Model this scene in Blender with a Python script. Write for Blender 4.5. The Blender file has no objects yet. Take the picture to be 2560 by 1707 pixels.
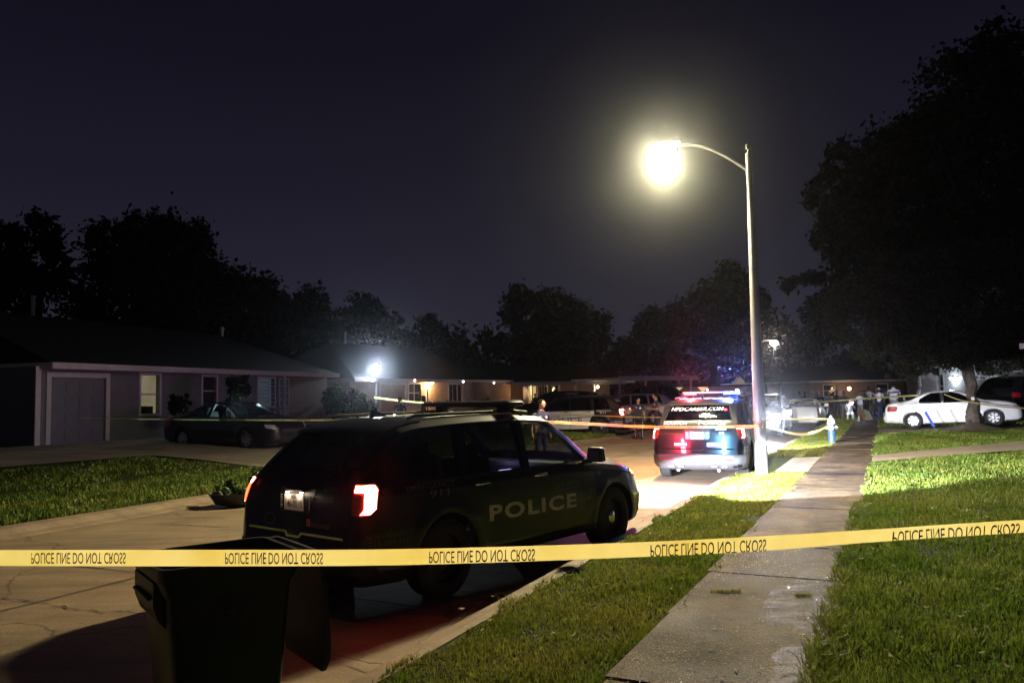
import bpy, bmesh, math, random
import numpy as np
from mathutils import Vector, Matrix, Euler
from mathutils.bvhtree import BVHTree

C = bpy.context.scene.collection
S = bpy.context.scene
R = math.radians

# ------------------------------------------------------------------ camera
CAMH = 1.9
FPX = 1959.2          # focal length in pixels of a 2560 px wide frame
PITCH = math.atan(124 / 1800.0)
ROLL = 0.020
cam_d = bpy.data.cameras.new('camera')
cam_d.lens = 36.0 * FPX / 2560.0
cam_d.sensor_width = 36.0
cam_d.clip_start = 0.05
cam_d.clip_end = 3000
cam = bpy.data.objects.new('camera', cam_d)
C.objects.link(cam)
cam.matrix_world = Matrix.Translation((0, 0, CAMH)) @ Matrix.Rotation(math.pi / 2 + PITCH, 4, 'X') @ Matrix.Rotation(-ROLL, 4, 'Z')
S.camera = cam

# ------------------------------------------------------------------ render / world
S.view_settings.view_transform = 'Standard'
S.view_settings.look = 'None'
S.view_settings.exposure = 0.0
S.view_settings.gamma = 1.0
S.cycles.use_denoising = True
S.cycles.max_bounces = 6
S.cycles.diffuse_bounces = 2
S.cycles.glossy_bounces = 3
S.cycles.transmission_bounces = 4
S.cycles.transparent_max_bounces = 8
S.cycles.volume_bounces = 0
S.cycles.sample_clamp_indirect = 3.0
S.cycles.sample_clamp_direct = 0.0
S.cycles.caustics_reflective = False
S.cycles.caustics_refractive = False
S.cycles.use_light_tree = True

# night sky: dark violet air glowing a little above the town
world = bpy.data.worlds.new('World')
S.world = world
world.use_nodes = True
wt = world.node_tree
for n in list(wt.nodes):
    wt.nodes.remove(n)
wo = wt.nodes.new('ShaderNodeOutputWorld')
bg = wt.nodes.new('ShaderNodeBackground')
tc = wt.nodes.new('ShaderNodeTexCoord')
sx = wt.nodes.new('ShaderNodeSeparateXYZ')
rm = wt.nodes.new('ShaderNodeValToRGB')
wt.links.new(tc.outputs['Generated'], sx.inputs[0])
wt.links.new(sx.outputs['Z'], rm.inputs[0])
wt.links.new(rm.outputs[0], bg.inputs[0])
wt.links.new(bg.outputs[0], wo.inputs[0])
cr_ = rm.color_ramp
cr_.elements[0].position = 0.0
cr_.elements[0].color = (0.032, 0.030, 0.048, 1)
cr_.elements[1].position = 1.0
bg.inputs[1].default_value = .78
cr_.elements[1].color = (0.0035, 0.003, 0.007, 1)
for p_, c_ in ((0.12, (0.023, 0.0215, 0.037)), (0.25, (0.0145, 0.0132, 0.025)), (0.42, (0.0075, 0.0066, 0.0145))):
    e_ = cr_.elements.new(p_)
    e_.color = c_ + (1,)

# ------------------------------------------------------------------ helpers
def ray(px, py):
    u, v = px - 1280, py - 853.5
    c, s = math.cos(ROLL), math.sin(ROLL)
    a, b = u * c - v * s, u * s + v * c
    x, zc = a / FPX, -b / FPX
    cp, sp = math.cos(PITCH), math.sin(PITCH)
    return Vector((x, cp - zc * sp, sp + zc * cp))

def G(px, py, z=0.0):
    """the point of the horizontal plane z that the photo shows at px, py"""
    d = ray(px, py)
    t = (z - CAMH) / d.z
    return Vector((d.x * t, d.y * t, z))

def AT(px, py, dep):
    """a point seen at px, py at depth dep"""
    d = ray(px, py)
    t = dep / d.y
    return Vector((d.x * t, dep, CAMH + d.z * t))

TS, TC = 0.4305, 0.9026
def RS(s, r, z=0.0):
    """street coordinates: s metres up the street, r metres to the right of the camera's line"""
    return Vector((s * TS + r * TC, s * TC - r * TS, z))
def SRof(x, y):
    return x * TS + y * TC, x * TC - y * TS

def tag(o, label=None, cat=None, group=None, kind=None):
    if label: o['label'] = label
    if cat: o['category'] = cat
    if group: o['group'] = group
    if kind: o['kind'] = kind
    return o

def empty(name, loc=(0, 0, 0), rz=0.0, label=None, cat=None, group=None):
    o = bpy.data.objects.new(name, None)
    o.empty_display_size = 0.3
    C.objects.link(o)
    o.location = loc
    o.rotation_euler = (0, 0, rz)
    return tag(o, label, cat, group)

def link_mesh(name, me, mats=None, parent=None, smooth=False, sharp=None):
    o = bpy.data.objects.new(name, me)
    C.objects.link(o)
    if mats is not None:
        if not isinstance(mats, (list, tuple)):
            mats = [mats]
        if len(me.materials): me.materials.clear()
        for m in mats:
            me.materials.append(m)
    if parent is not None:
        o.parent = parent
    if smooth:
        me.polygons.foreach_set('use_smooth', [True] * len(me.polygons))
        if sharp:
            me.set_sharp_from_angle(angle=R(sharp))
    return o

class MB:
    def __init__(s):
        s.v = []; s.f = []; s.m = []
    def add(s, vs, fs, m=0):
        b = len(s.v)
        s.v += [tuple(v) for v in vs]
        s.f += [tuple(b + i for i in f) for f in fs]
        s.m += [m] * len(fs)
        return s
    def box(s, c, d, m=0, rot=None, taper=1.0):
        x, y, z = d[0] / 2, d[1] / 2, d[2] / 2
        vs = [Vector((sx_ * x * (taper if sz > 0 else 1), sy * y * (taper if sz > 0 else 1), sz * z)) for sz in (-1, 1) for sy in (-1, 1) for sx_ in (-1, 1)]
        if rot is not None:
            vs = [rot @ v for v in vs]
        c = Vector(c)
        vs = [v + c for v in vs]
        return s.add(vs, [(0, 2, 3, 1), (4, 5, 7, 6), (0, 1, 5, 4), (2, 6, 7, 3), (0, 4, 6, 2), (1, 3, 7, 5)], m)
    def quad(s, a, b, c, d, m=0):
        return s.add([a, b, c, d], [(0, 1, 2, 3)], m)
    def tube(s, pts, rad, n=8, m=0, cap=True):
        pts = [Vector(p) for p in pts]
        if not isinstance(rad, (list, tuple)):
            rad = [rad] * len(pts)
        vs, fs = [], []
        up = None
        for i, p in enumerate(pts):
            a = pts[max(0, i - 1)]; b = pts[min(len(pts) - 1, i + 1)]
            t = (b - a).normalized() if (b - a).length > 1e-9 else Vector((0, 0, 1))
            if up is None:
                up = Vector((0, 0, 1)) if abs(t.z) < 0.9 else Vector((1, 0, 0))
            u = (up - t * up.dot(t)).normalized(); w = t.cross(u); up = u
            for k in range(n):
                an = 2 * math.pi * k / n
                vs.append(p + (u * math.cos(an) + w * math.sin(an)) * rad[i])
        for i in range(len(pts) - 1):
            for k in range(n):
                k2 = (k + 1) % n
                fs.append((i * n + k, i * n + k2, (i + 1) * n + k2, (i + 1) * n + k))
        if cap:
            fs.append(tuple(reversed(range(n))))
            fs.append(tuple((len(pts) - 1) * n + k for k in range(n)))
        return s.add(vs, fs, m)
    def lathe(s, prof, n=24, m=0, M=None, cap=False):
        """prof: list of (radius, height) about local Z"""
        vs, fs = [], []
        for (r, h) in prof:
            for k in range(n):
                a = 2 * math.pi * k / n
                v = Vector((r * math.cos(a), r * math.sin(a), h))
                vs.append(M @ v if M is not None else v)
        for i in range(len(prof) - 1):
            for k in range(n):
                k2 = (k + 1) % n
                fs.append((i * n + k, i * n + k2, (i + 1) * n + k2, (i + 1) * n + k))
        if cap:
            fs.append(tuple(reversed(range(n))))
            fs.append(tuple((len(prof) - 1) * n + k for k in range(n)))
        return s.add(vs, fs, m)
    def prism(s, poly, fr, to, m=0):
        """poly: 2-D list; fr/to: functions mapping (a,b) to a 3-D point of the two caps"""
        n = len(poly)
        vs = [fr(*p) for p in poly] + [to(*p) for p in poly]
        fs = [tuple(range(n)), tuple(reversed(range(n, 2 * n)))]
        for i in range(n):
            j = (i + 1) % n
            fs.append((i, i + n, j + n, j))
        return s.add(vs, fs, m)
    def mesh(s, name='m'):
        me = bpy.data.meshes.new(name)
        me.from_pydata([tuple(v) for v in s.v], [], s.f)
        if any(s.m):
            me.polygons.foreach_set('material_index', s.m)
        me.update()
        return me
    def build(s, name, mats, parent=None, smooth=False, sharp=35, bevel=0, M=None, fix=True):
        me = s.mesh(name)
        if fix:
            bm = bmesh.new(); bm.from_mesh(me)
            bmesh.ops.recalc_face_normals(bm, faces=bm.faces)
            bm.to_mesh(me); bm.free()
        if M is not None:
            me.transform(M)
        o = link_mesh(name, me, mats, parent, smooth, sharp)
        if bevel:
            md = o.modifiers.new('b', 'BEVEL'); md.width = bevel; md.segments = 2; md.limit_method = 'ANGLE'
        return o

# ------------------------------------------------------------------ materials
def newmat(name):
    m = bpy.data.materials.new(name)
    m.use_nodes = True
    nt = m.node_tree
    p = nt.nodes['Principled BSDF']
    return m, nt, p
def N(nt, t, **kw):
    n = nt.nodes.new(t)
    for k, v in kw.items():
        setattr(n, k, v)
    return n
def mat(name, col, rough=0.6, metal=0.0, var=0.25, scale=6.0, bump=0.0, bscale=60.0, coat=0.0, spec=0.5, trans=0.0):
    """a surface whose colour wanders by var around col, with an optional fine relief"""
    m, nt, p = newmat(name)
    geo = N(nt, 'ShaderNodeTexCoord')
    nz = N(nt, 'ShaderNodeTexNoise'); nz.inputs['Scale'].default_value = scale; nz.inputs['Detail'].default_value = 5
    nt.links.new(geo.outputs['Object'], nz.inputs['Vector'])
    mr = N(nt, 'ShaderNodeMapRange')
    mr.inputs[1].default_value = 0.3; mr.inputs[2].default_value = 0.7
    mr.inputs[3].default_value = 1 - var; mr.inputs[4].default_value = 1 + var
    nt.links.new(nz.outputs['Fac'], mr.inputs[0])
    mx = N(nt, 'ShaderNodeMix', data_type='RGBA', blend_type='MULTIPLY')
    mx.inputs['Factor'].default_value = 1
    mx.inputs[6].default_value = (*col, 1)
    cb = N(nt, 'ShaderNodeCombineColor')
    for i in range(3):
        nt.links.new(mr.outputs[0], cb.inputs[i])
    nt.links.new(cb.outputs[0], mx.inputs[7])
    nt.links.new(mx.outputs[2], p.inputs['Base Color'])
    p.inputs['Roughness'].default_value = rough
    p.inputs['Metallic'].default_value = metal
    p.inputs['Coat Weight'].default_value = coat
    p.inputs['Coat Roughness'].default_value = 0.05
    p.inputs['Specular IOR Level'].default_value = spec
    p.inputs['Transmission Weight'].default_value = trans
    if bump:
        n2 = N(nt, 'ShaderNodeTexNoise'); n2.inputs['Scale'].default_value = bscale; n2.inputs['Detail'].default_value = 3
        nt.links.new(geo.outputs['Object'], n2.inputs['Vector'])
        b = N(nt, 'ShaderNodeBump'); b.inputs['Strength'].default_value = bump; b.inputs['Distance'].default_value = 0.02
        nt.links.new(n2.outputs['Fac'], b.inputs['Height'])
        nt.links.new(b.outputs[0], p.inputs['Normal'])
    return m
def glow(name, col, st):
    m, nt, p = newmat(name)
    p.inputs['Base Color'].default_value = (*[min(1, c) * .5 for c in col], 1)
    p.inputs['Emission Color'].default_value = (*col, 1)
    p.inputs['Emission Strength'].default_value = st
    p.inputs['Roughness'].default_value = .3
    return m
def glass(name, col=(.6, .65, .65), alpha=.75, rough=.03):
    """thin tinted pane: mostly see-through, with a sharp reflection"""
    m, nt, p = newmat(name)
    for n in list(nt.nodes):
        if n.type != 'OUTPUT_MATERIAL': nt.nodes.remove(n)
    out = [n for n in nt.nodes if n.type == 'OUTPUT_MATERIAL'][0]
    tr = N(nt, 'ShaderNodeBsdfTransparent'); tr.inputs[0].default_value = (*[c * alpha for c in col], 1)
    gl = N(nt, 'ShaderNodeBsdfGlossy'); gl.inputs['Roughness'].default_value = rough
    lw = N(nt, 'ShaderNodeLayerWeight'); lw.inputs[0].default_value = .5
    pw = N(nt, 'ShaderNodeMath', operation='POWER'); pw.inputs[1].default_value = 4.0
    ma = N(nt, 'ShaderNodeMath', operation='MULTIPLY_ADD'); ma.inputs[1].default_value = .92; ma.inputs[2].default_value = .04
    nt.links.new(lw.outputs['Facing'], pw.inputs[0]); nt.links.new(pw.outputs[0], ma.inputs[0])
    mx = N(nt, 'ShaderNodeMixShader')
    nt.links.new(ma.outputs[0], mx.inputs[0]); nt.links.new(tr.outputs[0], mx.inputs[1]); nt.links.new(gl.outputs[0], mx.inputs[2])
    nt.links.new(mx.outputs[0], out.inputs[0])
    return m

MT = {}
MT['paint_black'] = mat('black car paint', (.006, .006, .007), .34, 0, .15, 3, coat=.45, spec=.3)
MT['paint_white'] = mat('white car paint', (.75, .75, .76), .3, 0, .04, 3, coat=1)
MT['paint_dark'] = mat('dark car paint', (.010, .011, .013), .34, 0, .15, 3, coat=.5, spec=.3)
MT['paint_silver'] = mat('silver car paint', (.42, .43, .45), .3, .3, .06, 3, coat=1)
MT['plastic'] = mat('black plastic trim', (.018, .018, .019), .55, 0, .2, 12, .15, 200)
MT['bumper_grey'] = mat('grey bumper plastic', (.055, .055, .06), .5, 0, .1, 10, .1, 200)
MT['tyre'] = mat('tyre rubber', (.017, .017, .018), .8, 0, .3, 20, .2, 90)
MT['steel_wheel'] = mat('black steel wheel', (.03, .03, .032), .45, .3, .2, 15)
MT['alloy'] = mat('alloy wheel', (.55, .56, .58), .35, .8, .1, 10)
MT['chrome'] = mat('chrome', (.7, .7, .7), .12, 1, .05, 20)
MT['cabin'] = mat('car interior', (.09, .09, .095), .8, 0, .3, 8)
MT['seat'] = mat('seat cloth', (.10, .10, .11), .9, 0, .3, 30, .3, 120)
MT['pane'] = glass('car window glass', (.55, .6, .6), .75)
MT['tint'] = glass('dark tinted glass', (.25, .27, .3), .25)
MT['house_pane'] = glass('house window glass', (.8, .85, .85), .8)
MT['decal_grey'] = mat('grey reflective lettering', (.75, .67, .55), .6, 0, .12, 30)
MT['decal_dim'] = mat('dull grey lettering', (.13, .125, .125), .6, 0, .25, 30)
MT['decal_faint'] = mat('faint grey lettering', (.055, .052, .053), .6, 0, .3, 30)
MT['decal_white'] = mat('white reflective lettering', (.8, .8, .8), .5, 0, .08, 30)
MT['decal_gold'] = mat('dull gold lettering', (.20, .17, .11), .5, 0, .15, 30)
MT['decal_black'] = mat('black print', (.012, .011, .010), .6, 0, .2, 30)
MT['plate'] = mat('licence plate enamel', (.72, .68, .62), .5, 0, .05, 20)
MT['red_lens'] = mat('red lamp lens', (.25, .008, .008), .15, 0, .1, 40, .4, 160, coat=1)
MT['clear_lens'] = mat('clear lamp lens', (.45, .46, .5), .12, 0, .1, 40, .3, 160, coat=1)
MT['amber_lens'] = mat('amber lens', (.7, .25, .02), .2, 0, .1, 40)
MT['tail_glow'] = glow('lit tail lamp', (1, .11, .07), 75)
MT['tail_glow_soft'] = glow('lit tail lamp side', (1, .10, .03), 6)
MT['red_led'] = glow('red flashing lamp', (1, .018, .03), 45)
MT['blue_led'] = glow('blue flashing lamp', (.012, .035, 1), 60)
MT['cyan_led'] = glow('pale blue flashing lamp', (.03, .35, 1), 24)
MT['white_led'] = glow('white lamp', (.85, .9, 1), 60)
MT['hot_led'] = glow('blazing headlight', (.85, .9, 1), 700)
MT['amber_led'] = glow('amber lamp', (1, .35, .08), 10)
# ------------------------------------------------------------------ ground
def lerp_tab(t, x):
    if x <= t[0][0]: return t[0][1]
    for i in range(len(t) - 1):
        if x <= t[i + 1][0]:
            f = (x - t[i][0]) / (t[i + 1][0] - t[i][0])
            return t[i][1] + f * (t[i + 1][1] - t[i][1])
    return t[-1][1]
LCURB = [(-30, -12.0), (20, -11.9), (26, -11.5), (32, -10.6), (60, -10.8), (500, -11.5)]
RCURB = -3.0
def rl(s): return lerp_tab(LCURB, s)
def wob(a, b):
    return .5 * math.sin(a * 1.3 + 2 * b) + .3 * math.sin(a * 2.9 - b * 1.7) + .2 * math.sin(b * 4.1 + a * .7)
def zg(s, r):
    """height of the soil / kerb tops"""
    l = rl(s)
    if r > RCURB:
        return lerp_tab([(RCURB, .12), (-1.62, .165), (-.45, .175), (0, .20), (1.5, .25), (8, .42), (20, .5), (60, .6)], r)
    if r < l:
        return lerp_tab([(-80, .8), (-22, .68), (-16, .42), (-12.5, .19), (-11.9, .13)], r - l - 11.9 if r - l < 0 else -11.9)
    return -.05

def grid_sheet(name, ss, rs, zf, m, label=None, kind='structure'):
    vs = [RS(s, r(s) if callable(r) else r, zf(s, r(s) if callable(r) else r)) for s in ss for r in rs]
    n = len(rs)
    fs = [(i * n + j, i * n + j + 1, (i + 1) * n + j + 1, (i + 1) * n + j) for i in range(len(ss) - 1) for j in range(n - 1)]
    b = MB(); b.add(vs, fs)
    o = b.build(name, m, smooth=True, sharp=60, fix=False)
    # make sure the faces look up
    if o.data.polygons[0].normal.z < 0: o.data.flip_normals()
    if kind: o['kind'] = kind
    if label: o['label'] = label
    return o
def seq(a, b, st):
    n = max(1, int(math.ceil((b - a) / st)))
    return [a + (b - a) * i / n for i in range(n + 1)]

# soil / turf base
def soil_mat():
    m, nt, p = newmat('turf soil')
    tc_ = N(nt, 'ShaderNodeTexCoord')
    n1 = N(nt, 'ShaderNodeTexNoise'); n1.inputs['Scale'].default_value = 1.2; n1.inputs['Detail'].default_value = 8
    n2 = N(nt, 'ShaderNodeTexNoise'); n2.inputs['Scale'].default_value = 45; n2.inputs['Detail'].default_value = 6
    nt.links.new(tc_.outputs['Object'], n1.inputs['Vector']); nt.links.new(tc_.outputs['Object'], n2.inputs['Vector'])
    a = N(nt, 'ShaderNodeMix', data_type='RGBA'); a.inputs[6].default_value = (.030, .055, .010, 1); a.inputs[7].default_value = (.06, .07, .018, 1)
    nt.links.new(n1.outputs['Fac'], a.inputs['Factor'])
    b = N(nt, 'ShaderNodeMix', data_type='RGBA', blend_type='MULTIPLY'); b.inputs['Factor'].default_value = 1
    r_ = N(nt, 'ShaderNodeValToRGB'); r_.color_ramp.elements[0].position = .35; r_.color_ramp.elements[0].color = (.3, .3, .3, 1); r_.color_ramp.elements[1].position = .65; r_.color_ramp.elements[1].color = (1.4, 1.4, 1.3, 1)
    nt.links.new(n2.outputs['Fac'], r_.inputs[0]); nt.links.new(a.outputs[2], b.inputs[6]); nt.links.new(r_.outputs[0], b.inputs[7])
    nt.links.new(b.outputs[2], p.inputs['Base Color'])
    bp = N(nt, 'ShaderNodeBump'); bp.inputs['Strength'].default_value = 1; bp.inputs['Distance'].default_value = .05
    nt.links.new(n2.outputs['Fac'], bp.inputs['Height']); nt.links.new(bp.outputs[0], p.inputs['Normal'])
    p.inputs['Roughness'].default_value = .9; p.inputs['Specular IOR Level'].default_value = .15
    return m
MT['soil'] = soil_mat()

def concrete(name, col, wet=0.0, jitter=.25, crack=1.0, glint=0.0, crack_scale=.35):
    """poured concrete: blotches, stains, thin wandering cracks; wet patches gloss it"""
    m, nt, p = newmat(name)
    tc_ = N(nt, 'ShaderNodeTexCoord')
    n1 = N(nt, 'ShaderNodeTexNoise'); n1.inputs['Scale'].default_value = .7; n1.inputs['Detail'].default_value = 9; n1.inputs['Roughness'].default_value = .65
    n2 = N(nt, 'ShaderNodeTexNoise'); n2.inputs['Scale'].default_value = 60; n2.inputs['Detail'].default_value = 5
    mp = N(nt, 'ShaderNodeMapping'); mp.inputs['Rotation'].default_value = (0, 0, R(-64.5)); mp.inputs['Scale'].default_value = (.35, 2.2, 1) if not wet else (1, 1.2, 1)
    n3 = N(nt, 'ShaderNodeTexNoise'); n3.inputs['Scale'].default_value = 1.6; n3.inputs['Detail'].default_value = 7
    nt.links.new(tc_.outputs['Object'], mp.inputs[0]); nt.links.new(mp.outputs[0], n3.inputs['Vector'])
    for n_ in (n1, n2): nt.links.new(tc_.outputs['Object'], n_.inputs['Vector'])
    def ramp(src, p0, c0, p1, c1):
        r_ = N(nt, 'ShaderNodeValToRGB')
        r_.color_ramp.elements[0].position = p0; r_.color_ramp.elements[0].color = (c0, c0, c0, 1)
        r_.color_ramp.elements[1].position = p1; r_.color_ramp.elements[1].color = (c1, c1, c1, 1)
        nt.links.new(src, r_.inputs[0]); return r_.outputs[0]
    def mul(a, b):
        x = N(nt, 'ShaderNodeMix', data_type='RGBA', blend_type='MULTIPLY'); x.inputs['Factor'].default_value = 1
        if isinstance(a, tuple): x.inputs[6].default_value = (*a, 1)
        else: nt.links.new(a, x.inputs[6])
        nt.links.new(b, x.inputs[7]); return x.outputs[2]
    c = mul(col, ramp(n1.outputs['Fac'], .3, 1 - jitter, .7, 1 + jitter))
    c = mul(c, ramp(n2.outputs['Fac'], .3, .8, .7, 1.15))
    c = mul(c, ramp(n3.outputs['Fac'], .32, .72, .6, 1.08))
    p.inputs['Specular IOR Level'].default_value = .3 if not wet else .2
    # cracks
    nd = N(nt, 'ShaderNodeTexNoise'); nd.inputs['Scale'].default_value = 1.1; nd.inputs['Detail'].default_value = 6
    nt.links.new(tc_.outputs['Object'], nd.inputs['Vector'])
    vm = N(nt, 'ShaderNodeVectorMath', operation='MULTIPLY_ADD'); vm.inputs[1].default_value = (1.1, 1.1, 0)
    nt.links.new(nd.outputs['Color'], vm.inputs[0]); nt.links.new(tc_.outputs['Object'], vm.inputs[2])
    vo = N(nt, 'ShaderNodeTexVoronoi', feature='DISTANCE_TO_EDGE'); vo.inputs['Scale'].default_value = crack_scale
    nt.links.new(vm.outputs[0], vo.inputs['Vector'])
    if crack:
        c = mul(c, ramp(vo.outputs['Distance'], .0015, 1 - .65 * crack, .005, 1.0))
    nt.links.new(c, p.inputs['Base Color'])
    if wet:     # blotchy stains of the old pavement
        n5 = N(nt, 'ShaderNodeTexNoise'); n5.inputs['Scale'].default_value = 3.1; n5.inputs['Detail'].default_value = 10; n5.inputs['Roughness'].default_value = .7
        nt.links.new(tc_.outputs['Object'], n5.inputs['Vector']); c = mul(c, ramp(n5.outputs['Fac'], .36, .45, .58, 1.25))
        n6 = N(nt, 'ShaderNodeTexNoise'); n6.inputs['Scale'].default_value = 120; n6.inputs['Detail'].default_value = 2
        nt.links.new(tc_.outputs['Object'], n6.inputs['Vector']); c = mul(c, ramp(n6.outputs['Fac'], .4, .6, .6, 1.5))
    bp = N(nt, 'ShaderNodeBump'); bp.inputs['Strength'].default_value = .8 if wet else .35; bp.inputs['Distance'].default_value = .01
    nt.links.new(n2.outputs['Fac'], bp.inputs['Height'])
    if wet:
        wn = N(nt, 'ShaderNodeTexNoise'); wn.inputs['Scale'].default_value = .9; wn.inputs['Detail'].default_value = 5
        nt.links.new(tc_.outputs['Object'], wn.inputs['Vector'])
        ro = ramp(wn.outputs['Fac'], .42, .85, .55, .80 - .42 * wet)
        nt.links.new(ro, p.inputs['Roughness'])
        n4 = N(nt, 'ShaderNodeTexNoise'); n4.inputs['Scale'].default_value = 14; n4.inputs['Detail'].default_value = 3
        nt.links.new(tc_.outputs['Object'], n4.inputs['Vector'])
        b2 = N(nt, 'ShaderNodeBump'); b2.inputs['Strength'].default_value = .25; b2.inputs['Distance'].default_value = .02
        nt.links.new(n4.outputs['Fac'], b2.inputs['Height']); nt.links.new(bp.outputs[0], b2.inputs['Normal'])
        nt.links.new(b2.outputs[0], p.inputs['Normal'])
        dk = ramp(wn.outputs['Fac'], .42, 1.0, .55, .62)
        nt.links.new(mul(c, dk), p.inputs['Base Color'])
    else:
        p.inputs['Roughness'].default_value = .75
        nt.links.new(bp.outputs[0], p.inputs['Normal'])
    return m
MT['road'] = concrete('road concrete', (.25, .178, .112), crack=1.0)
MT['kerb'] = concrete('kerb concrete', (.27, .20, .132), crack=.5, crack_scale=1.1)
MT['walk'] = concrete('damp pavement concrete', (.13, .096, .066), wet=.12, crack=.4, jitter=.45)
MT['drive'] = concrete('driveway concrete', (.30, .255, .20), crack=.6)
MT['joint'] = mat('joint filler', (.03, .028, .022), .9, 0, .4, 20)

SS = seq(-12, 60, 1.0) + seq(62, 200, 6) + [260, 340, 500, 900]
rs_ = [-400, -200, -90, -60, -45, -36, -30, -26, -22, -19, -16, -14, -12.9, -12.2, -12.02]
def mk(d): return lambda s: rl(s) + d
rows = [-600, -200, -80, -50, -36] + [mk(d) for d in (-18, -14, -10, -7, -4, -2.2, -1.1, -.6, -.3, 0.02, .3)] + [-7.5, RCURB - .3] + \
       [RCURB + .02, -2.6, -2.1, -1.62, -.45, 0, .6, 1.5, 3, 5, 8, 12, 20, 35, 60, 120, 600]
def zsoil(s, r):
    l = rl(s)
    if l < r < RCURB: return -.06
    z = zg(s, r)
    if -1.66 < r < -.44: return z - .035
    if s < 60 and (r > 0.2 or r < l - .5): z += .035 * wob(s * .9, r * .8)
    return z - .012
grid_sheet('ground', SS, rows, zsoil, MT['soil'])
# road, with a slight crown
grid_sheet('road', SS, [mk(-.02)] + [mk(d) for d in (.5, 1.5, 3.0)] + [-5.5, -4.4, -3.45, RCURB + .02],
           lambda s, r: .035 * math.sin(math.pi * min(1, max(0, (r - rl(s)) / (RCURB - rl(s))))) - .02 - (.04 if r > -4 else 0), MT['road'])
# kerbs: mountable, rising 12 cm over 30 cm
def kerb(name, side):
    def zk(k): return [-.08, -.05 if side > 0 else 0, .03, .105, .125, .122, .05][k]
    b = MB()
    off = [-.46, -.44, -.30, -.18, -.05, .02, .04]
    for si in range(len(SS) - 1):
        for k in range(6):
            q = []
            for (s, kk) in ((SS[si], k), (SS[si], k + 1), (SS[si + 1], k + 1), (SS[si + 1], k)):
                r = RCURB + off[kk] if side > 0 else rl(s) - off[kk]
                z = zk(kk)
                if side > 0:
                    d = 0
                    for (a, c) in ((17.8, 22.2), (-9, -3)):
                        if a < s < c: d = 1
                    if d and kk in (2, 3, 4, 5): z = [0, 0, .02, .04, .06, .08][kk]
                else:
                    for (a, c) in ((14.5, 18.5), (32.5, 38.5)):
                        if a < s < c and kk in (2, 3, 4, 5): z = [0, 0, .02, .04, .06, .08][kk]
                q.append(RS(s, r, z))
            b.quad(*q)
    o = b.build(name, MT['kerb'], smooth=True, sharp=50)
    o['kind'] = 'structure'
    return o
kerb('kerb', 1)
kerb('kerb', -1)

# pavement slabs (each about 1.5 m long, a little uneven), one structure
rnd = random.Random(3)
b = MB()
s = -6.0
while s < 70:
    L = 1.52
    h0 = .185 + rnd.uniform(-.006, .006); tl = rnd.uniform(-.006, .006)
    e0, e1 = rnd.uniform(-.008, .008), rnd.uniform(-.008, .008)
    a = RS(s + .012, -1.64 + e0, h0); c = RS(s + L - .012, -1.62 + e1, h0 + tl)
    d = RS(s + L - .012, -.43 + e1, h0 + tl); e = RS(s + .012, -.43 + e0, h0)
    lo = Vector((0, 0, -.12))
    b.add([a, c, d, e, a + lo, c + lo, d + lo, e + lo], [(3, 2, 1, 0), (0, 1, 5, 4), (1, 2, 6, 5), (2, 3, 7, 6), (3, 0, 4, 7)])
    s += L
o = b.build('pavement', MT['walk']); o['kind'] = 'structure'

MT['wet'] = concrete('wet pavement film', (.07, .052, .036), wet=1.0, crack=0)
for n_ in MT['wet'].node_tree.nodes:
    if n_.type == 'BSDF_PRINCIPLED':
        for l_ in list(n_.inputs['Roughness'].links): MT['wet'].node_tree.links.remove(l_)
        n_.inputs['Roughness'].default_value = .42; n_.inputs['Specular IOR Level'].default_value = .16
        nt_ = MT['wet'].node_tree; tcw = N(nt_, 'ShaderNodeTexCoord'); mpw = N(nt_, 'ShaderNodeMapping'); mpw.inputs['Rotation'].default_value = (0, 0, R(-64.5)); mpw.inputs['Scale'].default_value = (1.6, 8.0, 1)
        nw = N(nt_, 'ShaderNodeTexNoise'); nw.inputs['Scale'].default_value = 1.6; nw.inputs['Detail'].default_value = 8; nw.inputs['Roughness'].default_value = .7
        rw = N(nt_, 'ShaderNodeMapRange'); rw.inputs[1].default_value = .44; rw.inputs[2].default_value = .60; rw.inputs[3].default_value = 0; rw.inputs[4].default_value = .26
        nt_.links.new(tcw.outputs['Object'], mpw.inputs[0]); nt_.links.new(mpw.outputs[0], nw.inputs['Vector']); nt_.links.new(nw.outputs['Fac'], rw.inputs[0]); nt_.links.new(rw.outputs[0], n_.inputs['Alpha'])
b = MB()
for (cs, cr, ls, lr, sd) in ((6.9, -.72, .95, .24, 1), (9.4, -.74, .75, .24, 2), (10.9, -.8, .5, .28, 3), (5.2, -.62, .5, .12, 4)):
    pts = []
    for i in range(26):
        a = 2 * math.pi * i / 26; q = 1 + .16 * math.sin(3 * a + sd) + .10 * math.sin(5 * a + sd * 2) + .06 * math.sin(9 * a)
        pts.append(RS(cs + ls * q * math.cos(a), min(-.46, cr + lr * q * math.sin(a)), .1965))
    b.add(pts, [tuple(range(26))])
o = b.build('wet_patch', MT['wet'], fix=False)
if o.data.polygons[0].normal.z < 0: o.data.flip_normals()
o['kind'] = 'structure'

def poly_sheet(name, pts, m, kind='structure'):
    """flat paved piece through the given 3-D points with a thin edge"""
    n = len(pts)
    b = MB()
    b.add(list(pts) + [Vector(p) - Vector((0, 0, .1)) for p in pts], [tuple(range(n))] + [(i, (i + 1) % n, n + (i + 1) % n, n + i) for i in range(n)])
    o = b.build(name, m); o['kind'] = kind
    return o
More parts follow.
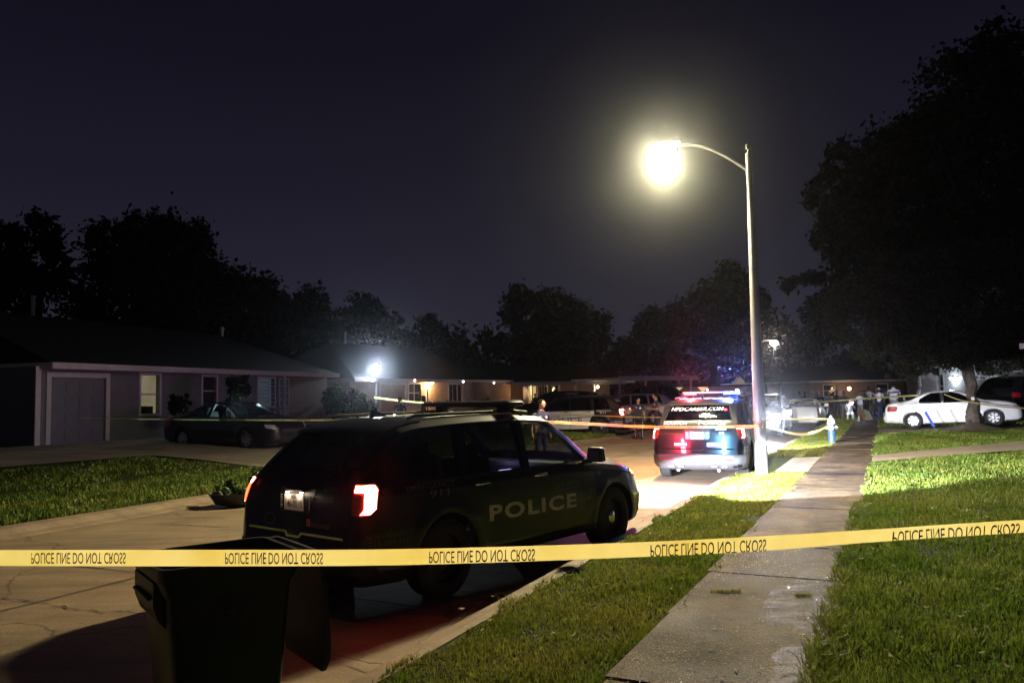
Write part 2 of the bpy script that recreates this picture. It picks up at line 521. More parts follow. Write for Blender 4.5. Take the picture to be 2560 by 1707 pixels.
# apron across the verge, front walk over the right lawn
poly_sheet('driveway_apron', [RS(17.7, -3.02, .075), RS(18.3, -1.62, .186), RS(21.6, -1.62, .186), RS(22.3, -3.02, .075)], MT['drive'])
grid_sheet('garden_path', seq(0, 1, .12), [0, .5, 1],
           lambda a, b_: 0, MT['drive'])
o = bpy.data.objects['garden_path']
me = o.data
k = 0
for a in seq(0, 1, .12):
    for t in (0, .5, 1):
        r = -.42 + a * 16
        s = (20.1 + .86 * (r + .4)) + t * (2.0 + .26 * (r + .4))
        s = min(s, 60)
        me.vertices[k].co = RS(s, r, zg(s, r) + .03); k += 1
if me.polygons[0].normal.z < 0: me.flip_normals()
# drive under the parked white sedan
poly_sheet('driveway', [RS(33, -.42, .22), RS(33.5, 12, .46), RS(38.5, 12, .46), RS(37.5, -.42, .22)], MT['drive'])
# left: drive of the garage house and the forecourt
def strip(name, pts0, pts1, m, dz=.02, n=8):
    b = MB(); rowsv = []
    for i in range(n + 1):
        t = i / n
        row = []
        for j in range(n + 1):
            u = j / n
            A = (pts0[0] * (1 - u) + pts0[1] * u) * (1 - t) + (pts1[0] * (1 - u) + pts1[1] * u) * t
            s_, r_ = SRof(A.x, A.y)
            row.append(Vector((A.x, A.y, zg(s_, r_) + dz)))
        rowsv.append(row)
    vs = [v for r_ in rowsv for v in r_]
    k_ = n + 1
    b.add(vs, [(i * k_ + j, i * k_ + j + 1, (i + 1) * k_ + j + 1, (i + 1) * k_ + j) for i in range(n) for j in range(n)])
    o = b.build(name, m, smooth=True, fix=False)
    if o.data.polygons[0].normal.z < 0: o.data.flip_normals()
    o['kind'] = 'structure'
    return o
strip('driveway', (RS(14.6, -12.05), RS(18.6, -12.05)), (RS(15.0, -23), RS(20.5, -23)), MT['drive'], n=14)
strip('driveway', (RS(7.5, -18.4), RS(15.2, -17.6)), (RS(7.5, -23), RS(15.2, -23)), MT['drive'], dz=.026)
strip('driveway', (RS(32.6, -10.75), RS(38.4, -10.75)), (RS(33.0, -30), RS(44, -30)), MT['drive'], n=14)
strip('driveway', (RS(44, -10.8), RS(49, -10.8)), (RS(46, -30), RS(53, -30)), MT['drive'], n=14)
# joints sawn across the road and down its middle
b = MB()
for s in [-3, 1.6, 6.2, 10.9, 15.6, 20.2, 24.9, 29.6, 34.2, 39, 44, 49, 54]:
    prev = None
    for i in range(25):
        t = i / 24
        r = rl(s) + .1 + (RCURB - .45 - rl(s) - .1) * t
        zz = .035 * math.sin(math.pi * min(1, max(0, (r - rl(s)) / (RCURB - rl(s))))) - .02 + .004
        w = .012 + .006 * math.sin(i * 2.1 + s)
        off = .02 * math.sin(i * 1.3 + s * 3)
        cur = (RS(s + off - w, r, zz), RS(s + off + w, r, zz))
        if prev: b.quad(prev[0], prev[1], cur[1], cur[0])
        prev = cur
prev = None
for i in range(120):
    s = -8 + i * .6
    r = (rl(s) + RCURB) / 2 + .012 * math.sin(i * .9)
    cur = (RS(s, r - .012, .0195), RS(s, r + .012, .0195))
    if prev: b.quad(prev[0], prev[1], cur[1], cur[0])
    prev = cur
o = b.build('road_joints', MT['joint']); o['kind'] = 'structure'

# cracks wandering over the concrete on the near left
def crack(pts, w, seed):
    rr = random.Random(seed)
    b = MB(); prev = None
    full = []
    for i in range(len(pts) - 1):
        a, c = Vector(pts[i]), Vector(pts[i + 1])
        n = max(2, int((c - a).length / .06))
        for k in range(n):
            full.append(a.lerp(c, k / n))
    for i, p_ in enumerate(full):
        j = Vector((rr.gauss(0, .012), rr.gauss(0, .012), 0))
        ww = w * rr.uniform(.2, 1.2)
        s_, r_ = SRof(p_.x, p_.y)
        zz = .035 * math.sin(math.pi * min(1, max(0, (r_ - rl(s_)) / (RCURB - rl(s_))))) - .02 + .003
        q = Vector((p_.x, p_.y, zz)) + j
        d = Vector((0.3, .95, 0)) * ww
        cur = (q - d, q + d)
        if prev: b.quad(prev[0], prev[1], cur[1], cur[0])
        prev = cur
    return b
B = MB()
for pts, w, sd in (([G(0, 1500), G(60, 1503), G(150, 1520), G(260, 1533), G(330, 1532), G(400, 1543)], .012, 1),
                   ([G(160, 1493), G(240, 1472), G(300, 1460), G(365, 1447)], .007, 2),
                   ([G(400, 1312), G(470, 1313), G(540, 1318), G(625, 1318)], .016, 3),
                   ([G(810, 1628), G(870, 1642), G(930, 1651), G(1020, 1660)], .010, 4),
                   ([G(810, 1628), G(760, 1640), G(700, 1644)], .007, 5)):
    c_ = crack(pts, w, sd)
    B.add(c_.v, c_.f)
o = B.build('road_cracks', MT['joint']); o['kind'] = 'structure'
# ------------------------------------------------------------------ grass and leaves
def leaf_mat(name, c1, c2, scale=3.0, fine=40, transl=.35, rough=.5, spec=.35):
    m, nt, p = newmat(name)
    out = [n for n in nt.nodes if n.type == 'OUTPUT_MATERIAL'][0]
    tc_ = N(nt, 'ShaderNodeTexCoord')
    n1 = N(nt, 'ShaderNodeTexNoise'); n1.inputs['Scale'].default_value = scale; n1.inputs['Detail'].default_value = 4
    n2 = N(nt, 'ShaderNodeTexNoise'); n2.inputs['Scale'].default_value = fine; n2.inputs['Detail'].default_value = 2
    nt.links.new(tc_.outputs['Object'], n1.inputs['Vector']); nt.links.new(tc_.outputs['Object'], n2.inputs['Vector'])
    r1 = N(nt, 'ShaderNodeMapRange'); r1.inputs[1].default_value = .38; r1.inputs[2].default_value = .62
    nt.links.new(n1.outputs['Fac'], r1.inputs[0])
    a = N(nt, 'ShaderNodeMix', data_type='RGBA'); a.inputs[6].default_value = (*c1, 1); a.inputs[7].default_value = (*c2, 1)
    nt.links.new(r1.outputs[0], a.inputs['Factor'])
    r2 = N(nt, 'ShaderNodeMapRange'); r2.inputs[1].default_value = .35; r2.inputs[2].default_value = .65; r2.inputs[3].default_value = .55; r2.inputs[4].default_value = 1.35
    nt.links.new(n2.outputs['Fac'], r2.inputs[0])
    cb = N(nt, 'ShaderNodeCombineColor')
    for i in range(3): nt.links.new(r2.outputs[0], cb.inputs[i])
    b_ = N(nt, 'ShaderNodeMix', data_type='RGBA', blend_type='MULTIPLY'); b_.inputs['Factor'].default_value = 1
    nt.links.new(a.outputs[2], b_.inputs[6]); nt.links.new(cb.outputs[0], b_.inputs[7])
    nt.links.new(b_.outputs[2], p.inputs['Base Color'])
    p.inputs['Roughness'].default_value = rough; p.inputs['Specular IOR Level'].default_value = spec
    tr = N(nt, 'ShaderNodeBsdfTranslucent'); nt.links.new(b_.outputs[2], tr.inputs[0])
    mx = N(nt, 'ShaderNodeMixShader'); mx.inputs[0].default_value = transl
    nt.links.new(p.outputs[0], mx.inputs[1]); nt.links.new(tr.outputs[0], mx.inputs[2])
    nt.links.new(mx.outputs[0], out.inputs[0])
    return m
MT['grass'] = leaf_mat('lawn grass', (.13, .21, .025), (.22, .27, .045), 1.1, 25)
MT['verge'] = leaf_mat('verge grass', (.16, .22, .026), (.28, .28, .055), .9, 25)
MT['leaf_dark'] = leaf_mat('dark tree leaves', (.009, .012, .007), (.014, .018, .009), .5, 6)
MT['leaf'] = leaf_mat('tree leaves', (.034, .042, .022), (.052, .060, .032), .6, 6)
MT['shrub'] = leaf_mat('shrub leaves', (.05, .10, .025), (.08, .14, .035), 1.2, 12)
MT['bark'] = mat('bark', (.13, .105, .085), .9, 0, .4, 4, 1.0, 16, spec=.2)
MT['bark_dark'] = mat('dark bark', (.05, .042, .035), .9, 0, .4, 4, .6, 12, spec=.2)

def np_mesh(name, V, loops, starts, m, parent=None, totals=None):
    me = bpy.data.meshes.new(name)
    me.vertices.add(len(V)); me.vertices.foreach_set('co', V.astype(np.float32).ravel())
    me.loops.add(len(loops)); me.loops.foreach_set('vertex_index', loops.astype(np.int32))
    me.polygons.add(len(starts)); me.polygons.foreach_set('loop_start', starts.astype(np.int32))
    if totals is not None:
        me.polygons.foreach_set('loop_total', totals.astype(np.int32))
    me.update(calc_edges=True)
    return link_mesh(name, me, m, parent)

def npz(s, r):
    l = np.interp(s, [a for a, _ in LCURB], [b_ for _, b_ in LCURB])
    zr_ = np.interp(r, [RCURB, -1.62, -.45, 0, 1.5, 8, 20, 60], [.12, .165, .175, .20, .25, .42, .5, .6])
    zl_ = np.interp(r - l - 11.9, [-80, -22, -16, -12.5, -11.9], [.8, .68, .42, .19, .13])
    z = np.where(r > RCURB, zr_, zl_)
    a, b_ = s * .9, r * .8
    w = .5 * np.sin(a * 1.3 + 2 * b_) + .3 * np.sin(a * 2.9 - b_ * 1.7) + .2 * np.sin(b_ * 4.1 + a * .7)
    return z + np.where((s < 60) & ((r > .2) | (r < l - .5)), .035 * w, 0) - .012

def blades(name, sets, m, label, seed=1, cat='grass'):
    rg = np.random.default_rng(seed)
    Vs = []
    for (s0, s1, r0, r1, dens, h, w, keep, lean) in sets:
        n = int((s1 - s0) * (r1 - r0) * dens)
        s = rg.uniform(s0, s1, n); r = rg.uniform(r0, r1, n)
        if keep is not None:
            k = keep(s, r); s, r = s[k], r[k]; n = len(s)
        # clumps: thin out and vary the height by a slow pattern
        cl = .5 + .5 * np.sin(s * 5.1 + 1.7 * np.sin(r * 4.3)) * np.sin(r * 6.7 + 1.3 * np.sin(s * 3.1))
        k = rg.uniform(0, 1, n) < .55 + .45 * cl; s, r, cl = s[k], r[k], cl[k]; n = len(s)
        x = s * TS + r * TC; y = s * TC - r * TS; z = npz(s, r) - .005
        hh = h * rg.uniform(.45, 1.15, n) * (.7 + .5 * cl); ang = rg.uniform(0, 2 * np.pi, n)
        ww = w * rg.uniform(.6, 1.3, n)
        dx, dy = np.cos(ang) * ww / 2, np.sin(ang) * ww / 2
        la = rg.uniform(0, 2 * np.pi, n); lm = hh * rg.uniform(.1, 1.0, n) * lean
        lx, ly = np.cos(la) * lm, np.sin(la) * lm
        V = np.empty((n, 5, 3))
        V[:, 0] = np.stack([x - dx, y - dy, z], 1); V[:, 1] = np.stack([x + dx, y + dy, z], 1)
        V[:, 2] = np.stack([x + dx * .8 + lx * .35, y + dy * .8 + ly * .35, z + hh * .6], 1)
        V[:, 3] = np.stack([x - dx * .8 + lx * .35, y - dy * .8 + ly * .35, z + hh * .6], 1)
        V[:, 4] = np.stack([x + lx, y + ly, z + hh * rg.uniform(.85, 1, n)], 1)
        Vs.append(V)
    V = np.concatenate(Vs); n = len(V)
    base = (np.arange(n) * 5)[:, None]
    loops = (base + np.array([[0, 1, 2, 3, 3, 2, 4]])).ravel()
    st = (np.arange(n)[:, None] * 7 + np.array([[0, 4]])).ravel()
    tt = np.tile([4, 3], n)
    o = np_mesh(name, V.reshape(-1, 3), loops, st, m, totals=tt)
    return tag(o, label, cat, kind='stuff')

def keep_lawn(s, r):
    path = (s > 20.1 + .86 * (r + .4)) & (s < 22.1 + 1.12 * (r + .4))
    drv = (s > 32.9) & (s < 37.6)
    edge = r > -.47 + .03 * np.sin(s * 3.3) + .02 * np.sin(s * 9.1)
    return (~path) & (~drv) & edge
def keep_verge(s, r):
    ap = (s > 17.75) & (s < 22.2)
    return (~ap) & (r > -3.0 + .05 * np.sin(s * 2.7) + .04 * np.sin(s * 7.9)) & (r < -1.58 + .05 * np.sin(s * 3.1 + 1) + .035 * np.sin(s * 8.3) + .02 * np.sin(s * 21)) & ~((np.abs(s - 11.3) < .8) & (r > -1.75 - .15 * np.cos(s * 5)))
blades('lawn_grass', [
    (2.6, 5.5, -.5, 2.2, 5200, .085, .007, keep_lawn, .8),
    (5.5, 9, -.5, 4.5, 3000, .085, .010, keep_lawn, .8),
    (9, 15, -.5, 8, 1700, .085, .011, keep_lawn, .8),
    (15, 33, -.5, 12, 650, .085, .017, keep_lawn, .8),
    (38, 60, -.5, 14, 90, .09, .06, None, .8),
    (3.0, 7, -.56, -.38, 3800, .11, .008, None, 1.3),
    (7, 13, -.54, -.38, 2500, .11, .011, None, 1.3),
], MT['grass'], 'thick green lawn growing along the right edge of the wet pavement', 5)
blades('verge_grass', [
    (2.8, 6.5, -3.05, -1.46, 5200, .055, .008, keep_verge, .9),
    (6.5, 11, -3.05, -1.46, 3200, .06, .011, keep_verge, .9),
    (11, 18, -3.05, -1.46, 3000, .065, .010, keep_verge, .9),
    (21, 34, -3.05, -1.46, 1100, .07, .018, keep_verge, .9),
    (34, 70, -3.0, -1.6, 200, .08, .06, None, .9),
    (3.0, 17, -3.08, -2.98, 500, .10, .008, keep_verge, 1.3),
], MT['verge'], 'patchy green grass of the verge between kerb and pavement', 6)
def keep_left(s, r):
    l = np.interp(s, [a for a, _ in LCURB], [b_ for _, b_ in LCURB])
    d1 = (s > 14.5) & (s < 18.7); d2 = (s > 32.5) & (s < 38.5)
    fc = (r < -17.5) & (s < 15.3)
    bare = (np.abs(r + 14.35 + .18 * np.sin(s * 1.7)) < .16 + .10 * np.sin(s * 2.3))
    return (r < l - .02 + .05 * np.sin(s * 3)) & ~d1 & ~d2 & ~fc & ~bare
blades('lawn_grass', [
    (-2, 16, -14.2, -11.9, 700, .10, .022, keep_left, .9),
    (-2, 18, -17.5, -14.2, 260, .09, .035, keep_left, .9),
    (18.6, 32.6, -20, -11.5, 220, .10, .035, keep_left, .9),
    (24, 32.6, -12.9, -10.2, 420, .13, .03, keep_left, .9),
    (38.4, 70, -20, -10.7, 60, .10, .07, keep_left, .9),
], MT['grass'], 'green grass of the far-side front lawns beyond the left kerb', 7)

def crown_mesh(blobs, n, leaf, seed, sprig=.25):
    """leaf-sized quads spread through the shells of several ellipsoids; local coordinates"""
    rg = np.random.default_rng(seed)
    vol = np.array([b_[3] * b_[4] * b_[5] for b_ in blobs]) ** .67
    cnt = (n * vol / vol.sum()).astype(int)
    P = []
    for b_, k in zip(blobs, cnt):
        # sub-clumps inside each blob, biased to the surface
        ns = max(6, int(k / 70))
        d = rg.normal(size=(ns, 3)); d /= np.linalg.norm(d, axis=1)[:, None]
        rad = rg.uniform(.45, 1.0, ns) ** .6
        cc = d * rad[:, None] * np.array(b_[3:6]) + np.array(b_[:3])
        w = rg.integers(0, ns, k)
        sz = rg.uniform(.10, .26, ns) * min(b_[3:6])
        off = rg.normal(size=(k, 3)) * sz[w][:, None]
        P.append(cc[w] + off)
    P = np.concatenate(P); n = len(P)
    a = rg.normal(size=(n, 3)); a /= np.linalg.norm(a, axis=1)[:, None]
    t = rg.normal(size=(n, 3)); t -= (t * a).sum(1)[:, None] * a; t /= np.linalg.norm(t, axis=1)[:, None]
    L = leaf * rg.uniform(.6, 1.5, n)[:, None]
    V = np.empty((n, 4, 3))
    V[:, 0] = P - a * L * .6; V[:, 1] = P + t * L * .32; V[:, 2] = P + a * L * .6; V[:, 3] = P - t * L * .32
    return V.reshape(-1, 3), np.arange(4 * n), np.arange(n) * 4

def limb(b, p0, p1, r0, r1, seed, n=7, wobble=.06, m=0):
    rr = random.Random(seed)
    p0, p1 = Vector(p0), Vector(p1); L = (p1 - p0).length
    pts, rad = [], []
    for i in range(n + 1):
        t = i / n
        j = Vector((rr.gauss(0, 1), rr.gauss(0, 1), rr.gauss(0, .4))) * wobble * L * math.sin(math.pi * t) * .5
        pts.append(p0.lerp(p1, t) + j); rad.append(r0 + (r1 - r0) * t)
    b.tube(pts, rad, 8, m)
    return pts[-1]

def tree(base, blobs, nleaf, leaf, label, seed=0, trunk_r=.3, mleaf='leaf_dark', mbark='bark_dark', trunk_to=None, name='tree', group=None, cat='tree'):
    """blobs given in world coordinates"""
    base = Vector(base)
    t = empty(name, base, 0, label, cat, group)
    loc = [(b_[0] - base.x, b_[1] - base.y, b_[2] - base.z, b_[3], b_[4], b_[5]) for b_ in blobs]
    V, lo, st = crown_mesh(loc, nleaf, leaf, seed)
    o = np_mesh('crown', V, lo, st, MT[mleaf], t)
    b = MB()
    tops = sorted(loc, key=lambda q: -q[2])
    fork = Vector(trunk_to) - base if trunk_to else Vector((tops[0][0] * .25, tops[0][1] * .25, tops[0][2] * .38))
    limb(b, (0, 0, -.2), fork, trunk_r * 1.15, trunk_r * .75, seed, 8, .03)
    for i, q in enumerate(loc[:9]):
        limb(b, fork * .97, (q[0], q[1], q[2] + q[5] * .25), trunk_r * .5, trunk_r * .1, seed + i + 1, 7, .12)
    b.build('trunk', MT[mbark], t, smooth=True)
    return t

def bl(px, py, dep, wpx, hpx, dd=None):
    """a crown lobe whose outline the photo shows centred at px, py with the given half-width and half-height in photo pixels"""
    c = AT(px, py, dep); k = dep / FPX
    return (c.x, c.y, c.z, wpx * k, dd if dd else wpx * k, hpx * k)

def gbase(px, dep, z=.4):
    p_ = AT(px, 990, dep); return (p_.x, p_.y, z)
# silhouettes against the sky, left to right
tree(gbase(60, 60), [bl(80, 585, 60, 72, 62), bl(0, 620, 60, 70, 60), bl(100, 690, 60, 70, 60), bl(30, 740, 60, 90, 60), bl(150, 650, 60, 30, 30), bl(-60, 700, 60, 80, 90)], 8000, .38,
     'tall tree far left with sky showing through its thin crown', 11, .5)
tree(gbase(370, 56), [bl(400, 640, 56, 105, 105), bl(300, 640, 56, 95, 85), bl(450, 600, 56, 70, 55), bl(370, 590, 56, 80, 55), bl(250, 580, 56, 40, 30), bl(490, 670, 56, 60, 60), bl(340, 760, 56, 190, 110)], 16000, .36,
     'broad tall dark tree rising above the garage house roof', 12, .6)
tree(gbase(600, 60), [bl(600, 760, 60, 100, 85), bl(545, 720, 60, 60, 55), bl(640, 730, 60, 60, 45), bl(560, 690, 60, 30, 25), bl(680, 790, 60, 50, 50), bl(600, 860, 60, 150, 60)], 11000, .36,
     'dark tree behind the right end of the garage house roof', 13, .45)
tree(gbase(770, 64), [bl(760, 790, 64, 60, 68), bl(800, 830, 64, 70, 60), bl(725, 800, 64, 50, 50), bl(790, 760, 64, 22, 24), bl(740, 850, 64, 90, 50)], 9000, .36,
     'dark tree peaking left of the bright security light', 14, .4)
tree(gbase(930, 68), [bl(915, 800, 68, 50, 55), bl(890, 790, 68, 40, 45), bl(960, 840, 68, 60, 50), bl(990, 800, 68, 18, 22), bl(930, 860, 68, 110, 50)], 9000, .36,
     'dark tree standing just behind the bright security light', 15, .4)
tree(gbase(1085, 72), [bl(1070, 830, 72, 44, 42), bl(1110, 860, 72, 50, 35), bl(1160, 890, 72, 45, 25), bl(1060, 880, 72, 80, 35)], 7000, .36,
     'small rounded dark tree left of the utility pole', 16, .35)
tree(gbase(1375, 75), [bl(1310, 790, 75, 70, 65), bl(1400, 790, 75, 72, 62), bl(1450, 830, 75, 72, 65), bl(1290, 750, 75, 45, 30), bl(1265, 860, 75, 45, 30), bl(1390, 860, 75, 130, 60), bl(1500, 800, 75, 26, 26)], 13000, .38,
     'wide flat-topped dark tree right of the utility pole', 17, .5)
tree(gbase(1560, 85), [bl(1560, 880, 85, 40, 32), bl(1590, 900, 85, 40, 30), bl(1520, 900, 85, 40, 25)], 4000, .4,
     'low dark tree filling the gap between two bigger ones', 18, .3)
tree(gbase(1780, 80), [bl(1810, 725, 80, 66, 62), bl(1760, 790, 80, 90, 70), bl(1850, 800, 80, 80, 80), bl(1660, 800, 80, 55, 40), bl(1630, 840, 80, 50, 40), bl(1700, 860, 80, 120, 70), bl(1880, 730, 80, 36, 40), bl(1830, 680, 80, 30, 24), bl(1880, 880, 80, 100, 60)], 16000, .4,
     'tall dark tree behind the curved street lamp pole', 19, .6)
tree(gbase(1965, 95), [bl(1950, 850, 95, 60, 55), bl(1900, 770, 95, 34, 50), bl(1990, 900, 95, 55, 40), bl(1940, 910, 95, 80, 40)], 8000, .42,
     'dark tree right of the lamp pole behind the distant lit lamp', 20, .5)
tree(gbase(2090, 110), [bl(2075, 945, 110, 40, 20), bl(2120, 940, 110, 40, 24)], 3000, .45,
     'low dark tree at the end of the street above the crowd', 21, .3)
# the large trees on the right
tree(G(2437, 1064, .42), [bl(2180, 780, 31, 110, 90, 2.4), bl(2300, 800, 32, 120, 110, 2.6), bl(2420, 780, 33, 120, 120, 2.8), bl(2540, 820, 33, 90, 90, 2.2), bl(2240, 880, 31, 95, 45, 1.8),
      bl(2360, 880, 32, 90, 40, 1.6), bl(2500, 900, 33, 80, 40, 1.4), bl(2270, 690, 32, 90, 60, 2.2), bl(2420, 660, 33, 110, 60, 2.4), bl(2600, 780, 33, 90, 120, 2.2), bl(2260, 935, 31, 40, 14, .8)], 62000, .105,
     'leafy front tree on the right lawn with leaning forked trunk beside the white sedan', 31, .215, 'leaf', 'bark', trunk_to=AT(2418, 905, 32.3))
tree(gbase(2290, 48, .5), [bl(2110, 560, 46, 90, 70, 3), bl(2200, 420, 47, 110, 80, 3.2), bl(2250, 520, 48, 170, 120, 4), bl(2080, 490, 46, 60, 50, 2), bl(2120, 400, 46, 60, 45, 2), bl(2180, 640, 46, 110, 90, 3),
      bl(2040, 720, 45, 70, 45, 2), bl(2080, 790, 45, 70, 70, 2.2), bl(2320, 350, 48, 90, 80, 3), bl(1985, 715, 45, 26, 16, .8), bl(2350, 640, 48, 160, 140, 4)], 30000, .30,
     'very tall black tree behind the leafy front tree, bulging left over the street', 32, .6)
tree(gbase(2560, 44, .5), [bl(2420, 220, 44, 110, 110, 3), bl(2520, 180, 44, 130, 120, 3), bl(2380, 330, 44, 110, 90, 3), bl(2520, 420, 44, 130, 130, 4), bl(2330, 400, 44, 80, 70, 2.4), bl(2600, 300, 44, 120, 160, 4), bl(2480, 600, 44, 160, 120, 4), bl(2650, 500, 44, 120, 200, 4), bl(2480, 95, 44, 50, 30, 1.5)], 26000, .30,
     'tallest black tree reaching the top right corner of the view', 33, .6)
# lights (street)
def spot(name, loc, aim, power, ang, blend, col, rad=.1, parent=None):
    d = bpy.data.lights.new(name, 'SPOT'); d.energy = power; d.spot_size = R(ang); d.spot_blend = blend; d.color = col; d.shadow_soft_size = rad
    o = bpy.data.objects.new(name, d); C.objects.link(o)
    o.location = loc
    v = Vector(aim) - Vector(loc)
    o.rotation_euler = v.to_track_quat('-Z', 'Y').to_euler()
    return o
def point(name, loc, power, col, rad=.05):
    d = bpy.data.lights.new(name, 'POINT'); d.energy = power; d.color = col; d.shadow_soft_size = rad
    o = bpy.data.objects.new(name, d); C.objects.link(o); o.location = loc
    return o
PB = G(1905, 1185, .15)
LH = Vector((PB.x - .9026 * 1.85, PB.y + .4305 * 1.85, 7.45))
sl = spot('street_light', LH + Vector((0, 0, -.50)), LH + Vector((0, 0, -5)), 7200, 168, .18, (1, .87, .50), .12)
# the head throws its light along the street more than across it
sl.rotation_euler = (0, 0, math.atan2(TC, TS))
sl.scale = (1, .27, 1)
# ------------------------------------------------------------------ vehicles
def pch(tab, x):
    """monotone cubic through a table"""
    xs = [t[0] for t in tab]; ys = [t[1] for t in tab]; n = len(xs)
    if x <= xs[0]: return ys[0]
    if x >= xs[-1]: return ys[-1]
    d = [(ys[i + 1] - ys[i]) / (xs[i + 1] - xs[i]) for i in range(n - 1)]
    def m(i):
        if i == 0: return d[0]
        if i == n - 1: return d[-1]
        if d[i - 1] * d[i] <= 0: return 0.0
        h0, h1 = xs[i] - xs[i - 1], xs[i + 1] - xs[i]
        w1, w2 = 2 * h1 + h0, h1 + 2 * h0
        return (w1 + w2) / (w1 / d[i - 1] + w2 / d[i])
    for i in range(n - 1):
        if x <= xs[i + 1]:
            h = xs[i + 1] - xs[i]; t = (x - xs[i]) / h
            return ys[i] * (2 * t**3 - 3 * t**2 + 1) + h * m(i) * (t**3 - 2 * t**2 + t) + ys[i + 1] * (-2 * t**3 + 3 * t**2) + h * m(i + 1) * (t**3 - t**2)

def tabs(xs, *cols):
    return [list(zip(xs, c)) for c in cols]

SUV = dict(L=5.05, wheels=(1.11, 4.13), wr=.385, track=.85, arch=.43,
    X=[0, .03, .06, .10, .16, .30, .50, .72, 1.0, 2.0, 3.0, 3.3, 3.6, 3.9, 4.1, 4.5, 4.8, 4.95, 5.05])
SUV['ztop'], SUV['zbelt'], SUV['ys'], SUV['ybelt'], SUV['yre'], SUV['zb'] = tabs(SUV['X'],
    [.58, .62, .98, 1.12, 1.21, 1.36, 1.54, 1.68, 1.72, 1.745, 1.705, 1.575, 1.39, 1.19, 1.145, 1.10, 1.02, .90, .74],
    [.56, .60, .94, 1.06, 1.12, 1.14, 1.14, 1.14, 1.13, 1.12, 1.10, 1.09, 1.08, 1.07, 1.05, 1.00, .92, .80, .66],
    [.80, .86, .90, .93, .955, .975, .985, .99, .995, 1.0, 1.0, 1.0, 1.0, 1.0, .995, .985, .93, .82, .60],
    [.76, .82, .84, .87, .89, .91, .92, .93, .94, .955, .955, .95, .94, .92, .91, .88, .80, .70, .50],
    [.72, .78, .79, .80, .80, .79, .77, .76, .76, .77, .75, .74, .74, .76, .76, .72, .64, .56, .40],
    [.40, .34, .31, .29, .28, .26, .25, .24, .24, .24, .24, .24, .24, .24, .24, .24, .26, .30, .38])
SUV['side_windows'] = [
    [(2.46, 1.15), (3.66, 1.13), (3.32, 1.42), (2.98, 1.58), (2.80, 1.63), (2.50, 1.64)],
    [(1.46, 1.16), (2.36, 1.15), (2.39, 1.64), (1.56, 1.64)],
    [(.66, 1.22), (.80, 1.19), (1.34, 1.16), (1.43, 1.63), (1.0, 1.62), (.84, 1.59)]]
SUV['rear_window'] = [(-.70, 1.29), (.70, 1.29), (.62, 1.60), (-.62, 1.60)]
SUV['windscreen'] = ((3.02, 1.70, .62), (3.90, 1.19, .78))
SUV['cavity'] = (.45, 3.55)

SEDAN = dict(L=4.82, wheels=(1.05, 3.83), wr=.33, track=.79, arch=.37,
    X=[0, .04, .10, .25, .5, .85, 1.0, 1.35, 1.75, 2.3, 2.7, 3.0, 3.35, 3.6, 4.0, 4.4, 4.65, 4.76, 4.82])
SEDAN['ztop'], SEDAN['zbelt'], SEDAN['ys'], SEDAN['ybelt'], SEDAN['yre'], SEDAN['zb'] = tabs(SEDAN['X'],
    [.55, .66, .92, 1.05, 1.09, 1.12, 1.16, 1.32, 1.44, 1.47, 1.44, 1.33, 1.14, 1.04, 1.00, .93, .84, .74, .62],
    [.52, .62, .86, .97, 1.0, 1.01, 1.01, 1.0, .99, .97, .96, .95, .94, .94, .92, .86, .77, .68, .56],
    [.66, .76, .83, .87, .89, .905, .91, .91, .91, .91, .91, .91, .91, .91, .90, .86, .78, .68, .50],
    [.60, .70, .76, .80, .82, .84, .85, .86, .865, .865, .86, .86, .85, .84, .82, .77, .68, .58, .42],
    [.50, .60, .66, .70, .71, .70, .68, .62, .60, .60, .60, .63, .68, .70, .68, .62, .54, .46, .34],
    [.36, .30, .26, .24, .22, .20, .19, .18, .18, .18, .18, .18, .18, .18, .18, .18, .20, .24, .30])
SEDAN['side_windows'] = [
    [(2.18, 1.01), (3.30, .98), (3.05, 1.16), (2.72, 1.34), (2.50, 1.39), (2.20, 1.40)],
    [(1.30, 1.03), (2.10, 1.01), (2.12, 1.40), (1.80, 1.39), (1.62, 1.33), (1.36, 1.18)]]
SEDAN['rear_window'] = None
SEDAN['windscreen'] = ((2.72, 1.42, .52), (3.46, 1.08, .68))
SEDAN['backlight'] = ((1.66, 1.42, .50), (.98, 1.15, .62))
SEDAN['cavity'] = (1.15, 3.2)

def section(sp, x, inset=0.0, zmin=None):
    zt, zbt, ys, yb, yr, zb = (pch(sp[k], x) for k in ('ztop', 'zbelt', 'ys', 'ybelt', 'yre', 'zb'))
    zt -= inset; ys -= inset; yb -= inset; yr -= inset
    zbt = min(zbt, zt - .02)
    if zmin is not None: zb = zmin
    g = max(0.0, min(1.0, (zt - zbt) / .5))
    zre = zt - .02 - .05 * g
    mid = zb + .55 * (zbt - zb)
    pts = [(0, zb), (ys * .80, zb), (ys * .955, zb + .05), (ys * .985, zb + .16), (ys, mid), (ys * .5 + yb * .5, zbt - .07), (yb, zbt), (yr + .02, zre), (yr - .12, zt - .008), (0, zt)]
    q = []
    for i in range(len(pts) - 1):
        a, b_ = pts[i], pts[i + 1]
        q += [a, (a[0] * .85 + b_[0] * .15, a[1] * .85 + b_[1] * .15), (a[0] * .15 + b_[0] * .85, a[1] * .15 + b_[1] * .85)]
    q.append(pts[-1])
    for _ in range(2):
        n = [q[0]]
        for i in range(len(q) - 1):
            a, b_ = q[i], q[i + 1]
            if i > 0: n.append((a[0] * .75 + b_[0] * .25, a[1] * .75 + b_[1] * .25))
            if i < len(q) - 2: n.append((a[0] * .25 + b_[0] * .75, a[1] * .25 + b_[1] * .75))
        n.append(q[-1]); q = n
    return q

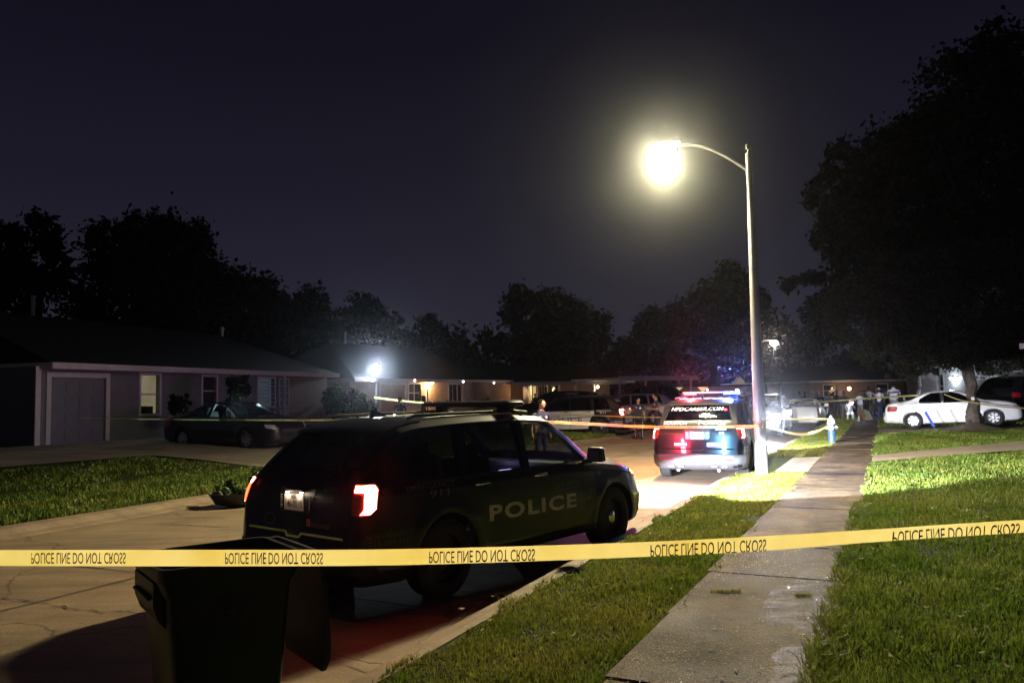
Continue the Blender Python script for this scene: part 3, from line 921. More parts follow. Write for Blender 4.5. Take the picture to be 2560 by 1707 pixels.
def loft(sp, xs, inset=0.0, zmin=None, flare=True):
    rings = []
    for x in xs:
        h = section(sp, x, inset, zmin)
        if len(h) > 44: h = h[::2] + ([h[-1]] if (len(h) - 1) % 2 else [])
        if flare:
            nh = []
            for (y, z) in h:
                if y > .6 and z < .95:
                    for xw in sp['wheels']:
                        d = math.hypot(x - xw, z - sp['wr'])
                        y += .022 * math.exp(-((d - sp['arch'] - .045) / .06) ** 2)
                nh.append((y, z))
            h = nh
        ring = [(x, -y, z) for (y, z) in h] + [(x, y, z) for (y, z) in reversed(h[1:-1])]
        rings.append(ring)
    n = len(rings[0]); b = MB()
    vs = [v for r_ in rings for v in r_]
    fs = [(i * n + k, (i + 1) * n + k, (i + 1) * n + (k + 1) % n, i * n + (k + 1) % n) for i in range(len(rings) - 1) for k in range(n)]
    fs.append(tuple(range(n))); fs.append(tuple(reversed([(len(rings) - 1) * n + k for k in range(n)])))
    b.add(vs, fs)
    me = b.mesh('hull')
    bm = bmesh.new(); bm.from_mesh(me); bmesh.ops.recalc_face_normals(bm, faces=bm.faces); bm.to_mesh(me); bm.free()
    return me

def cut(me, cutters):
    """subtract closed meshes from me, return the new mesh"""
    base = bpy.data.objects.new('tmp', me); C.objects.link(base)
    obs = [base]
    for c in cutters:
        oc = bpy.data.objects.new('tmpc', c); C.objects.link(oc); obs.append(oc)
        md = base.modifiers.new('b', 'BOOLEAN'); md.operation = 'DIFFERENCE'; md.object = oc; md.solver = 'EXACT'
    dg = bpy.context.evaluated_depsgraph_get(); dg.update()
    out = bpy.data.meshes.new_from_object(base.evaluated_get(dg))
    for o in obs: bpy.data.objects.remove(o)
    return out

def clean(me):
    bm = bmesh.new(); bm.from_mesh(me); bmesh.ops.recalc_face_normals(bm, faces=bm.faces); bm.to_mesh(me); bm.free(); return me

HULLS = {}
def hull(key, sp, windows=True):
    if key in HULLS: return HULLS[key]
    xs = sorted(set([round(v, 3) for v in sp['X']] + [round(v, 3) for v in seq(.2, sp['L'] - .2, .07)]))
    solid = loft(sp, xs)
    bm = bmesh.new(); bm.from_mesh(solid); bvh = BVHTree.FromBMesh(bm); bm.free()
    cs = []
    for xw in sp['wheels']:
        for sg in (-1, 1):
            b = MB()
            M_ = Matrix.Translation((xw, sg * .62, sp['wr'] + .01)) @ Matrix.Rotation(-sg * math.pi / 2, 4, 'X')
            b.lathe([(sp['arch'], 0), (sp['arch'], .7)], 40, 0, M_, cap=True)
            cs.append(clean(b.mesh()))
    if windows:
        a, e = sp['cavity']
        cs.append(loft(sp, seq(a, e, .15), .055, .42, False))
        for w in sp['side_windows']:
            b = MB(); b.prism(w, lambda p, q: (p, -1.5, q), lambda p, q: (p, 1.5, q)); cs.append(clean(b.mesh()))
        for key_ in ('windscreen', 'backlight'):
            ws = sp.get(key_)
            if ws:
                (x0, z0, y0), (x1, z1, y1) = ws
                d = Vector((x1 - x0, 0, z1 - z0)).normalized(); nn = Vector((-d.z, 0, d.x))
                if nn.z < 0: nn = -nn
                A = Vector((x0, 0, z0)) + d * .06; B_ = Vector((x1, 0, z1)) - d * .06
                pl = [A + Vector((0, -y0, 0)), A + Vector((0, y0, 0)), B_ + Vector((0, y1, 0)), B_ + Vector((0, -y1, 0))]
                b = MB(); b.add([p - nn * .22 for p in pl] + [p + nn * .3 for p in pl], [(0, 1, 2, 3), (7, 6, 5, 4), (0, 4, 5, 1), (1, 5, 6, 2), (2, 6, 7, 3), (3, 7, 4, 0)])
                cs.append(clean(b.mesh()))
        if sp.get('rear_window'):
            b = MB(); b.prism(sp['rear_window'], lambda p, q: (-.5, p, q), lambda p, q: (.9, p, q)); cs.append(clean(b.mesh()))
    body = cut(solid, cs)
    HULLS[key] = (body, bvh)
    return HULLS[key]

FR = {  # frames: origin plane, U, V, ray direction
    'R': (Vector((0, -3, 0)), Vector((1, 0, 0)), Vector((0, 0, 1)), Vector((0, 1, 0))),
    'L': (Vector((0, 3, 0)), Vector((-1, 0, 0)), Vector((0, 0, 1)), Vector((0, -1, 0))),
    'B': (Vector((-3, 0, 0)), Vector((0, -1, 0)), Vector((0, 0, 1)), Vector((1, 0, 0))),
    'F': (Vector((9, 0, 0)), Vector((0, 1, 0)), Vector((0, 0, 1)), Vector((-1, 0, 0))),
    'T': (Vector((0, 0, 5)), Vector((0, -1, 0)), Vector((1, 0, 0)), Vector((0, 0, -1))),
}
def drape(bm, frame, bvh, off, res=.06, skirt=0.0):
    o, U, V, D = frame
    us = [v.co.x for v in bm.verts]; vs = [v.co.y for v in bm.verts]
    for lo, hi, ax in ((min(us), max(us), 0), (min(vs), max(vs), 1)):
        k = math.ceil(lo / res) * res
        while k < hi:
            co = Vector((0, 0, 0)); co[ax] = k; no = Vector((0, 0, 0)); no[ax] = 1
            bmesh.ops.bisect_plane(bm, geom=bm.verts[:] + bm.edges[:] + bm.faces[:], plane_co=co, plane_no=no)
            k += res
    bmesh.ops.triangulate(bm, faces=bm.faces[:])
    nrm = {}
    last = None
    for v in bm.verts:
        P = o + U * v.co.x + V * v.co.y
        h, n, _, _ = bvh.ray_cast(P, D)
        if h is None:
            h, n, _, _ = bvh.find_nearest(P + D * 2.2)
        if n.dot(D) > 0: n = -n
        v.co = h + n * off; nrm[v] = n
    if skirt:
        be = [e for e in bm.edges if e.is_boundary]
        r_ = bmesh.ops.extrude_edge_only(bm, edges=be)
        for v in r_['geom']:
            if isinstance(v, bmesh.types.BMVert):
                _, n, _, _ = bvh.find_nearest(v.co)
                if n.dot(D) > 0: n = -n
                v.co -= n * skirt
    return bm

def patch(name, poly, side, bvh, m, parent, off=.004, res=.07, skirt=0.0, frame=None, smooth=True):
    bm = bmesh.new()
    f = bm.faces.new([bm.verts.new((p[0], p[1], 0)) for p in poly])
    drape(bm, frame or FR[side], bvh, off, res, skirt)
    bmesh.ops.recalc_face_normals(bm, faces=bm.faces)
    me = bpy.data.meshes.new(name); bm.to_mesh(me); bm.free()
    return link_mesh(name, me, m, parent, smooth, 40)

def text_mesh(txt, w, h, bold=.012, shear=0.0, spacing=1.0):
    cu = bpy.data.curves.new('t', 'FONT'); cu.body = txt; cu.size = 1; cu.shear = shear; cu.offset = bold; cu.space_character = spacing
    cu.resolution_u = 3; cu.fill_mode = 'BOTH'
    o = bpy.data.objects.new('t', cu); C.objects.link(o)
    dg = bpy.context.evaluated_depsgraph_get()
    me = bpy.data.meshes.new_from_object(o.evaluated_get(dg))
    bpy.data.objects.remove(o); bpy.data.curves.remove(cu)
    vs = [v.co for v in me.vertices]
    x0, x1 = min(v.x for v in vs), max(v.x for v in vs); y0, y1 = min(v.y for v in vs), max(v.y for v in vs)
    for v in me.vertices:
        v.co = Vector(((v.co.x - x0) / (x1 - x0) * w, (v.co.y - y0) / (y1 - y0) * h, 0))
    return me
def decal(name, txt, u, v, w, h, side, bvh, m, parent, off=.007, bold=.012, shear=0.0, spacing=1.0, slope=0.0):
    me = text_mesh(txt, w, h, bold, shear, spacing)
    bm = bmesh.new(); bm.from_mesh(me); bpy.data.meshes.remove(me)
    for q in bm.verts: q.co.y += slope * q.co.x
    bmesh.ops.translate(bm, verts=bm.verts, vec=(u, v, 0))
    drape(bm, FR[side], bvh, off, .12)
    me = bpy.data.meshes.new(name); bm.to_mesh(me); bm.free()
    return link_mesh(name, me, m, parent)

def wheel(parent, x, y, r, w, rim_m, kind, out):
    """out = -1 for the right-hand side"""
    M_ = Matrix.Translation((x, y, r)) @ Matrix.Rotation(-out * math.pi / 2, 4, 'X')
    h = w / 2
    b = MB(); b.lathe([(r * .62, -h * .85), (r * .70, -h), (r * .90, -h), (r * .985, -h * .8), (r, -h * .45), (r * 1.0, 0), (r, h * .45), (r * .985, h * .8), (r * .90, h), (r * .70, h), (r * .62, h * .85), (r * .60, 0), (r * .62, -h * .85)], 40, 0, M_)
    wl = b.build('wheel', MT['tyre'], parent, smooth=True, sharp=40)
    b = MB()
    b.lathe([(r * .63, h * .86), (r * .60, h * .9), (r * .57, h * .55), (r * .56, -h * .6)], 36, 0, M_)
    if kind == 'steel':
        b.lathe([(r * .57, h * .35), (r * .45, h * .30), (r * .36, h * .45), (r * .22, h * .50), (.001, h * .50)], 36, 0, M_)
    else:
        ns = 7 if kind == 'spoke7' else 5
        for k in range(ns):
            an = 2 * math.pi * k / ns
            for rr_, zz, wd in ((r * .57, h * .8, .05), ):
                p0 = M_ @ Vector((math.cos(an) * r * .12, math.sin(an) * r * .12, h * .7)); p1 = M_ @ Vector((math.cos(an) * r * .58, math.sin(an) * r * .58, h * .72))
                q = Vector((-math.sin(an), math.cos(an), 0)); q = (M_.to_3x3() @ q)
                zz_ = M_.to_3x3() @ Vector((0, 0, 1))
                wa, wb = .030, .048
                b.add([p0 - q * wa, p0 + q * wa, p1 + q * wb, p1 - q * wb, p0 - q * wa - zz_ * .03, p0 + q * wa - zz_ * .03, p1 + q * wb - zz_ * .03, p1 - q * wb - zz_ * .03],
                      [(0, 1, 2, 3), (7, 6, 5, 4), (0, 4, 5, 1), (1, 5, 6, 2), (2, 6, 7, 3), (3, 7, 4, 0)])
        bk = MB(); bk.lathe([(r * .56, h * .1), (.001, h * .1)], 24, 0, M_); bk.build('brake_disc', MT['steel_wheel'], wl)
    b.build('rim', rim_m, wl, smooth=True, sharp=35)
    b = MB(); b.lathe([(r * .20, h * .50), (r * .19, h * .72), (r * .13, h * .80), (.001, h * .82)], 20, 0, M_)
    b.build('hubcap', MT['chrome'] if kind == 'steel' else rim_m, wl, smooth=True)
    return wl

def plate(parent, c, txt1, txt2, m_back=None, tilt=0, w=.305, h=.152, bvh=None):
    if bvh:
        xs_ = []
        for y in (-w / 2, 0, w / 2):
            for z in (-h / 2, h / 2):
                hit = bvh.ray_cast(Vector((-2, c[1] + y, c[2] + z)), Vector((1, 0, 0)))[0]
                if hit is not None: xs_.append(hit.x)
        c = (min(xs_) - .016, c[1], c[2])
    M_ = Matrix.Translation(c) @ Matrix.Rotation(tilt, 4, 'Y')
    b = MB(); b.box((0, 0, 0), (.006, w, h)); 
    pl = b.build('licence_plate', m_back or MT['plate'], parent, bevel=.004, M=M_)
    def t(s, u, v, ww, hh, m):
        me = text_mesh(s, ww, hh, .005)
        me.transform(M_ @ Matrix.Translation((-.0055, -u, v)) @ Matrix(((0, 0, -1, 0), (-1, 0, 0, 0), (0, 1, 0, 0), (0, 0, 0, 1))))
        link_mesh('lettering', me, m, pl)
    if txt1: t(txt1, -.045, .038, .09, .022, MT['decal_black'])
    if txt2: t(txt2, -.125, -.050, .25, .072, MT['decal_black'])
    return pl

def seat_mesh(x, y, z):
    b = MB()
    b.box((x, y, z), (.5, .48, .14)); b.box((x - .28, y, z + .35), (.13, .46, .62), rot=Matrix.Rotation(R(-12), 3, 'Y')); b.box((x - .38, y, z + .72), (.09, .26, .15))
    return b

def finish(root, L, rear, heading, z=0.0, pitch=0.0):
    """shift the parts so the root sits under the middle of the car, then place it by its rear bumper"""
    done = set()
    sh = Matrix.Translation((-L / 2, 0, 0))
    def walk(o):
        for c in o.children:
            if c.type == 'MESH' and c.data.name not in done:
                done.add(c.data.name); c.data.transform(sh)
            elif c.type == 'LIGHT': c.location.x -= L / 2
            walk(c)
    walk(root)
    h = R(heading)
    f = Vector((math.sin(h), math.cos(h), 0))
    root.location = Vector((rear[0], rear[1], z)) + f * L / 2
    root.rotation_euler = (0, -pitch, math.pi / 2 - h)
    root.rotation_mode = 'XYZ'
    return root

def lamp_frame(sx_, sy_):
    """rays that come in over a corner: sx_ -1 rear / +1 front, sy_ -1 right / +1 left"""
    D = Vector((-sx_ * 1.0, -sy_ * .75, 0)).normalized()
    U = D.cross(Vector((0, 0, 1))).normalized()     # to the viewer's right
    return D, U

def car(sp, key, name, label, cat, paint, group=None, wheel_kind='steel', rim='steel_wheel', glassm='tint', lit_tail=False, lit_head=False, interior=True, trim=True, bumper='plastic', white_doors=False, tail_m=None, handles='chrome'):
    body_me, bvh = hull(key, sp)
    L = sp['L']
    root = empty(name, (0, 0, 0), 0, label, cat, group)
    body = link_mesh('body', body_me.copy(), MT[paint], root, True, 32)
    suv = sp is SUV or sp.get('suvlike')
    hb = sp['side_windows'][0][0][1]      # belt height
    # glass
    def grow(poly, g):
        cx = sum(p[0] for p in poly) / len(poly); cy = sum(p[1] for p in poly) / len(poly)
        return [(p[0] + g * (1 if p[0] > cx else -1), p[1] + g * (1 if p[1] > cy else -1)) for p in poly]
    for w in sp['side_windows']:
        g_ = grow(w, .015)
        gm = MT['pane'] if (w is sp['side_windows'][0] and name == 'police_suv') else MT[glassm]
        patch('window', g_, 'R', bvh, gm, root, -.012, .12)
        patch('window', [(-p, q) for p, q in reversed(g_)], 'L', bvh, gm, root, -.012, .12)
    if sp.get('rear_window'):
        patch('rear_window', grow(sp['rear_window'], .02), 'B', bvh, MT['tint'], root, -.012, .12)
    for k_, nm in (('windscreen', 'windscreen'), ('backlight', 'rear_window')):
        if sp.get(k_):
            (x0, z0, y0), (x1, z1, y1) = sp[k_]
            poly = [(-y0, x0), (y0, x0), (y1, x1), (-y1, x1)]
            patch(nm, poly, 'T', bvh, MT['pane' if k_ == 'windscreen' else 'tint'], root, -.012, .12)
    # wheels
    wr = sp['wr']
    for xw in sp['wheels']:
        for sg in (-1, 1):
            wheel(root, xw, sg * sp['track'], wr, .24 if suv else .21, MT[rim], wheel_kind, sg)
    # dark liner so that one does not look through the wells
    b = MB(); b.box((L / 2, 0, .30), (L * .86, sp['track'] * 1.1, .12)); b.build('underbody', MT['plastic'], root)
    ys = pch(sp['ys'], L / 2)
    # mirrors, handles
    xm = sp['side_windows'][0][1][0] - .12
    for sg in (-1, 1):
        b = MB(); b.box((xm, sg * (ys + .11), hb + .07), (.13, .22, .17), taper=.85); b.box((xm + .01, sg * (ys - .02), hb - .01), (.07, .14, .05))
        b.build('mirror', MT['plastic' if suv else paint], root, bevel=.03, smooth=True)
        for xd in ((sp['side_windows'][0][0][0] + .12), (sp['side_windows'][1][0][0] + .14)):
            yb = (ys + pch(sp['ybelt'], xd)) / 2
            b = MB(); b.tube([(xd - .10, sg * (yb + .02), hb - .095), (xd - .08, sg * (yb + .05), hb - .09), (xd + .08, sg * (yb + .05), hb - .09), (xd + .10, sg * (yb + .02), hb - .095)], [.012, .016, .016, .012], 8)
            b.build('door_handle', MT[handles], root, smooth=True)
    if trim:
        w0 = sp['side_windows']
        xa, xb = w0[-1][0][0], w0[0][1][0]
        poly = [(xa + .06, hb - .022), (xb, hb - .035), (xb, hb - .012), (xa + .06, hb + .004)]
        patch('belt_trim', poly, 'R', bvh, MT['chrome'] if not suv else MT['plastic'], root, .006, .2, .008)
        patch('belt_trim', [(-p, q) for p, q in reversed(poly)], 'L', bvh, MT['chrome'] if not suv else MT['plastic'], root, .006, .2, .008)
    if not suv:
        xb = sp['side_windows'][0][0][0]; z1_ = sp['side_windows'][0][-1][1]
        poly = [(xb - .10, hb + .02), (xb + .02, hb + .02), (xb + .04, z1_ - .01), (xb - .08, z1_ - .01)]
        patch('door_pillar', poly, 'R', bvh, MT['plastic'], root, .004, .1); patch('door_pillar', [(-p, q) for p, q in reversed(poly)], 'L', bvh, MT['plastic'], root, .004, .1)
    # bumpers
    if suv:
        pr = [(-.95, .28), (.95, .28), (.95, .58), (-.95, .58)]
        patch('rear_bumper', pr, 'B', bvh, MT[bumper], root, .02, .1, .03)
        patch('front_bumper', [(-.9, .30), (.9, .30), (.9, .62), (-.9, .62)], 'F', bvh, MT['plastic'], root, .012, .1, .02)
        patch('grille', [(-.55, .66), (.55, .66), (.58, .84), (-.58, .84)], 'F', bvh, MT['plastic'], root, .012, .1, .02)
    else:
        patch('grille', [(-.38, .50), (.38, .50), (.42, .62), (-.42, .62)], 'F', bvh, MT['plastic'], root, .008, .1, .012)
        patch('rear_bumper', [(-.72, .30), (.72, .30), (.74, .52), (-.74, .52)], 'B', bvh, MT[paint], root, .02, .1, .03)
    # interior
    if interior:
        b = MB(); x0, x1 = sp['cavity']
        zs = .62 if suv else .50
        for y in (-.38, .38):
            sb = seat_mesh(x1 - 1.1, y, zs); sb.build('seat', MT['seat'], root, bevel=.04, smooth=True)
            sb = seat_mesh(x1 - 2.0, y, zs); sb.build('seat', MT['seat'], root, bevel=.04, smooth=True)
        b = MB(); b.box((x1 - .12, 0, hb - .14), (.42, 1.35, .22)); b.build('dashboard', MT['cabin'], root, bevel=.05, smooth=True)
        b = MB()
        c_ = Vector((x1 - .52, .38, hb - .08)); 
        ring = [c_ + Vector((-math.sin(a) * .07, math.cos(a) * .18, math.sin(a) * .17)) for a in [2 * math.pi * i / 20 for i in range(21)]]
        b.tube(ring, .014, 6, cap=False); b.tube([c_, c_ + Vector((.3, 0, -.06))], .02, 6); b.tube([ring[0], c_, ring[10]], .012, 6)
        b.build('steering_wheel', MT['cabin'], root, smooth=True)
    return root, bvh

def curve_pts(pts, n=6):
    return pts

def tail_lamps(root, bvh, z0, z1, u0, u1, lit, sp, inner=False):
    """lamps wrapped round the rear corners"""
    for sg in (-1, 1):
        D, U = lamp_frame(-1, sg)
        O = Vector((.25, sg * .9, 0)) - D * 3
        fr = (O, U, Vector((0, 0, 1)), D)
        # u runs to the viewer's right; outer side is + for the right-hand lamp
        k = 1 if sg < 0 else -1
        def P(a): return [(k * p[0], p[1]) for p in (a if k > 0 else list(reversed(a)))]
        h = z1 - z0
        full = [(u0, z0 + .02), (u0 + .03, z0), (u1 - .06, z0), (u1 - .01, z0 + .05), (u1, z1 - .06), (u1 - .03, z1 - .01), (u0 + .03, z1), (u0, z1 - .03)]
        base = patch('tail_light', P(full), None, bvh, MT['red_lens'], root, .010, .05, .014, frame=fr)
        if lit:
            cpoly = [(u0 + .02, z1 - .075), (u0 + .025, z1 - .02), (u1 - .04, z1 - .02), (u1 - .012, z1 - .06), (u1 - .018, z0 + .055), (u1 - .06, z0 + .012), (u0 + .075, z0 + .012), (u1 - .105, z0 + .055), (u1 - .105, z1 - .075)]
            patch('lit_element', P(cpoly), None, bvh, MT['tail_glow'], base, .016, .05, .004, frame=fr)
            if inner and sg > 0: patch('lit_element', P([(u0 + .012, z0 + .03), (u0 + .07, z0 + .03), (u0 + .07, z1 - .08), (u0 + .012, z1 - .08)]), None, bvh, MT['tail_glow_soft'], base, .016, .05, .004, frame=fr)
def head_lamps(root, bvh, z0, z1, L, lit=None, m='clear_lens', y=.72, w=.30):
    for sg in (-1, 1):
        D, U = lamp_frame(1, sg)
        O = Vector((L - .30, sg * y, 0)) - D * 3
        fr = (O, U, Vector((0, 0, 1)), D)
        k = 1 if sg > 0 else -1
        poly = [(-w * .5, z0 + .02), (-w * .45, z0), (w * .5, z0 + .04), (w * .7, z1), (w * .6, z1 + .01), (-w * .5, z1 - .02)]
        P = [(k * p[0], p[1]) for p in (poly if k > 0 else list(reversed(poly)))]
        base = patch('headlight', P, None, bvh, MT[m], root, .008, .05, .012, frame=fr)
        if lit:
            q = [(-w * .42, z0 + .03), (w * .05, z0 + .035), (w * .05, z1 - .03), (-w * .42, z1 - .04)]
            Q = [(k * p[0], p[1]) for p in (q if k > 0 else list(reversed(q)))]
            patch('lit_element', Q, None, bvh, MT[lit], base, .014, .05, .004, frame=fr)

def light_bar(root, x, z, lit=(), half=.70):
    b = MB(); b.box((x, 0, z), (.28, 2 * half, .055)); 
    bar = b.build('light_bar', MT['plastic'], root, bevel=.02, smooth=True)
    for y in (-.5, .5):
        b = MB(); b.box((x, y, z - .06), (.10, .12, .08)); b.tube([(x, y * 1.1, z - .07), (x, math.copysign(.77, y), z - .13)], .012, 6)
        b.build('bracket', MT['plastic'], bar)
    b = MB(); b.box((x, 0, z + .030), (.27, 2 * half - .04, .022)); b.build('lens', MT['clear_lens'], bar, bevel=.008)
    for (y, w, m) in lit:
        b = MB(); b.box((x - .02, y, z + .002), (.26, w, .058)); b.build('lit_module', MT[m], bar, bevel=.01)
    return bar

def exhaust_and_hatch(root, bvh):
    # chrome strip with its kink above the rear bumper, spoiler, wiper
    poly = [(-.74, .69), (-.14, .69), (-.10, .655), (.10, .655), (.14, .69), (.74, .69), (.74, .712), (.12, .712), (.08, .677), (-.08, .677), (-.12, .712), (-.74, .712)]
    patch('chrome_strip', poly, 'B', bvh, MT['chrome'], root, .010, .08, .012)
    b = MB()
    prof = [(.50, 1.62), (.56, 1.66), (.80, 1.72), (1.0, 1.74), (1.0, 1.72), (.78, 1.69), (.60, 1.64)]
    vs = []; n = len(prof)
    for y in seq(-.68, .68, .17):
        e = -.05 * (y / .68) ** 2
        vs += [(p[0] - e * .8, y, p[1] + e * .55) for p in prof]
    k = len(vs) // n
    fs = [(i * n + j, (i + 1) * n + j, (i + 1) * n + (j + 1) % n, i * n + (j + 1) % n) for i in range(k - 1) for j in range(n)]
    fs += [tuple(range(n)), tuple(reversed(range((k - 1) * n, k * n)))]
    b.add(vs, fs); b.build('roof_spoiler', MT['paint_black'], root, smooth=True, sharp=40)
    b = MB(); b.add([(.98, -.022, 1.74), (.98, .022, 1.74), (1.20, .012, 1.75), (1.20, -.012, 1.75), (1.0, -.008, 1.825), (1.0, .008, 1.825), (1.04, .006, 1.83), (1.04, -.006, 1.83)],
                    [(0, 1, 2, 3), (0, 4, 5, 1), (1, 5, 6, 2), (2, 6, 7, 3), (3, 7, 4, 0), (4, 7, 6, 5)])
    b.build('roof_antenna', MT['plastic'], root, smooth=True, sharp=50)
    b = MB(); b.tube([(1.95, .22, 1.74), (1.95, .22, 1.83)], .018, 10); b.build('roof_antenna', MT['plastic'], root)
    b = MB()
    for y in (-.42, .42): b.tube([(.10, y, .25), (.3, y, .25)], .035, 14)
    b.tube([(.35, -.6, .27), (.4, 0, .30), (.35, .6, .27)], .05, 12)
    b.build('exhaust', MT['steel_wheel'], root, smooth=True)
    b = MB()
    for y in (-.60, .60):
        b.tube([(.95, y, 1.74), (1.05, y, 1.765), (2.6, y, 1.77), (2.85, y, 1.745)], .016, 8)
    b.build('roof_rail', MT['plastic'], root, smooth=True)

def shield(root, bvh, u, v, w, h, side, m):
    k = 1
    outline = [(0, h), (.16 * w, h * .93), (.5 * w, h), (.84 * w, h * .93), (w, h), (w * 1.02, h * .55), (w * .86, h * .22), (w * .5, 0), (w * .14, h * .22), (-.02 * w, h * .55)]
    inner = [((p[0] - w / 2) * .84 + w / 2, (p[1] - h / 2) * .84 + h / 2) for p in outline]
    n = len(outline)
    bm = bmesh.new()
    A = [bm.verts.new((u + p[0], v + p[1], 0)) for p in outline]; B_ = [bm.verts.new((u + p[0], v + p[1], 0)) for p in inner]
    for i in range(n):
        bm.faces.new((A[i], A[(i + 1) % n], B_[(i + 1) % n], B_[i]))
    # five-pointed star in the middle
    c = bm.verts.new((u + w / 2, v + h * .5, 0)); st = []
    for i in range(10):
        r_ = (w * .27 if i % 2 == 0 else w * .11); a = math.pi / 2 + i * math.pi / 5
        st.append(bm.verts.new((u + w / 2 + r_ * math.cos(a), v + h * .5 + r_ * math.sin(a), 0)))
    for i in range(10): bm.faces.new((c, st[i], st[(i + 1) % 10]))
    drape(bm, FR[side], bvh, .006, .1)
    me = bpy.data.meshes.new('shield'); bm.to_mesh(me); bm.free()
    return link_mesh('shield_emblem', me, m, root)

def police_suv(label, letter, quarter, rear_letter, plates, number, doors=None, lit_tail=True, light_lit=(), extra_rear=None, bumper='plastic', head_lit=None, door_letter=None, group='police utility vehicles', inner_left=False):
    root, bvh = car(SUV, 'suv', 'police_suv', label, 'police car', 'paint_black', group, 'steel', 'steel_wheel', 'tint', interior=True, bumper=bumper, handles='chrome')
    exhaust_and_hatch(root, bvh)
    tail_lamps(root, bvh, .91, 1.18, -.17, .04, lit_tail, SUV, inner_left)
    head_lamps(root, bvh, .80, .94, 5.05, head_lit)
    light_bar(root, 2.55, 1.85, light_lit)
    sides = ('R', 'L')
    for sd in sides:
        sgn = 1 if sd == 'R' else -1
        def U(x, w): return x if sd == 'R' else -x - w
        if doors:
            for (xa, xb) in ((2.40, 3.72), (1.42, 2.385)):
                poly = [(xa, .34), (xb, .34), (xb + (.04 if xa > 2.3 else 0), 1.0), (xb + (.03 if xa > 2.3 else 0), 1.09), (xa, 1.10)]
                if xa < 2: poly = [(1.62, .36), (2.385, .34), (2.385, 1.10), (1.36, 1.105), (1.34, .98), (1.50, .80)]
                if sd == 'L': poly = [(-p, q) for p, q in reversed(poly)]
                patch('door', poly, sd, bvh, MT[doors], root, .006, .08, .01)
        else:
            # dark seams round the black doors
            for xx in (1.38, 2.40, 3.74):
                poly = [(xx, .36), (xx + .008, .36), (xx + .008, 1.10), (xx, 1.10)]
                if sd == 'L': poly = [(-p, q) for p, q in reversed(poly)]
                patch('door_seam', poly, sd, bvh, MT['decal_black'], root, .003, .1)
        dl = MT[door_letter or letter]
        off = .012 if doors else .006
        if sd == 'R':
            decal('lettering', 'POLICE', 1.70, .66, 1.56, .165, sd, bvh, dl, root, off, .034, spacing=1.18, slope=-.025)
            decal('lettering', 'HOUSTON', 2.84, .84, .54, .080, sd, bvh, MT[quarter] if not doors else dl, root, off, .004)
            shield(root, bvh, 3.44, .62, .22, .32, sd, MT[rear_letter] if not doors else dl)
            decal('lettering', 'EMERGENCY', .60, 1.075, .64, .050, sd, bvh, MT[quarter], root, .006, .008)
            decal('lettering', '911', .88, .985, .26, .075, sd, bvh, MT[quarter], root, .006, .01)
            decal('lettering', 'NON EMERGENCY', .12, .70, .52, .045, sd, bvh, MT[rear_letter], root, .006, .006)
            decal('lettering', '713-884-3131', .14, .63, .48, .055, sd, bvh, MT[rear_letter], root, .006, .006)
        else:
            decal('lettering', 'POLICE', -3.37, .64, 1.50, .185, sd, bvh, dl, root, off, .018, spacing=1.12)
            decal('lettering', 'HOUSTON', -3.36, .845, .50, .095, sd, bvh, dl, root, off, .004)
            shield(root, bvh, -3.70, .62, .24, .34, sd, dl)
            decal('lettering', 'EMERGENCY', -1.24, 1.075, .62, .050, sd, bvh, MT[quarter], root, .006, .008)
            decal('lettering', '911', -1.10, .985, .25, .075, sd, bvh, MT[quarter], root, .006, .01)
            decal('lettering', 'NON EMERGENCY', -.66, .62, .52, .045, sd, bvh, MT[rear_letter], root, .006, .006)
            decal('lettering', '713-884-3131', -.64, .55, .48, .055, sd, bvh, MT[rear_letter], root, .006, .006)
    decal('lettering', 'HPDCAREER.COM', -.60, 1.49, 1.12, .075, 'B', bvh, MT[rear_letter], root, .006, .008, .3)
    decal('lettering', 'HOUSTON', -.72, 1.20, .50, .075, 'B', bvh, MT[rear_letter], root, .006, .012, .15)
    decal('lettering', 'POLICE', .02, 1.20, .58, .075, 'B', bvh, MT[rear_letter], root, .006, .012, .15)
    decal('lettering', number, .38, 1.09, .22, .050, 'B', bvh, MT[rear_letter], root, .006, .006)
    decal('lettering', 'SE', .45, 1.00, .11, .050, 'B', bvh, MT[rear_letter], root, .006, .006)
    decal('lettering', number, -.58, 1.25, 1.16, .85, 'T', bvh, MT['decal_white'], root, .010, .02)
    # plate recess, plate, and stickers
    patch('plate_recess', [(-.24, .88), (.24, .88), (.27, 1.11), (-.27, 1.11)], 'B', bvh, MT['plastic'], root, .004, .1)
    plate(root, (.062, 0, .98), 'TEXAS', plates, bvh=bvh)
    return root, bvh
# ------------------------------------------------------------------ the vehicles themselves
# 1 near all-black police SUV
near, bv = police_suv('black police utility vehicle nearest the camera with glowing red tail lamp and plate 146-0010', 'decal_grey', 'decal_dim', 'decal_faint', '146-0010', '50994', inner_left=True)
# round faint seal, orange and grey stickers low on the hatch
b = MB()
ring = [(-.40 + .095 * math.cos(a), .80 + .06 * math.sin(a)) for a in [2 * math.pi * i / 28 for i in range(28)]]
ri = [(-.40 + .075 * math.cos(a), .80 + .045 * math.sin(a)) for a in [2 * math.pi * i / 28 for i in range(28)]]
bm = bmesh.new(); A_ = [bm.verts.new((*p, 0)) for p in ring]; B_ = [bm.verts.new((*p, 0)) for p in ri]
for i in range(28): bm.faces.new((A_[i], A_[(i + 1) % 28], B_[(i + 1) % 28], B_[i]))
drape(bm, FR['B'], bv, .006, .1); me = bpy.data.meshes.new('s'); bm.to_mesh(me); bm.free(); link_mesh('round_seal', me, MT['decal_faint'], near)
MT['sticker_orange'] = mat('orange sticker', (.35, .09, .02), .6)
MT['sticker_red'] = mat('dull red sticker', (.10, .035, .025), .6)
patch('sticker', [(.19, .77), (.25, .77), (.25, .84), (.19, .84)], 'B', bv, MT['sticker_orange'], near, .006)
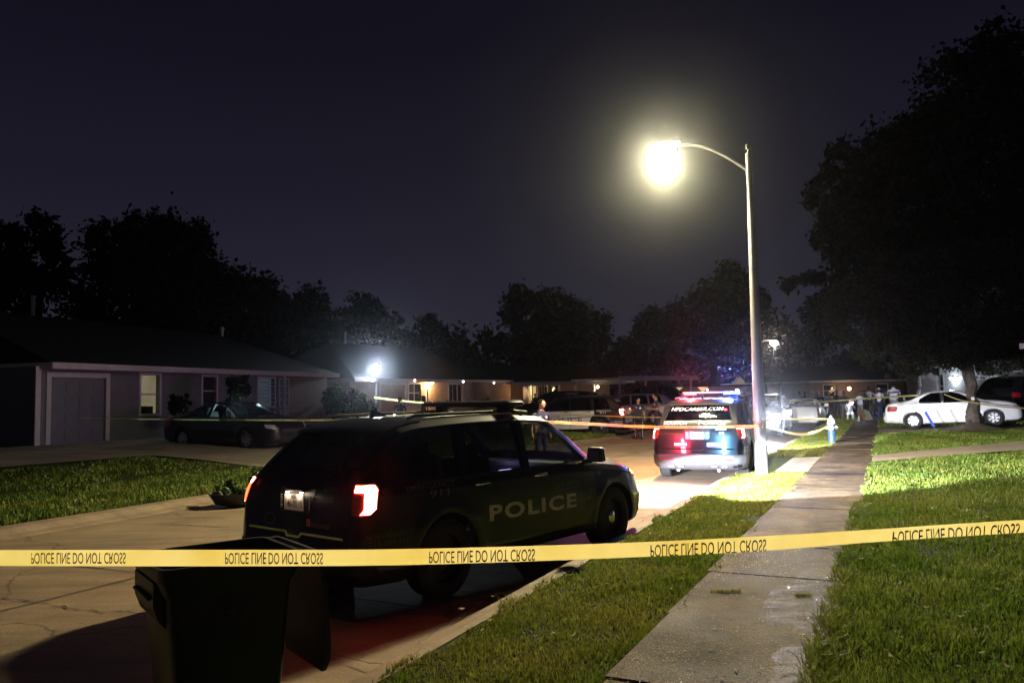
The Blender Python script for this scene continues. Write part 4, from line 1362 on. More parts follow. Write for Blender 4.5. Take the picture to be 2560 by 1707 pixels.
patch('sticker', [(.26, .77), (.55, .77), (.55, .815), (.26, .815)], 'B', bv, MT['sticker_red'], near, .006)
for y in (-.225, .225):
    b = MB()
    for k in range(7): b.box((.055, y, .925 + k * .019), (.012, .016, .010))
    b.build('plate_side_lamp', MT['clear_lens'], near)
b = MB(); b.box((.05, 0, 1.085), (.03, .26, .02)); b.build('plate_lamp_housing', MT['plastic'], near)
b = MB()
for y in (-.11, .11): b.box((.045, y, 1.073), (.02, .03, .006))
b.build('plate_lamp', glow('plate lamp', (1, .75, .55), 30), near)
for y in (-.09, .09):
    l_ = point('plate_light', (.015, y, 1.063), .55, (1, .72, .5), .01); l_.parent = near
# headlights of the near SUV
for sg in (-1, 1):
    hl = spot('headlight_beam', (5.12, sg * .70, .82), (9.12, sg * .70 - (.60 if sg < 0 else 0), .52 if sg < 0 else .04), 24000, 40, .25, (.84, .88, 1), .05)
    hl.rotation_mode = 'QUATERNION'; hl.scale = (1, .46, 1)
    hl.parent = near
for sg in (-1, 1):
    D, U_ = lamp_frame(1, sg)
    O_ = Vector((4.75, sg * .72, 0)) - D * 3
    q = [(-.05, .86), (.13, .87), (.17, .92), (-.04, .91)]
    if sg < 0: q = [(-p, z) for p, z in reversed(q)]
    patch('turn_signal', q, None, bv, MT['amber_led'], near, .018, .05, .004, frame=(O_, U_, Vector((0, 0, 1)), D))
b = MB(); b.box((3.20, .0, .98), (.2, .26, .02)); b.add([(3.30, -.13, .99), (3.30, .13, .99), (3.36, .13, 1.13), (3.36, -.13, 1.13), (3.31, -.13, .99), (3.31, .13, .99), (3.37, .13, 1.13), (3.37, -.13, 1.13)], [(0, 1, 2, 3), (7, 6, 5, 4), (0, 4, 5, 1), (1, 5, 6, 2), (2, 6, 7, 3), (3, 7, 4, 0)])
lt_ = b.build('added_laptop', MT['plastic'], near)  # added with its glowing panel to light the cabin violet
b = MB(); b.add([(3.297, -.12, 1.0), (3.297, .12, 1.0), (3.352, .12, 1.12), (3.352, -.12, 1.12)], [(0, 1, 2, 3)]); b.build('screen', glow('laptop screen', (.5, .42, 1), .5), lt_)
l_ = point('screen_light', (3.15, -.0, 1.25), 12, (.62, .5, 1), .08); l_.parent = near  # fill light added for the violet glow inside the cabin
finish(near, 5.05, (-2.12, 7.48), 39.4, -.045)

# 2 the lit one in front of it
MT['white_plate'] = mat('white sticker', (.8, .8, .82), .5, 0, .03, 20)
s2, bv2 = police_suv('police utility vehicle seen from behind with red and blue lamps flashing beside the lamp pole', 'decal_gold', 'decal_white', 'decal_white', '145-1722', '50202', doors='paint_white',
                     light_lit=((.50, .30, 'red_led'), (-.48, .38, 'blue_led')), bumper='bumper_grey')
b = MB(); b.box((.050, .21, .98), (.02, .07, .15)); b.build('flasher', MT['red_led'], s2, bevel=.01)
b = MB(); b.box((.050, -.21, .98), (.02, .07, .13)); b.build('flasher', MT['cyan_led'], s2, bevel=.01)
b = MB(); b.box((.50, -.55, 1.50), (.03, .06, .05)); b.build('flasher', MT['red_led'], s2, bevel=.01)
patch('sticker', [(-.50, .75), (-.20, .75), (-.20, .84), (-.50, .84)], 'B', bv2, MT['decal_black'], s2, .006)
patch('sticker', [(-.485, .765), (-.215, .765), (-.215, .825), (-.485, .825)], 'B', bv2, MT['white_plate'], s2, .009)
patch('sticker', [(.20, .75), (.60, .75), (.60, .83), (.20, .83)], 'B', bv2, MT['white_plate'], s2, .007)
for y in (-.62, .62):
    patch('reflector', [(y - .13, .475), (y + .13, .475), (y + .13, .50), (y - .13, .50)], 'B', bv2, MT['red_lens'], s2, .026, .1)
    for k in (-.10, .10):
        b = MB(); b.box((.0, y * .72 + k, .335), (.03, .12, .035)); b.build('tow_slot', MT['plastic'], s2)
for (lp, en, cl) in (((2.2, .5, 2.4), 350, (1, .05, .08)), ((2.2, -.48, 2.4), 550, (.12, .2, 1)), ((-.70, .45, 1.15), 150, (1, .05, .1)), ((-.70, -.45, 1.15), 180, (.2, .55, 1))):
    l_ = point('flasher_light', lp, en, cl, .05); l_.parent = s2
for sg in (-1, 1):
    hl = spot('headlight_beam', (5.12, sg * .70, .82), (9.12, sg * .70 - (.7 if sg < 0 else 0), .55 if sg < 0 else .12), 9000, 44, .3, (.84, .88, 1), .05); hl.scale = (1, .46, 1); hl.parent = s2
finish(s2, 5.05, (3.85, 16.62), 22)

# 3 the one on the drive
s3, bv3 = police_suv('black police utility vehicle with white doors parked across the far driveway facing left', 'decal_gold', 'decal_white', 'decal_white', '', '50318', doors='paint_white')
finish(s3, 5.05, (5.02, 34.05), -72, .07)

# generic parked cars
def parked(sp, key, label, paint, rear, heading, z=0, pitch=0, cat='car', lit=False, group=None, rim='alloy', tail=(.72, .94), name='parked_car', gl='tint', lit_head=None, sc=None):
    root, bv_ = car(sp, key, name, label, cat, paint, group, 'spoke7', rim, gl, handles=paint if paint != 'paint_black' else 'chrome')
    if sp is SEDAN:
        tail_lamps(root, bv_, tail[0], tail[1], -.12, .14, lit, sp)
        head_lamps(root, bv_, .62, .76, sp['L'], lit_head, y=.62, w=.26)
        plate(root, (-.012, 0, .62), None, None)
    else:
        tail_lamps(root, bv_, .85, 1.1, -.16, .14, lit, sp)
        head_lamps(root, bv_, .80, .94, sp['L'], lit_head)
    finish(root, sp['L'], rear, heading, z, pitch)
    if sc: root.scale = sc
    return root
# white sedan across the right lawn
wr_ = AT(2285, 1071, 31.5)
hd = 90 + 25.5
f_ = Vector((math.sin(R(hd)), math.cos(R(hd)), 0)); lf_ = Vector((-f_.y, f_.x, 0))
rr_ = Vector((wr_.x, wr_.y, 0)) - f_ * 1.05 + lf_ * .9
wsed = parked(SEDAN, 'sedan', 'white four-door sedan on the right-hand driveway behind the tree trunk', 'paint_white', (rr_.x, rr_.y), hd, .30, R(2.4), group='white sedans')
# white sedan seen from behind further up the kerb
parked(SEDAN, 'sedan', 'white sedan seen from behind, parked at the kerb left of the hydrant', 'paint_white', (14.25, 39.2), 26, 0, lit=False, tail=(.62, .98), group='white sedans')
# dark sedan before the garage house
c0 = G(633, 1117, .42)
hd = -38.0 + 180
dsed = parked(SEDAN, 'sedan', 'dark sedan in front of the garage house, cabin lit bluish from inside', 'paint_dark', (-10.95, 26.1), 118, .42, rim='alloy', gl='pane')
l_ = point('cabin_light', (.2, -.1, 1.25), 40, (.6, .95, 1), .05); l_.parent = dsed
# dark SUV with blazing headlight facing the camera beyond the lamp pole
hl_ = parked(SUV, 'suv', 'dark vehicle facing the camera with a blazing white headlight beyond the lamp pole', 'paint_black', (12.1, 36.9), 205.5, 0, cat='car', lit_head='hot_led')
hb_ = spot('headlight_beam', (5.2, .72, .84), (9.2, .72, .78), 3500, 44, .8, (.85, .9, 1), .06); hb_.location.x -= 2.525; hb_.parent = hl_
hb_.rotation_euler = (Vector((4, 0, -.05))).to_track_quat('-Z', 'Y').to_euler()
# vehicles by the carports
parked(SUV, 'suv', 'large black utility vehicle parked behind the white-doored police vehicle', 'paint_black', (5.0, 44.6), -70, .15, group='utility vehicles by the carports', sc=(1.08, 1.02, 1.12))
parked(SUV, 'suv', 'silver utility vehicle standing behind the two officers', 'paint_silver', (9.2, 44.5), -74, .1, group='utility vehicles by the carports', sc=(1.0, 1.0, 1.02))
parked(SUV, 'suv', 'dark van-like vehicle under the flat carport roof', 'paint_black', (10.9, 51.0), -70, .2, group='utility vehicles by the carports', sc=(1.1, 1.05, 1.25))
parked(SUV, 'suv', 'black utility vehicle at the right edge behind the nose of the white sedan', 'paint_black', (20.6, 33.8), 68, .4, sc=(1.0, 1.0, 1.1))
parked(SEDAN, 'sedan', 'dark sedan parked ahead of the white one at the kerb near the crowd', 'paint_dark', (17.7, 46.5), 25.5, 0, group='dark sedans up the street')
parked(SEDAN, 'sedan', 'dark sedan in the middle of the far street before the crowd', 'paint_dark', (16.8, 56), 25.5, 0, group='dark sedans up the street')
# ------------------------------------------------------------------ houses
MT['siding'] = mat('pale siding', (.42, .42, .44), .7, 0, .12, 3, .1, 30)
MT['siding_grey'] = mat('grey siding', (.15, .155, .19), .7, 0, .12, 3, .1, 30)
MT['siding_tan'] = mat('tan siding', (.46, .38, .30), .7, 0, .12, 3, .1, 30)
MT['trim_white'] = mat('white painted trim', (.5, .49, .5), .5, 0, .08, 5)
MT['roofing'] = mat('asphalt shingles', (.016, .015, .016), .95, 0, .35, 9, .5, 60, spec=.1)
MT['door_paint'] = mat('house door paint', (.30, .24, .18), .5, 0, .1, 5)
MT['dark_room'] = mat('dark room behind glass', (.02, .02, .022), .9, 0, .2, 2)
def brick_mat():
    m, nt, p = newmat('brick')
    t_ = N(nt, 'ShaderNodeTexCoord'); br = N(nt, 'ShaderNodeTexBrick')
    br.inputs['Scale'].default_value = 4.5; br.inputs['Color1'].default_value = (.20, .10, .07, 1); br.inputs['Color2'].default_value = (.13, .07, .05, 1); br.inputs['Mortar'].default_value = (.25, .23, .2, 1)
    mp = N(nt, 'ShaderNodeMapping'); mp.inputs['Rotation'].default_value = (R(90), 0, 0)
    nt.links.new(t_.outputs['Object'], mp.inputs[0]); nt.links.new(mp.outputs[0], br.inputs['Vector']); nt.links.new(br.outputs['Color'], p.inputs['Base Color'])
    p.inputs['Roughness'].default_value = .85
    return m
MT['brick'] = brick_mat()
def curtain_glow(name, col, st):
    m, nt, p = newmat(name)
    t_ = N(nt, 'ShaderNodeTexCoord'); n_ = N(nt, 'ShaderNodeTexNoise'); n_.inputs['Scale'].default_value = 2.5
    nt.links.new(t_.outputs['Object'], n_.inputs['Vector'])
    mr = N(nt, 'ShaderNodeMapRange'); mr.inputs[3].default_value = st * .6; mr.inputs[4].default_value = st * 1.4
    nt.links.new(n_.outputs['Fac'], mr.inputs[0]); nt.links.new(mr.outputs[0], p.inputs['Emission Strength'])
    p.inputs['Base Color'].default_value = (*[c * .5 for c in col], 1); p.inputs['Emission Color'].default_value = (*col, 1)
    return m
MT['curtain_tan'] = curtain_glow('lit blind', (.62, .50, .30), .42)
MT['room_yellow'] = curtain_glow('lit room', (1, .66, .28), .9)
MT['room_blue'] = curtain_glow('bluish lit blind', (.25, .33, .45), .16)
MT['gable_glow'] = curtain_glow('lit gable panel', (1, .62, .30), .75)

def merge_into(o, mb):
    m2 = mb.mesh(); bm = bmesh.new(); bm.from_mesh(o.data); bm.from_mesh(m2); bmesh.ops.recalc_face_normals(bm, faces=bm.faces); bm.to_mesh(o.data); bm.free()
class Front:
    """a house front: E0 and E1 are its ends on the ground plan; inward is away from the street"""
    def __init__(s, E0, E1, z0, flip=1):
        s.E0, s.E1 = Vector((*E0, 0)), Vector((*E1, 0)); s.z0 = z0
        s.d = (s.E1 - s.E0).normalized(); s.L = (s.E1 - s.E0).length
        s.n = Vector((-s.d.y, s.d.x, 0)) * flip
    def a(s, px, b=0):
        """distance along the front seen in photo column px (on the plane b inward)"""
        r_ = ray(px, 1000 - (px - 1280) * .02); o = s.E0 + s.n * b
        # o + a d = k r
        A = np.array([[s.d.x, -r_.x], [s.d.y, -r_.y]]); k = np.linalg.solve(A, np.array([-o.x, -o.y]))
        return float(k[0])
    def z(s, px, py, b=0):
        p_ = s.P(s.a(px, b), b, 0); return AT(px, py, p_.y).z
    def P(s, a, b, z): 
        v = s.E0 + s.d * a + s.n * b; return Vector((v.x, v.y, z))
    def box(s, mb, a0, a1, b0, b1, z0, z1, m=0):
        q = [s.P(a, b_, z) for z in (z0, z1) for b_ in (b0, b1) for a in (a0, a1)]
        mb.add(q, [(0, 2, 3, 1), (4, 5, 7, 6), (0, 1, 5, 4), (2, 6, 7, 3), (0, 4, 6, 2), (1, 3, 7, 5)], m)

def wall_mesh(F, holes, z0, z1, a0, a1, b=0.0, th=.15):
    """front wall with real openings; holes = (a0, a1, z0, z1)"""
    As = sorted(set([a0, a1] + [h[0] for h in holes] + [h[1] for h in holes])); Zs = sorted(set([z0, z1] + [h[2] for h in holes] + [h[3] for h in holes]))
    mb = MB()
    for i in range(len(As) - 1):
        for j in range(len(Zs) - 1):
            ca, cz = (As[i] + As[i + 1]) / 2, (Zs[j] + Zs[j + 1]) / 2
            if any(h[0] < ca < h[1] and h[2] < cz < h[3] for h in holes): continue
            F.box(mb, As[i], As[i + 1], b, b + th, Zs[j], Zs[j + 1])
    bm = bmesh.new(); bm.from_mesh(mb.mesh()); bmesh.ops.remove_doubles(bm, verts=bm.verts, dist=.001)
    # drop the faces shared by two neighbouring cells
    seen = {}
    for f in bm.faces: seen.setdefault(tuple(sorted(v.index for v in f.verts)), []).append(f)
    bmesh.ops.delete(bm, geom=[f for k in seen.values() if len(k) > 1 for f in k], context='FACES')
    bmesh.ops.recalc_face_normals(bm, faces=bm.faces)
    me = bpy.data.meshes.new('wall'); bm.to_mesh(me); bm.free()
    return me

def window(F, root, a0, a1, z0, z1, b=0.0, light=None, trim='trim_white', bars_v=0, bars_h=1, tw=.09, kind='window'):
    mb = MB()
    F.box(mb, a0 - tw, a0, b - .03, b + .10, z0 - tw, z1 + tw); F.box(mb, a1, a1 + tw, b - .03, b + .10, z0 - tw, z1 + tw)
    F.box(mb, a0, a1, b - .027, b + .10, z1, z1 + tw); F.box(mb, a0, a1, b - .05, b + .10, z0 - tw, z0)
    for i in range(bars_h):
        z = z0 + (z1 - z0) * (i + 1) / (bars_h + 1); F.box(mb, a0, a1, b + .03, b + .07, z - .022, z + .022)
    for i in range(bars_v):
        a = a0 + (a1 - a0) * (i + 1) / (bars_v + 1); F.box(mb, a - .02, a + .02, b + .034, b + .066, z0, z1)
    w = mb.build(kind, MT[trim], root)
    mb = MB(); mb.quad(F.P(a0, b + .08, z0), F.P(a1, b + .08, z0), F.P(a1, b + .08, z1), F.P(a0, b + .08, z1)); mb.build('pane', MT['house_pane'], w)
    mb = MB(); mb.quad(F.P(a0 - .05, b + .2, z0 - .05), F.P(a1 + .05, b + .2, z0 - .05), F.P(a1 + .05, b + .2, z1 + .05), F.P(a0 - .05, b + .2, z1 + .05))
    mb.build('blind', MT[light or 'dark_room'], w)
    return w

def house_root(name, F, label):
    p_ = F.P(F.L / 2, 0, F.z0); r_ = empty(name, p_, 0, label, 'house'); return r_
def settle(root):
    """children were made in world coordinates; bring them into the root's frame"""
    sh = Matrix.Translation(-root.location)
    def walk(o):
        for c in o.children:
            if c.type == 'MESH': c.data.transform(sh)
            elif c.type == 'LIGHT': c.location -= root.location
            walk(c)
    walk(root)
def roof_hip(F, root, a0, a1, b0, b1, ze, zr, hipL, hipR, fascia='trim_white', th=.18):
    bm_ = (b0 + b1) / 2
    q = [F.P(a0, b0, ze), F.P(a1, b0, ze), F.P(a1, b1, ze), F.P(a0, b1, ze), F.P(a0 + hipL, bm_, zr), F.P(a1 - hipR, bm_, zr)]
    mb = MB(); mb.add(q, [(0, 1, 5, 4), (2, 3, 4, 5), (1, 2, 5), (3, 0, 4), (3, 2, 1, 0)])
    rf = mb.build('roof', MT['roofing'], root)
    mb = MB()
    F.box(mb, a0 - .02, a1 + .02, b0 - .03, b0 + .003, ze - th, ze + .01); F.box(mb, a1 - .003, a1 + .03, b0 + .003, b1, ze - th, ze + .01); F.box(mb, a0 - .03, a0 + .003, b0 + .003, b1, ze - th, ze + .01)
    mb.build('fascia', MT[fascia], rf)
    return rf
def solid_walls(F, root, a0, a1, b0, b1, z0, z1, m):
    mb = MB(); F.box(mb, a0, a0 + .15, b0 + .16, b1, z0, z1); F.box(mb, a1 - .15, a1, b0 + .16, b1, z0, z1); F.box(mb, a0 + .16, a1 - .16, b1 - .15, b1, z0, z1)
    mb.build('wall', MT[m], root)
def lamp_unit(root, pos, r_, m, name='lamp', power=None, col=(1, 1, 1)):
    mb = MB(); mb.lathe([(.001, -r_), (r_ * .7, -r_ * .75), (r_, 0), (r_ * .7, r_ * .75), (.001, r_)], 14, 0, Matrix.Translation(pos))
    o = mb.build(name, MT[m], root, smooth=True)
    if power:
        l_ = point(name + '_light', Vector(pos) + Vector((0, -r_ * 1.8, -r_ * 1.5)), power, col, r_); l_.parent = root
    return o

# ---- the garage house on the left
F1 = Front((-14.3, 22.75), (-9.2, 39.35), .66)
r1 = house_root('brick_house', F1, 'long dark single-storey house on the left with garage door and one lit window')
zE = 3.05
A = F1.a
gar = (A(125), A(263), .70, F1.z(200, 944))
w1 = (A(351), A(398), F1.z(375, 1033), F1.z(375, 938)); w2 = (A(506), A(540), F1.z(520, 1012), F1.z(520, 942))
w3 = (A(645), A(686), F1.z(660, 1015), F1.z(660, 946)); w4 = (A(696), A(718), F1.z(700, 1015), F1.z(700, 948))
aw = A(90)
me = wall_mesh(F1, [gar, w1, w2, w3], .5, zE, aw, A(722)); wall1 = link_mesh('wall', me, MT['siding_grey'], r1)
me = wall_mesh(F1, [], .5, zE, A(722), A(818)); link_mesh('wall', me, MT['brick'], r1)
solid_walls(F1, r1, aw, A(818), 0, 8.6, .5, zE, 'siding_grey')
# lap siding lines
mb = MB(); z = .9
while z < zE - .1:
    for (a0, a1) in ((aw + .05, gar[0] - .2), (gar[1] + .2, w1[0] - .12), (w1[1] + .12, w2[0] - .12)):
        F1.box(mb, a0, a1, -.012, -.002, z, z + .015)
    z += .2
merge_into(wall1, mb)
mb = MB(); F1.box(mb, aw - .06, aw + .12, -.04, -.002, .5, zE); mb.build('corner_board', MT['trim_white'], r1)
gf = MB()
F1.box(gf, gar[0] - .16, gar[0], -.04, .1, .66, gar[3] + .16); F1.box(gf, gar[1], gar[1] + .16, -.04, .1, .66, gar[3] + .16); F1.box(gf, gar[0], gar[1], -.037, .1, gar[3], gar[3] + .16)
gr = gf.build('garage_door', MT['trim_white'], r1)
mb = MB(); F1.box(mb, gar[0], gar[1], .06, .1, .68, gar[3])
for i in range(4):
    for k in range(4):
        a0 = gar[0] + (gar[1] - gar[0]) * (k + .12) / 4; a1 = gar[0] + (gar[1] - gar[0]) * (k + .88) / 4; h_ = (gar[3] - .7) / 4
        if i == 3: continue
        F1.box(mb, a0, a1, .045, .058, .7 + h_ * (i + .15), .7 + h_ * (i + .85))
mb.build('door_panel', MT['siding_grey'], gr)
mb = MB()
for k in range(4):
    a0 = gar[0] + (gar[1] - gar[0]) * (k + .14) / 4; a1 = gar[0] + (gar[1] - gar[0]) * (k + .86) / 4; h_ = (gar[3] - .7) / 4
    F1.box(mb, a0, a1, .045, .058, .7 + h_ * 3.25, .7 + h_ * 3.75)
mb.build('door_window', MT['siding_grey'], gr)
window(F1, r1, *w1, light='curtain_tan')
# the dark jumble on the sill inside the lit window
mb = MB()
for k in range(5): F1.box(mb, w1[0] + .02 + k * .10 * (w1[1] - w1[0]), w1[0] + .3 + k * .12 * (w1[1] - w1[0]), .12, .16, w1[2], w1[2] + .22 + .05 * math.sin(k * 2.2))
mb.build('sill_clutter', MT['dark_room'], r1)
window(F1, r1, *w2, light='dark_room'); window(F1, r1, *w3, light='room_blue', bars_h=6)
window(F1, r1, *w4, light=None, b=-.06, bars_h=3, tw=.05, kind='shutter')
mb = MB(); a_ = A(691); F1.box(mb, a_ - .05, a_ + .05, -.45, -.35, .6, zE); mb.build('porch_post', MT['trim_white'], r1)
rf = roof_hip(F1, r1, A(100) - .05, A(848, -.5), -.5, 9.0, 3.15, 5.1, .3, 3.2)
mb = MB(); p_ = F1.P(A(559, 4.2), 4.3, 5.0); mb.tube([p_, p_ + Vector((0, 0, .42))], .06, 8); mb.tube([p_ + Vector((0, 0, .34)), p_ + Vector((0, 0, .5))], [.11, .09], 8); mb.build('roof_vent', MT['siding'], rf)
settle(r1)

# ---- second house with the security light
F2 = Front((-9.3, 42.2), (.1, 58.5), .55)
A = F2.a
r2 = house_root('house', F2, 'tan single-storey house with an orange porch light and a blazing white corner light')
zE2 = 2.92
MT['security_led'] = glow('security floodlight', (.72, .86, 1), 1500)
gd = (A(952), A(1012), .58, F2.z(985, 962)); win = (A(1122), A(1156), F2.z(1140, 1004), F2.z(1140, 961)); rec = (A(1022), A(1052), F2.z(1035, 1004), F2.z(1035, 960)); dr = (A(1063), A(1076), .6, F2.z(1070, 966))
me = wall_mesh(F2, [gd, win, rec, dr], .4, zE2, A(875), A(1276)); wall2 = link_mesh('wall', me, MT['siding_tan'], r2)
solid_walls(F2, r2, A(875), A(1276), 0, 9, .4, zE2, 'siding_tan')
mb = MB()
for zz in (1.35, 2.0, 2.5): F2.box(mb, A(1080), A(1118), -.014, -.002, zz, zz + .03); F2.box(mb, A(1158), A(1180), -.014, -.002, zz, zz + .03); F2.box(mb, A(880), A(948), -.014, -.002, zz, zz + .03)
merge_into(wall2, mb)
mb = MB(); F2.box(mb, A(1180), A(1274), -.10, -.002, .4, zE2); mb.build('wall', MT['brick'], r2)
mb = MB(); F2.box(mb, gd[0], gd[1], .05, .1, gd[2], gd[3]); g_ = mb.build('garage_door', MT['siding_tan'], r2)
mb = MB(); F2.box(mb, gd[0] - .14, gd[0], -.03, .1, .5, gd[3] + .14); F2.box(mb, gd[1], gd[1] + .14, -.03, .1, .5, gd[3] + .14); F2.box(mb, gd[0], gd[1], -.028, .1, gd[3], gd[3] + .14); mb.build('frame', MT['trim_white'], g_)
window(F2, r2, *rec, light='dark_room', bars_v=1, bars_h=1); window(F2, r2, *win, light='dark_room', bars_v=2, bars_h=0)
mb = MB(); F2.box(mb, dr[0], dr[1], .04, .09, dr[2], dr[3]); d_ = mb.build('door', MT['trim_white'], r2)
mb = MB(); F2.box(mb, dr[0] + .25, dr[1] - .2, .02, .038, 1.1, dr[3] - .15); mb.build('door_glass', MT['tint'], d_)
mb = MB(); p_ = F2.P(A(1056), -.08, 0); mb.box((p_.x, p_.y, 1.55), (.28, .1, .9)); mb.build('mailbox', MT['plastic'], r2)
roof_hip(F2, r2, A(866), A(1284, -.6), -.6, 9.6, 3.0, 5.35, 3.5, 4.2)
c_ = F2.P(A(943, -.6), -.64, 0); pc = AT(940, 921, c_.y)
dv = (Vector((0, 0, CAMH)) - pc); dv.z = 0; dv.normalize(); dv = (dv + Vector((0, 0, -.25))).normalized(); MQ = Matrix.Translation(pc) @ dv.to_track_quat('Z', 'Y').to_matrix().to_4x4()
mb = MB(); mb.lathe([(.001, -.16), (.14, -.15), (.22, -.06), (.26, .13), (.25, .13), (.21, -.04), (.001, -.05)], 20, 0, MQ); fl_ = mb.build('floodlight', MT['trim_white'], r2, smooth=True, sharp=40)
mb = MB(); mb.lathe([(.215, -.02), (.12, .0), (.001, .01)], 20, 0, MQ); mb.build('lens', MT['security_led'], fl_, smooth=True)
sl2 = spot('security_lamp_light', pc + Vector((.0, -.3, -.12)), pc + Vector((.6, -4.0, -4)), 700, 130, .5, (.75, .88, 1), .1); sl2.parent = r2
mb = MB(); mb.tube([(pc.x, pc.y, .5), (pc.x, pc.y, 2.95)], .07, 10); mb.build('porch_post', MT['trim_white'], r2)
MT['porch_led'] = glow('orange porch bulb', (1, .62, .28), 45)
pl_ = AT(1080, 957, F2.P(A(1080), -.25, 0).y - .3); lamp_unit(r2, pl_, .10, 'porch_led', 'porch_lamp', 120, (1, .5, .2))
MT['small_led'] = glow('small eave lamp', (.9, .88, 1), 30)
for px, py in ((1037, 951), (1158, 954), (1235, 957)):
    lamp_unit(r2, AT(px, py, F2.P(A(px, -.6), -.66, 0).y), .05, 'small_led', 'eave_lamp')
settle(r2)

# ---- third house with the long flat carport
c0_, c1_ = AT(1286, 961, 57), AT(1556, 962, 62)
F3 = Front((c0_.x, c0_.y), (c1_.x, c1_.y), .4)
A = F3.a
r3 = house_root('house', F3, 'low house with flat white carport edge, lit porch windows and thin posts')
wins = [(A(1318, 3), A(1343, 3), .6, 2.6), (A(1349, 3), A(1354, 3), .6, 2.6), (A(1362, 3), A(1368, 3), .6, 2.6), (A(1381, 3), A(1396, 3), .8, 2.6)]
me = wall_mesh(F3, wins, .3, 2.75, -1.5, F3.L + 1, 3.0); link_mesh('wall', me, MT['brick'], r3)
solid_walls(F3, r3, -1.5, F3.L + 1, 3, 9, .3, 2.75, 'siding_tan')
for i, w_ in enumerate(wins): window(F3, r3, *w_, b=3.0, light='room_yellow' if i == 0 else 'dark_room', bars_v=0 if i else 1, bars_h=1, tw=.06)
mb = MB(); F3.box(mb, -.3, F3.L + .3, -.1, 3.2, 2.75, 2.9); rf = mb.build('roof', MT['roofing'], r3)
mb = MB(); F3.box(mb, -.3, F3.L + .3, -.14, -.103, 2.62, 2.86); mb.build('fascia', MT['siding'], rf)
roof_hip(F3, r3, -3, F3.L + 3, 2.2, 10, 2.95, 4.4, 3, 3)
for px in (1331, 1372, 1401, 1440, 1487):
    mb = MB(); a_ = A(px); w_ = .055; F3.box(mb, a_ - w_, a_ + w_, .0, .11, .3, 2.74); mb.build('carport_post', MT['trim_white'], r3)
pl_ = AT(1312, 973, c0_.y + .8); lamp_unit(r3, pl_, .16, 'porch_led', 'porch_lamp', 160, (1, .58, .25))
pl_ = AT(1494, 967, c1_.y - 1.2); lamp_unit(r3, pl_, .10, 'porch_led', 'carport_lamp', 40, (1, .7, .4))
mb = MB(); F3.box(mb, A(1308), A(1321), -.02, .12, .3, 2.6); mb.build('porch_column', MT['trim_white'], r3)
settle(r3)
# ---- flat carport slab to its right
c0_, c1_ = AT(1548, 955, 54), AT(1742, 962, 58)
F4 = Front((c0_.x, c0_.y), (c1_.x, c1_.y), .3)
r4 = house_root('carport', F4, 'flat-roofed carport with a thick pale edge behind the officers'); r4['category'] = 'carport'
mb = MB(); F4.box(mb, 0, F4.L, 0, 5.5, 2.86, 3.0); rf = mb.build('roof', MT['siding'], r4)
mb = MB(); F4.box(mb, -.03, F4.L + .03, -.05, -.003, 2.78, 3.08); mb.build('fascia', MT['siding'], rf)
for a_ in (.3, F4.L - .3):
    for b_ in (.3, 5.2):
        mb = MB(); F4.box(mb, a_ - .05, a_ + .05, b_ - .05, b_ + .05, .2, 2.85); mb.build('carport_post', MT['siding'], r4)
settle(r4)
# ---- house with lit triangular panels and a small gable
c0_, c1_ = AT(1610, 968, 66), AT(1862, 970, 70)
F5 = Front((c0_.x, c0_.y), (c1_.x, c1_.y), .3)
A = F5.a
r5 = house_root('house', F5, 'reddish house with glowing inverted triangle panels under its eave and a pointed gable')
zt = F5.z(1740, 967)
me = wall_mesh(F5, [], .3, zt, 0, F5.L); link_mesh('wall', me, MT['brick'], r5)
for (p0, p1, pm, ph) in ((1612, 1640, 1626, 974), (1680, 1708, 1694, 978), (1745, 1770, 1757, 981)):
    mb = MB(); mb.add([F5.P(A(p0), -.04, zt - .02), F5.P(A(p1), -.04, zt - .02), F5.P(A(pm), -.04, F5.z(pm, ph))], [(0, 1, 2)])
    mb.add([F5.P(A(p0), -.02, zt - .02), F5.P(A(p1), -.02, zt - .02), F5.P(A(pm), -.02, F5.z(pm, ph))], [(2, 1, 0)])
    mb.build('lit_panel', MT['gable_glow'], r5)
mb = MB(); F5.box(mb, -.4, F5.L + .4, -.5, 8, zt, zt + .14); rf = mb.build('roof', MT['roofing'], r5)
mb = MB(); q = [F5.P(A(1826), -.6, zt + .14), F5.P(A(1856), -.6, zt + .14), F5.P(A(1842), -.6, F5.z(1842, 942))]
mb.add(q + [v + F5.n * .5 for v in q], [(0, 1, 2), (5, 4, 3), (0, 3, 4, 1), (1, 4, 5, 2), (2, 5, 3, 0)]); mb.build('gable', MT['siding_tan'], r5)
lamp_unit(r5, AT(1768, 974, 66), .06, 'small_led', 'wall_lamp'); lamp_unit(r5, AT(1843, 976, 66), .12, 'white_led', 'wall_lamp', 60, (.8, .85, 1))
settle(r5)
# ---- house behind the trees on the right, with its tube light
c0_, c1_ = AT(2325, 960, 46), AT(2640, 940, 36)
F6 = Front((c0_.x, c0_.y), (c1_.x, c1_.y), .5)
A = F6.a
r6 = house_root('house', F6, 'pale house behind the right-hand trees with a bright tube light')
hw = [(A(2346), A(2360), 1.3, 2.6)]
me = wall_mesh(F6, hw, .4, 3.1, -1, F6.L); link_mesh('wall', me, MT['siding'], r6)
for w_ in hw: window(F6, r6, *w_, light='dark_room', bars_h=1)
solid_walls(F6, r6, -1, F6.L, 0, 8, .4, 3.1, 'siding')
roof_hip(F6, r6, -1.6, F6.L + 1, -.6, 8.6, 3.15, 5.0, 3, 3)
tl = AT(2390, 945, F6.P(A(2390), -.3, 0).y)
mb = MB(); t0 = tl - F6.d * .5; t1 = tl + F6.d * .5; mb.tube([t0, t1], .06, 10); mb.build('tube_lamp', MT['white_led'], r6)
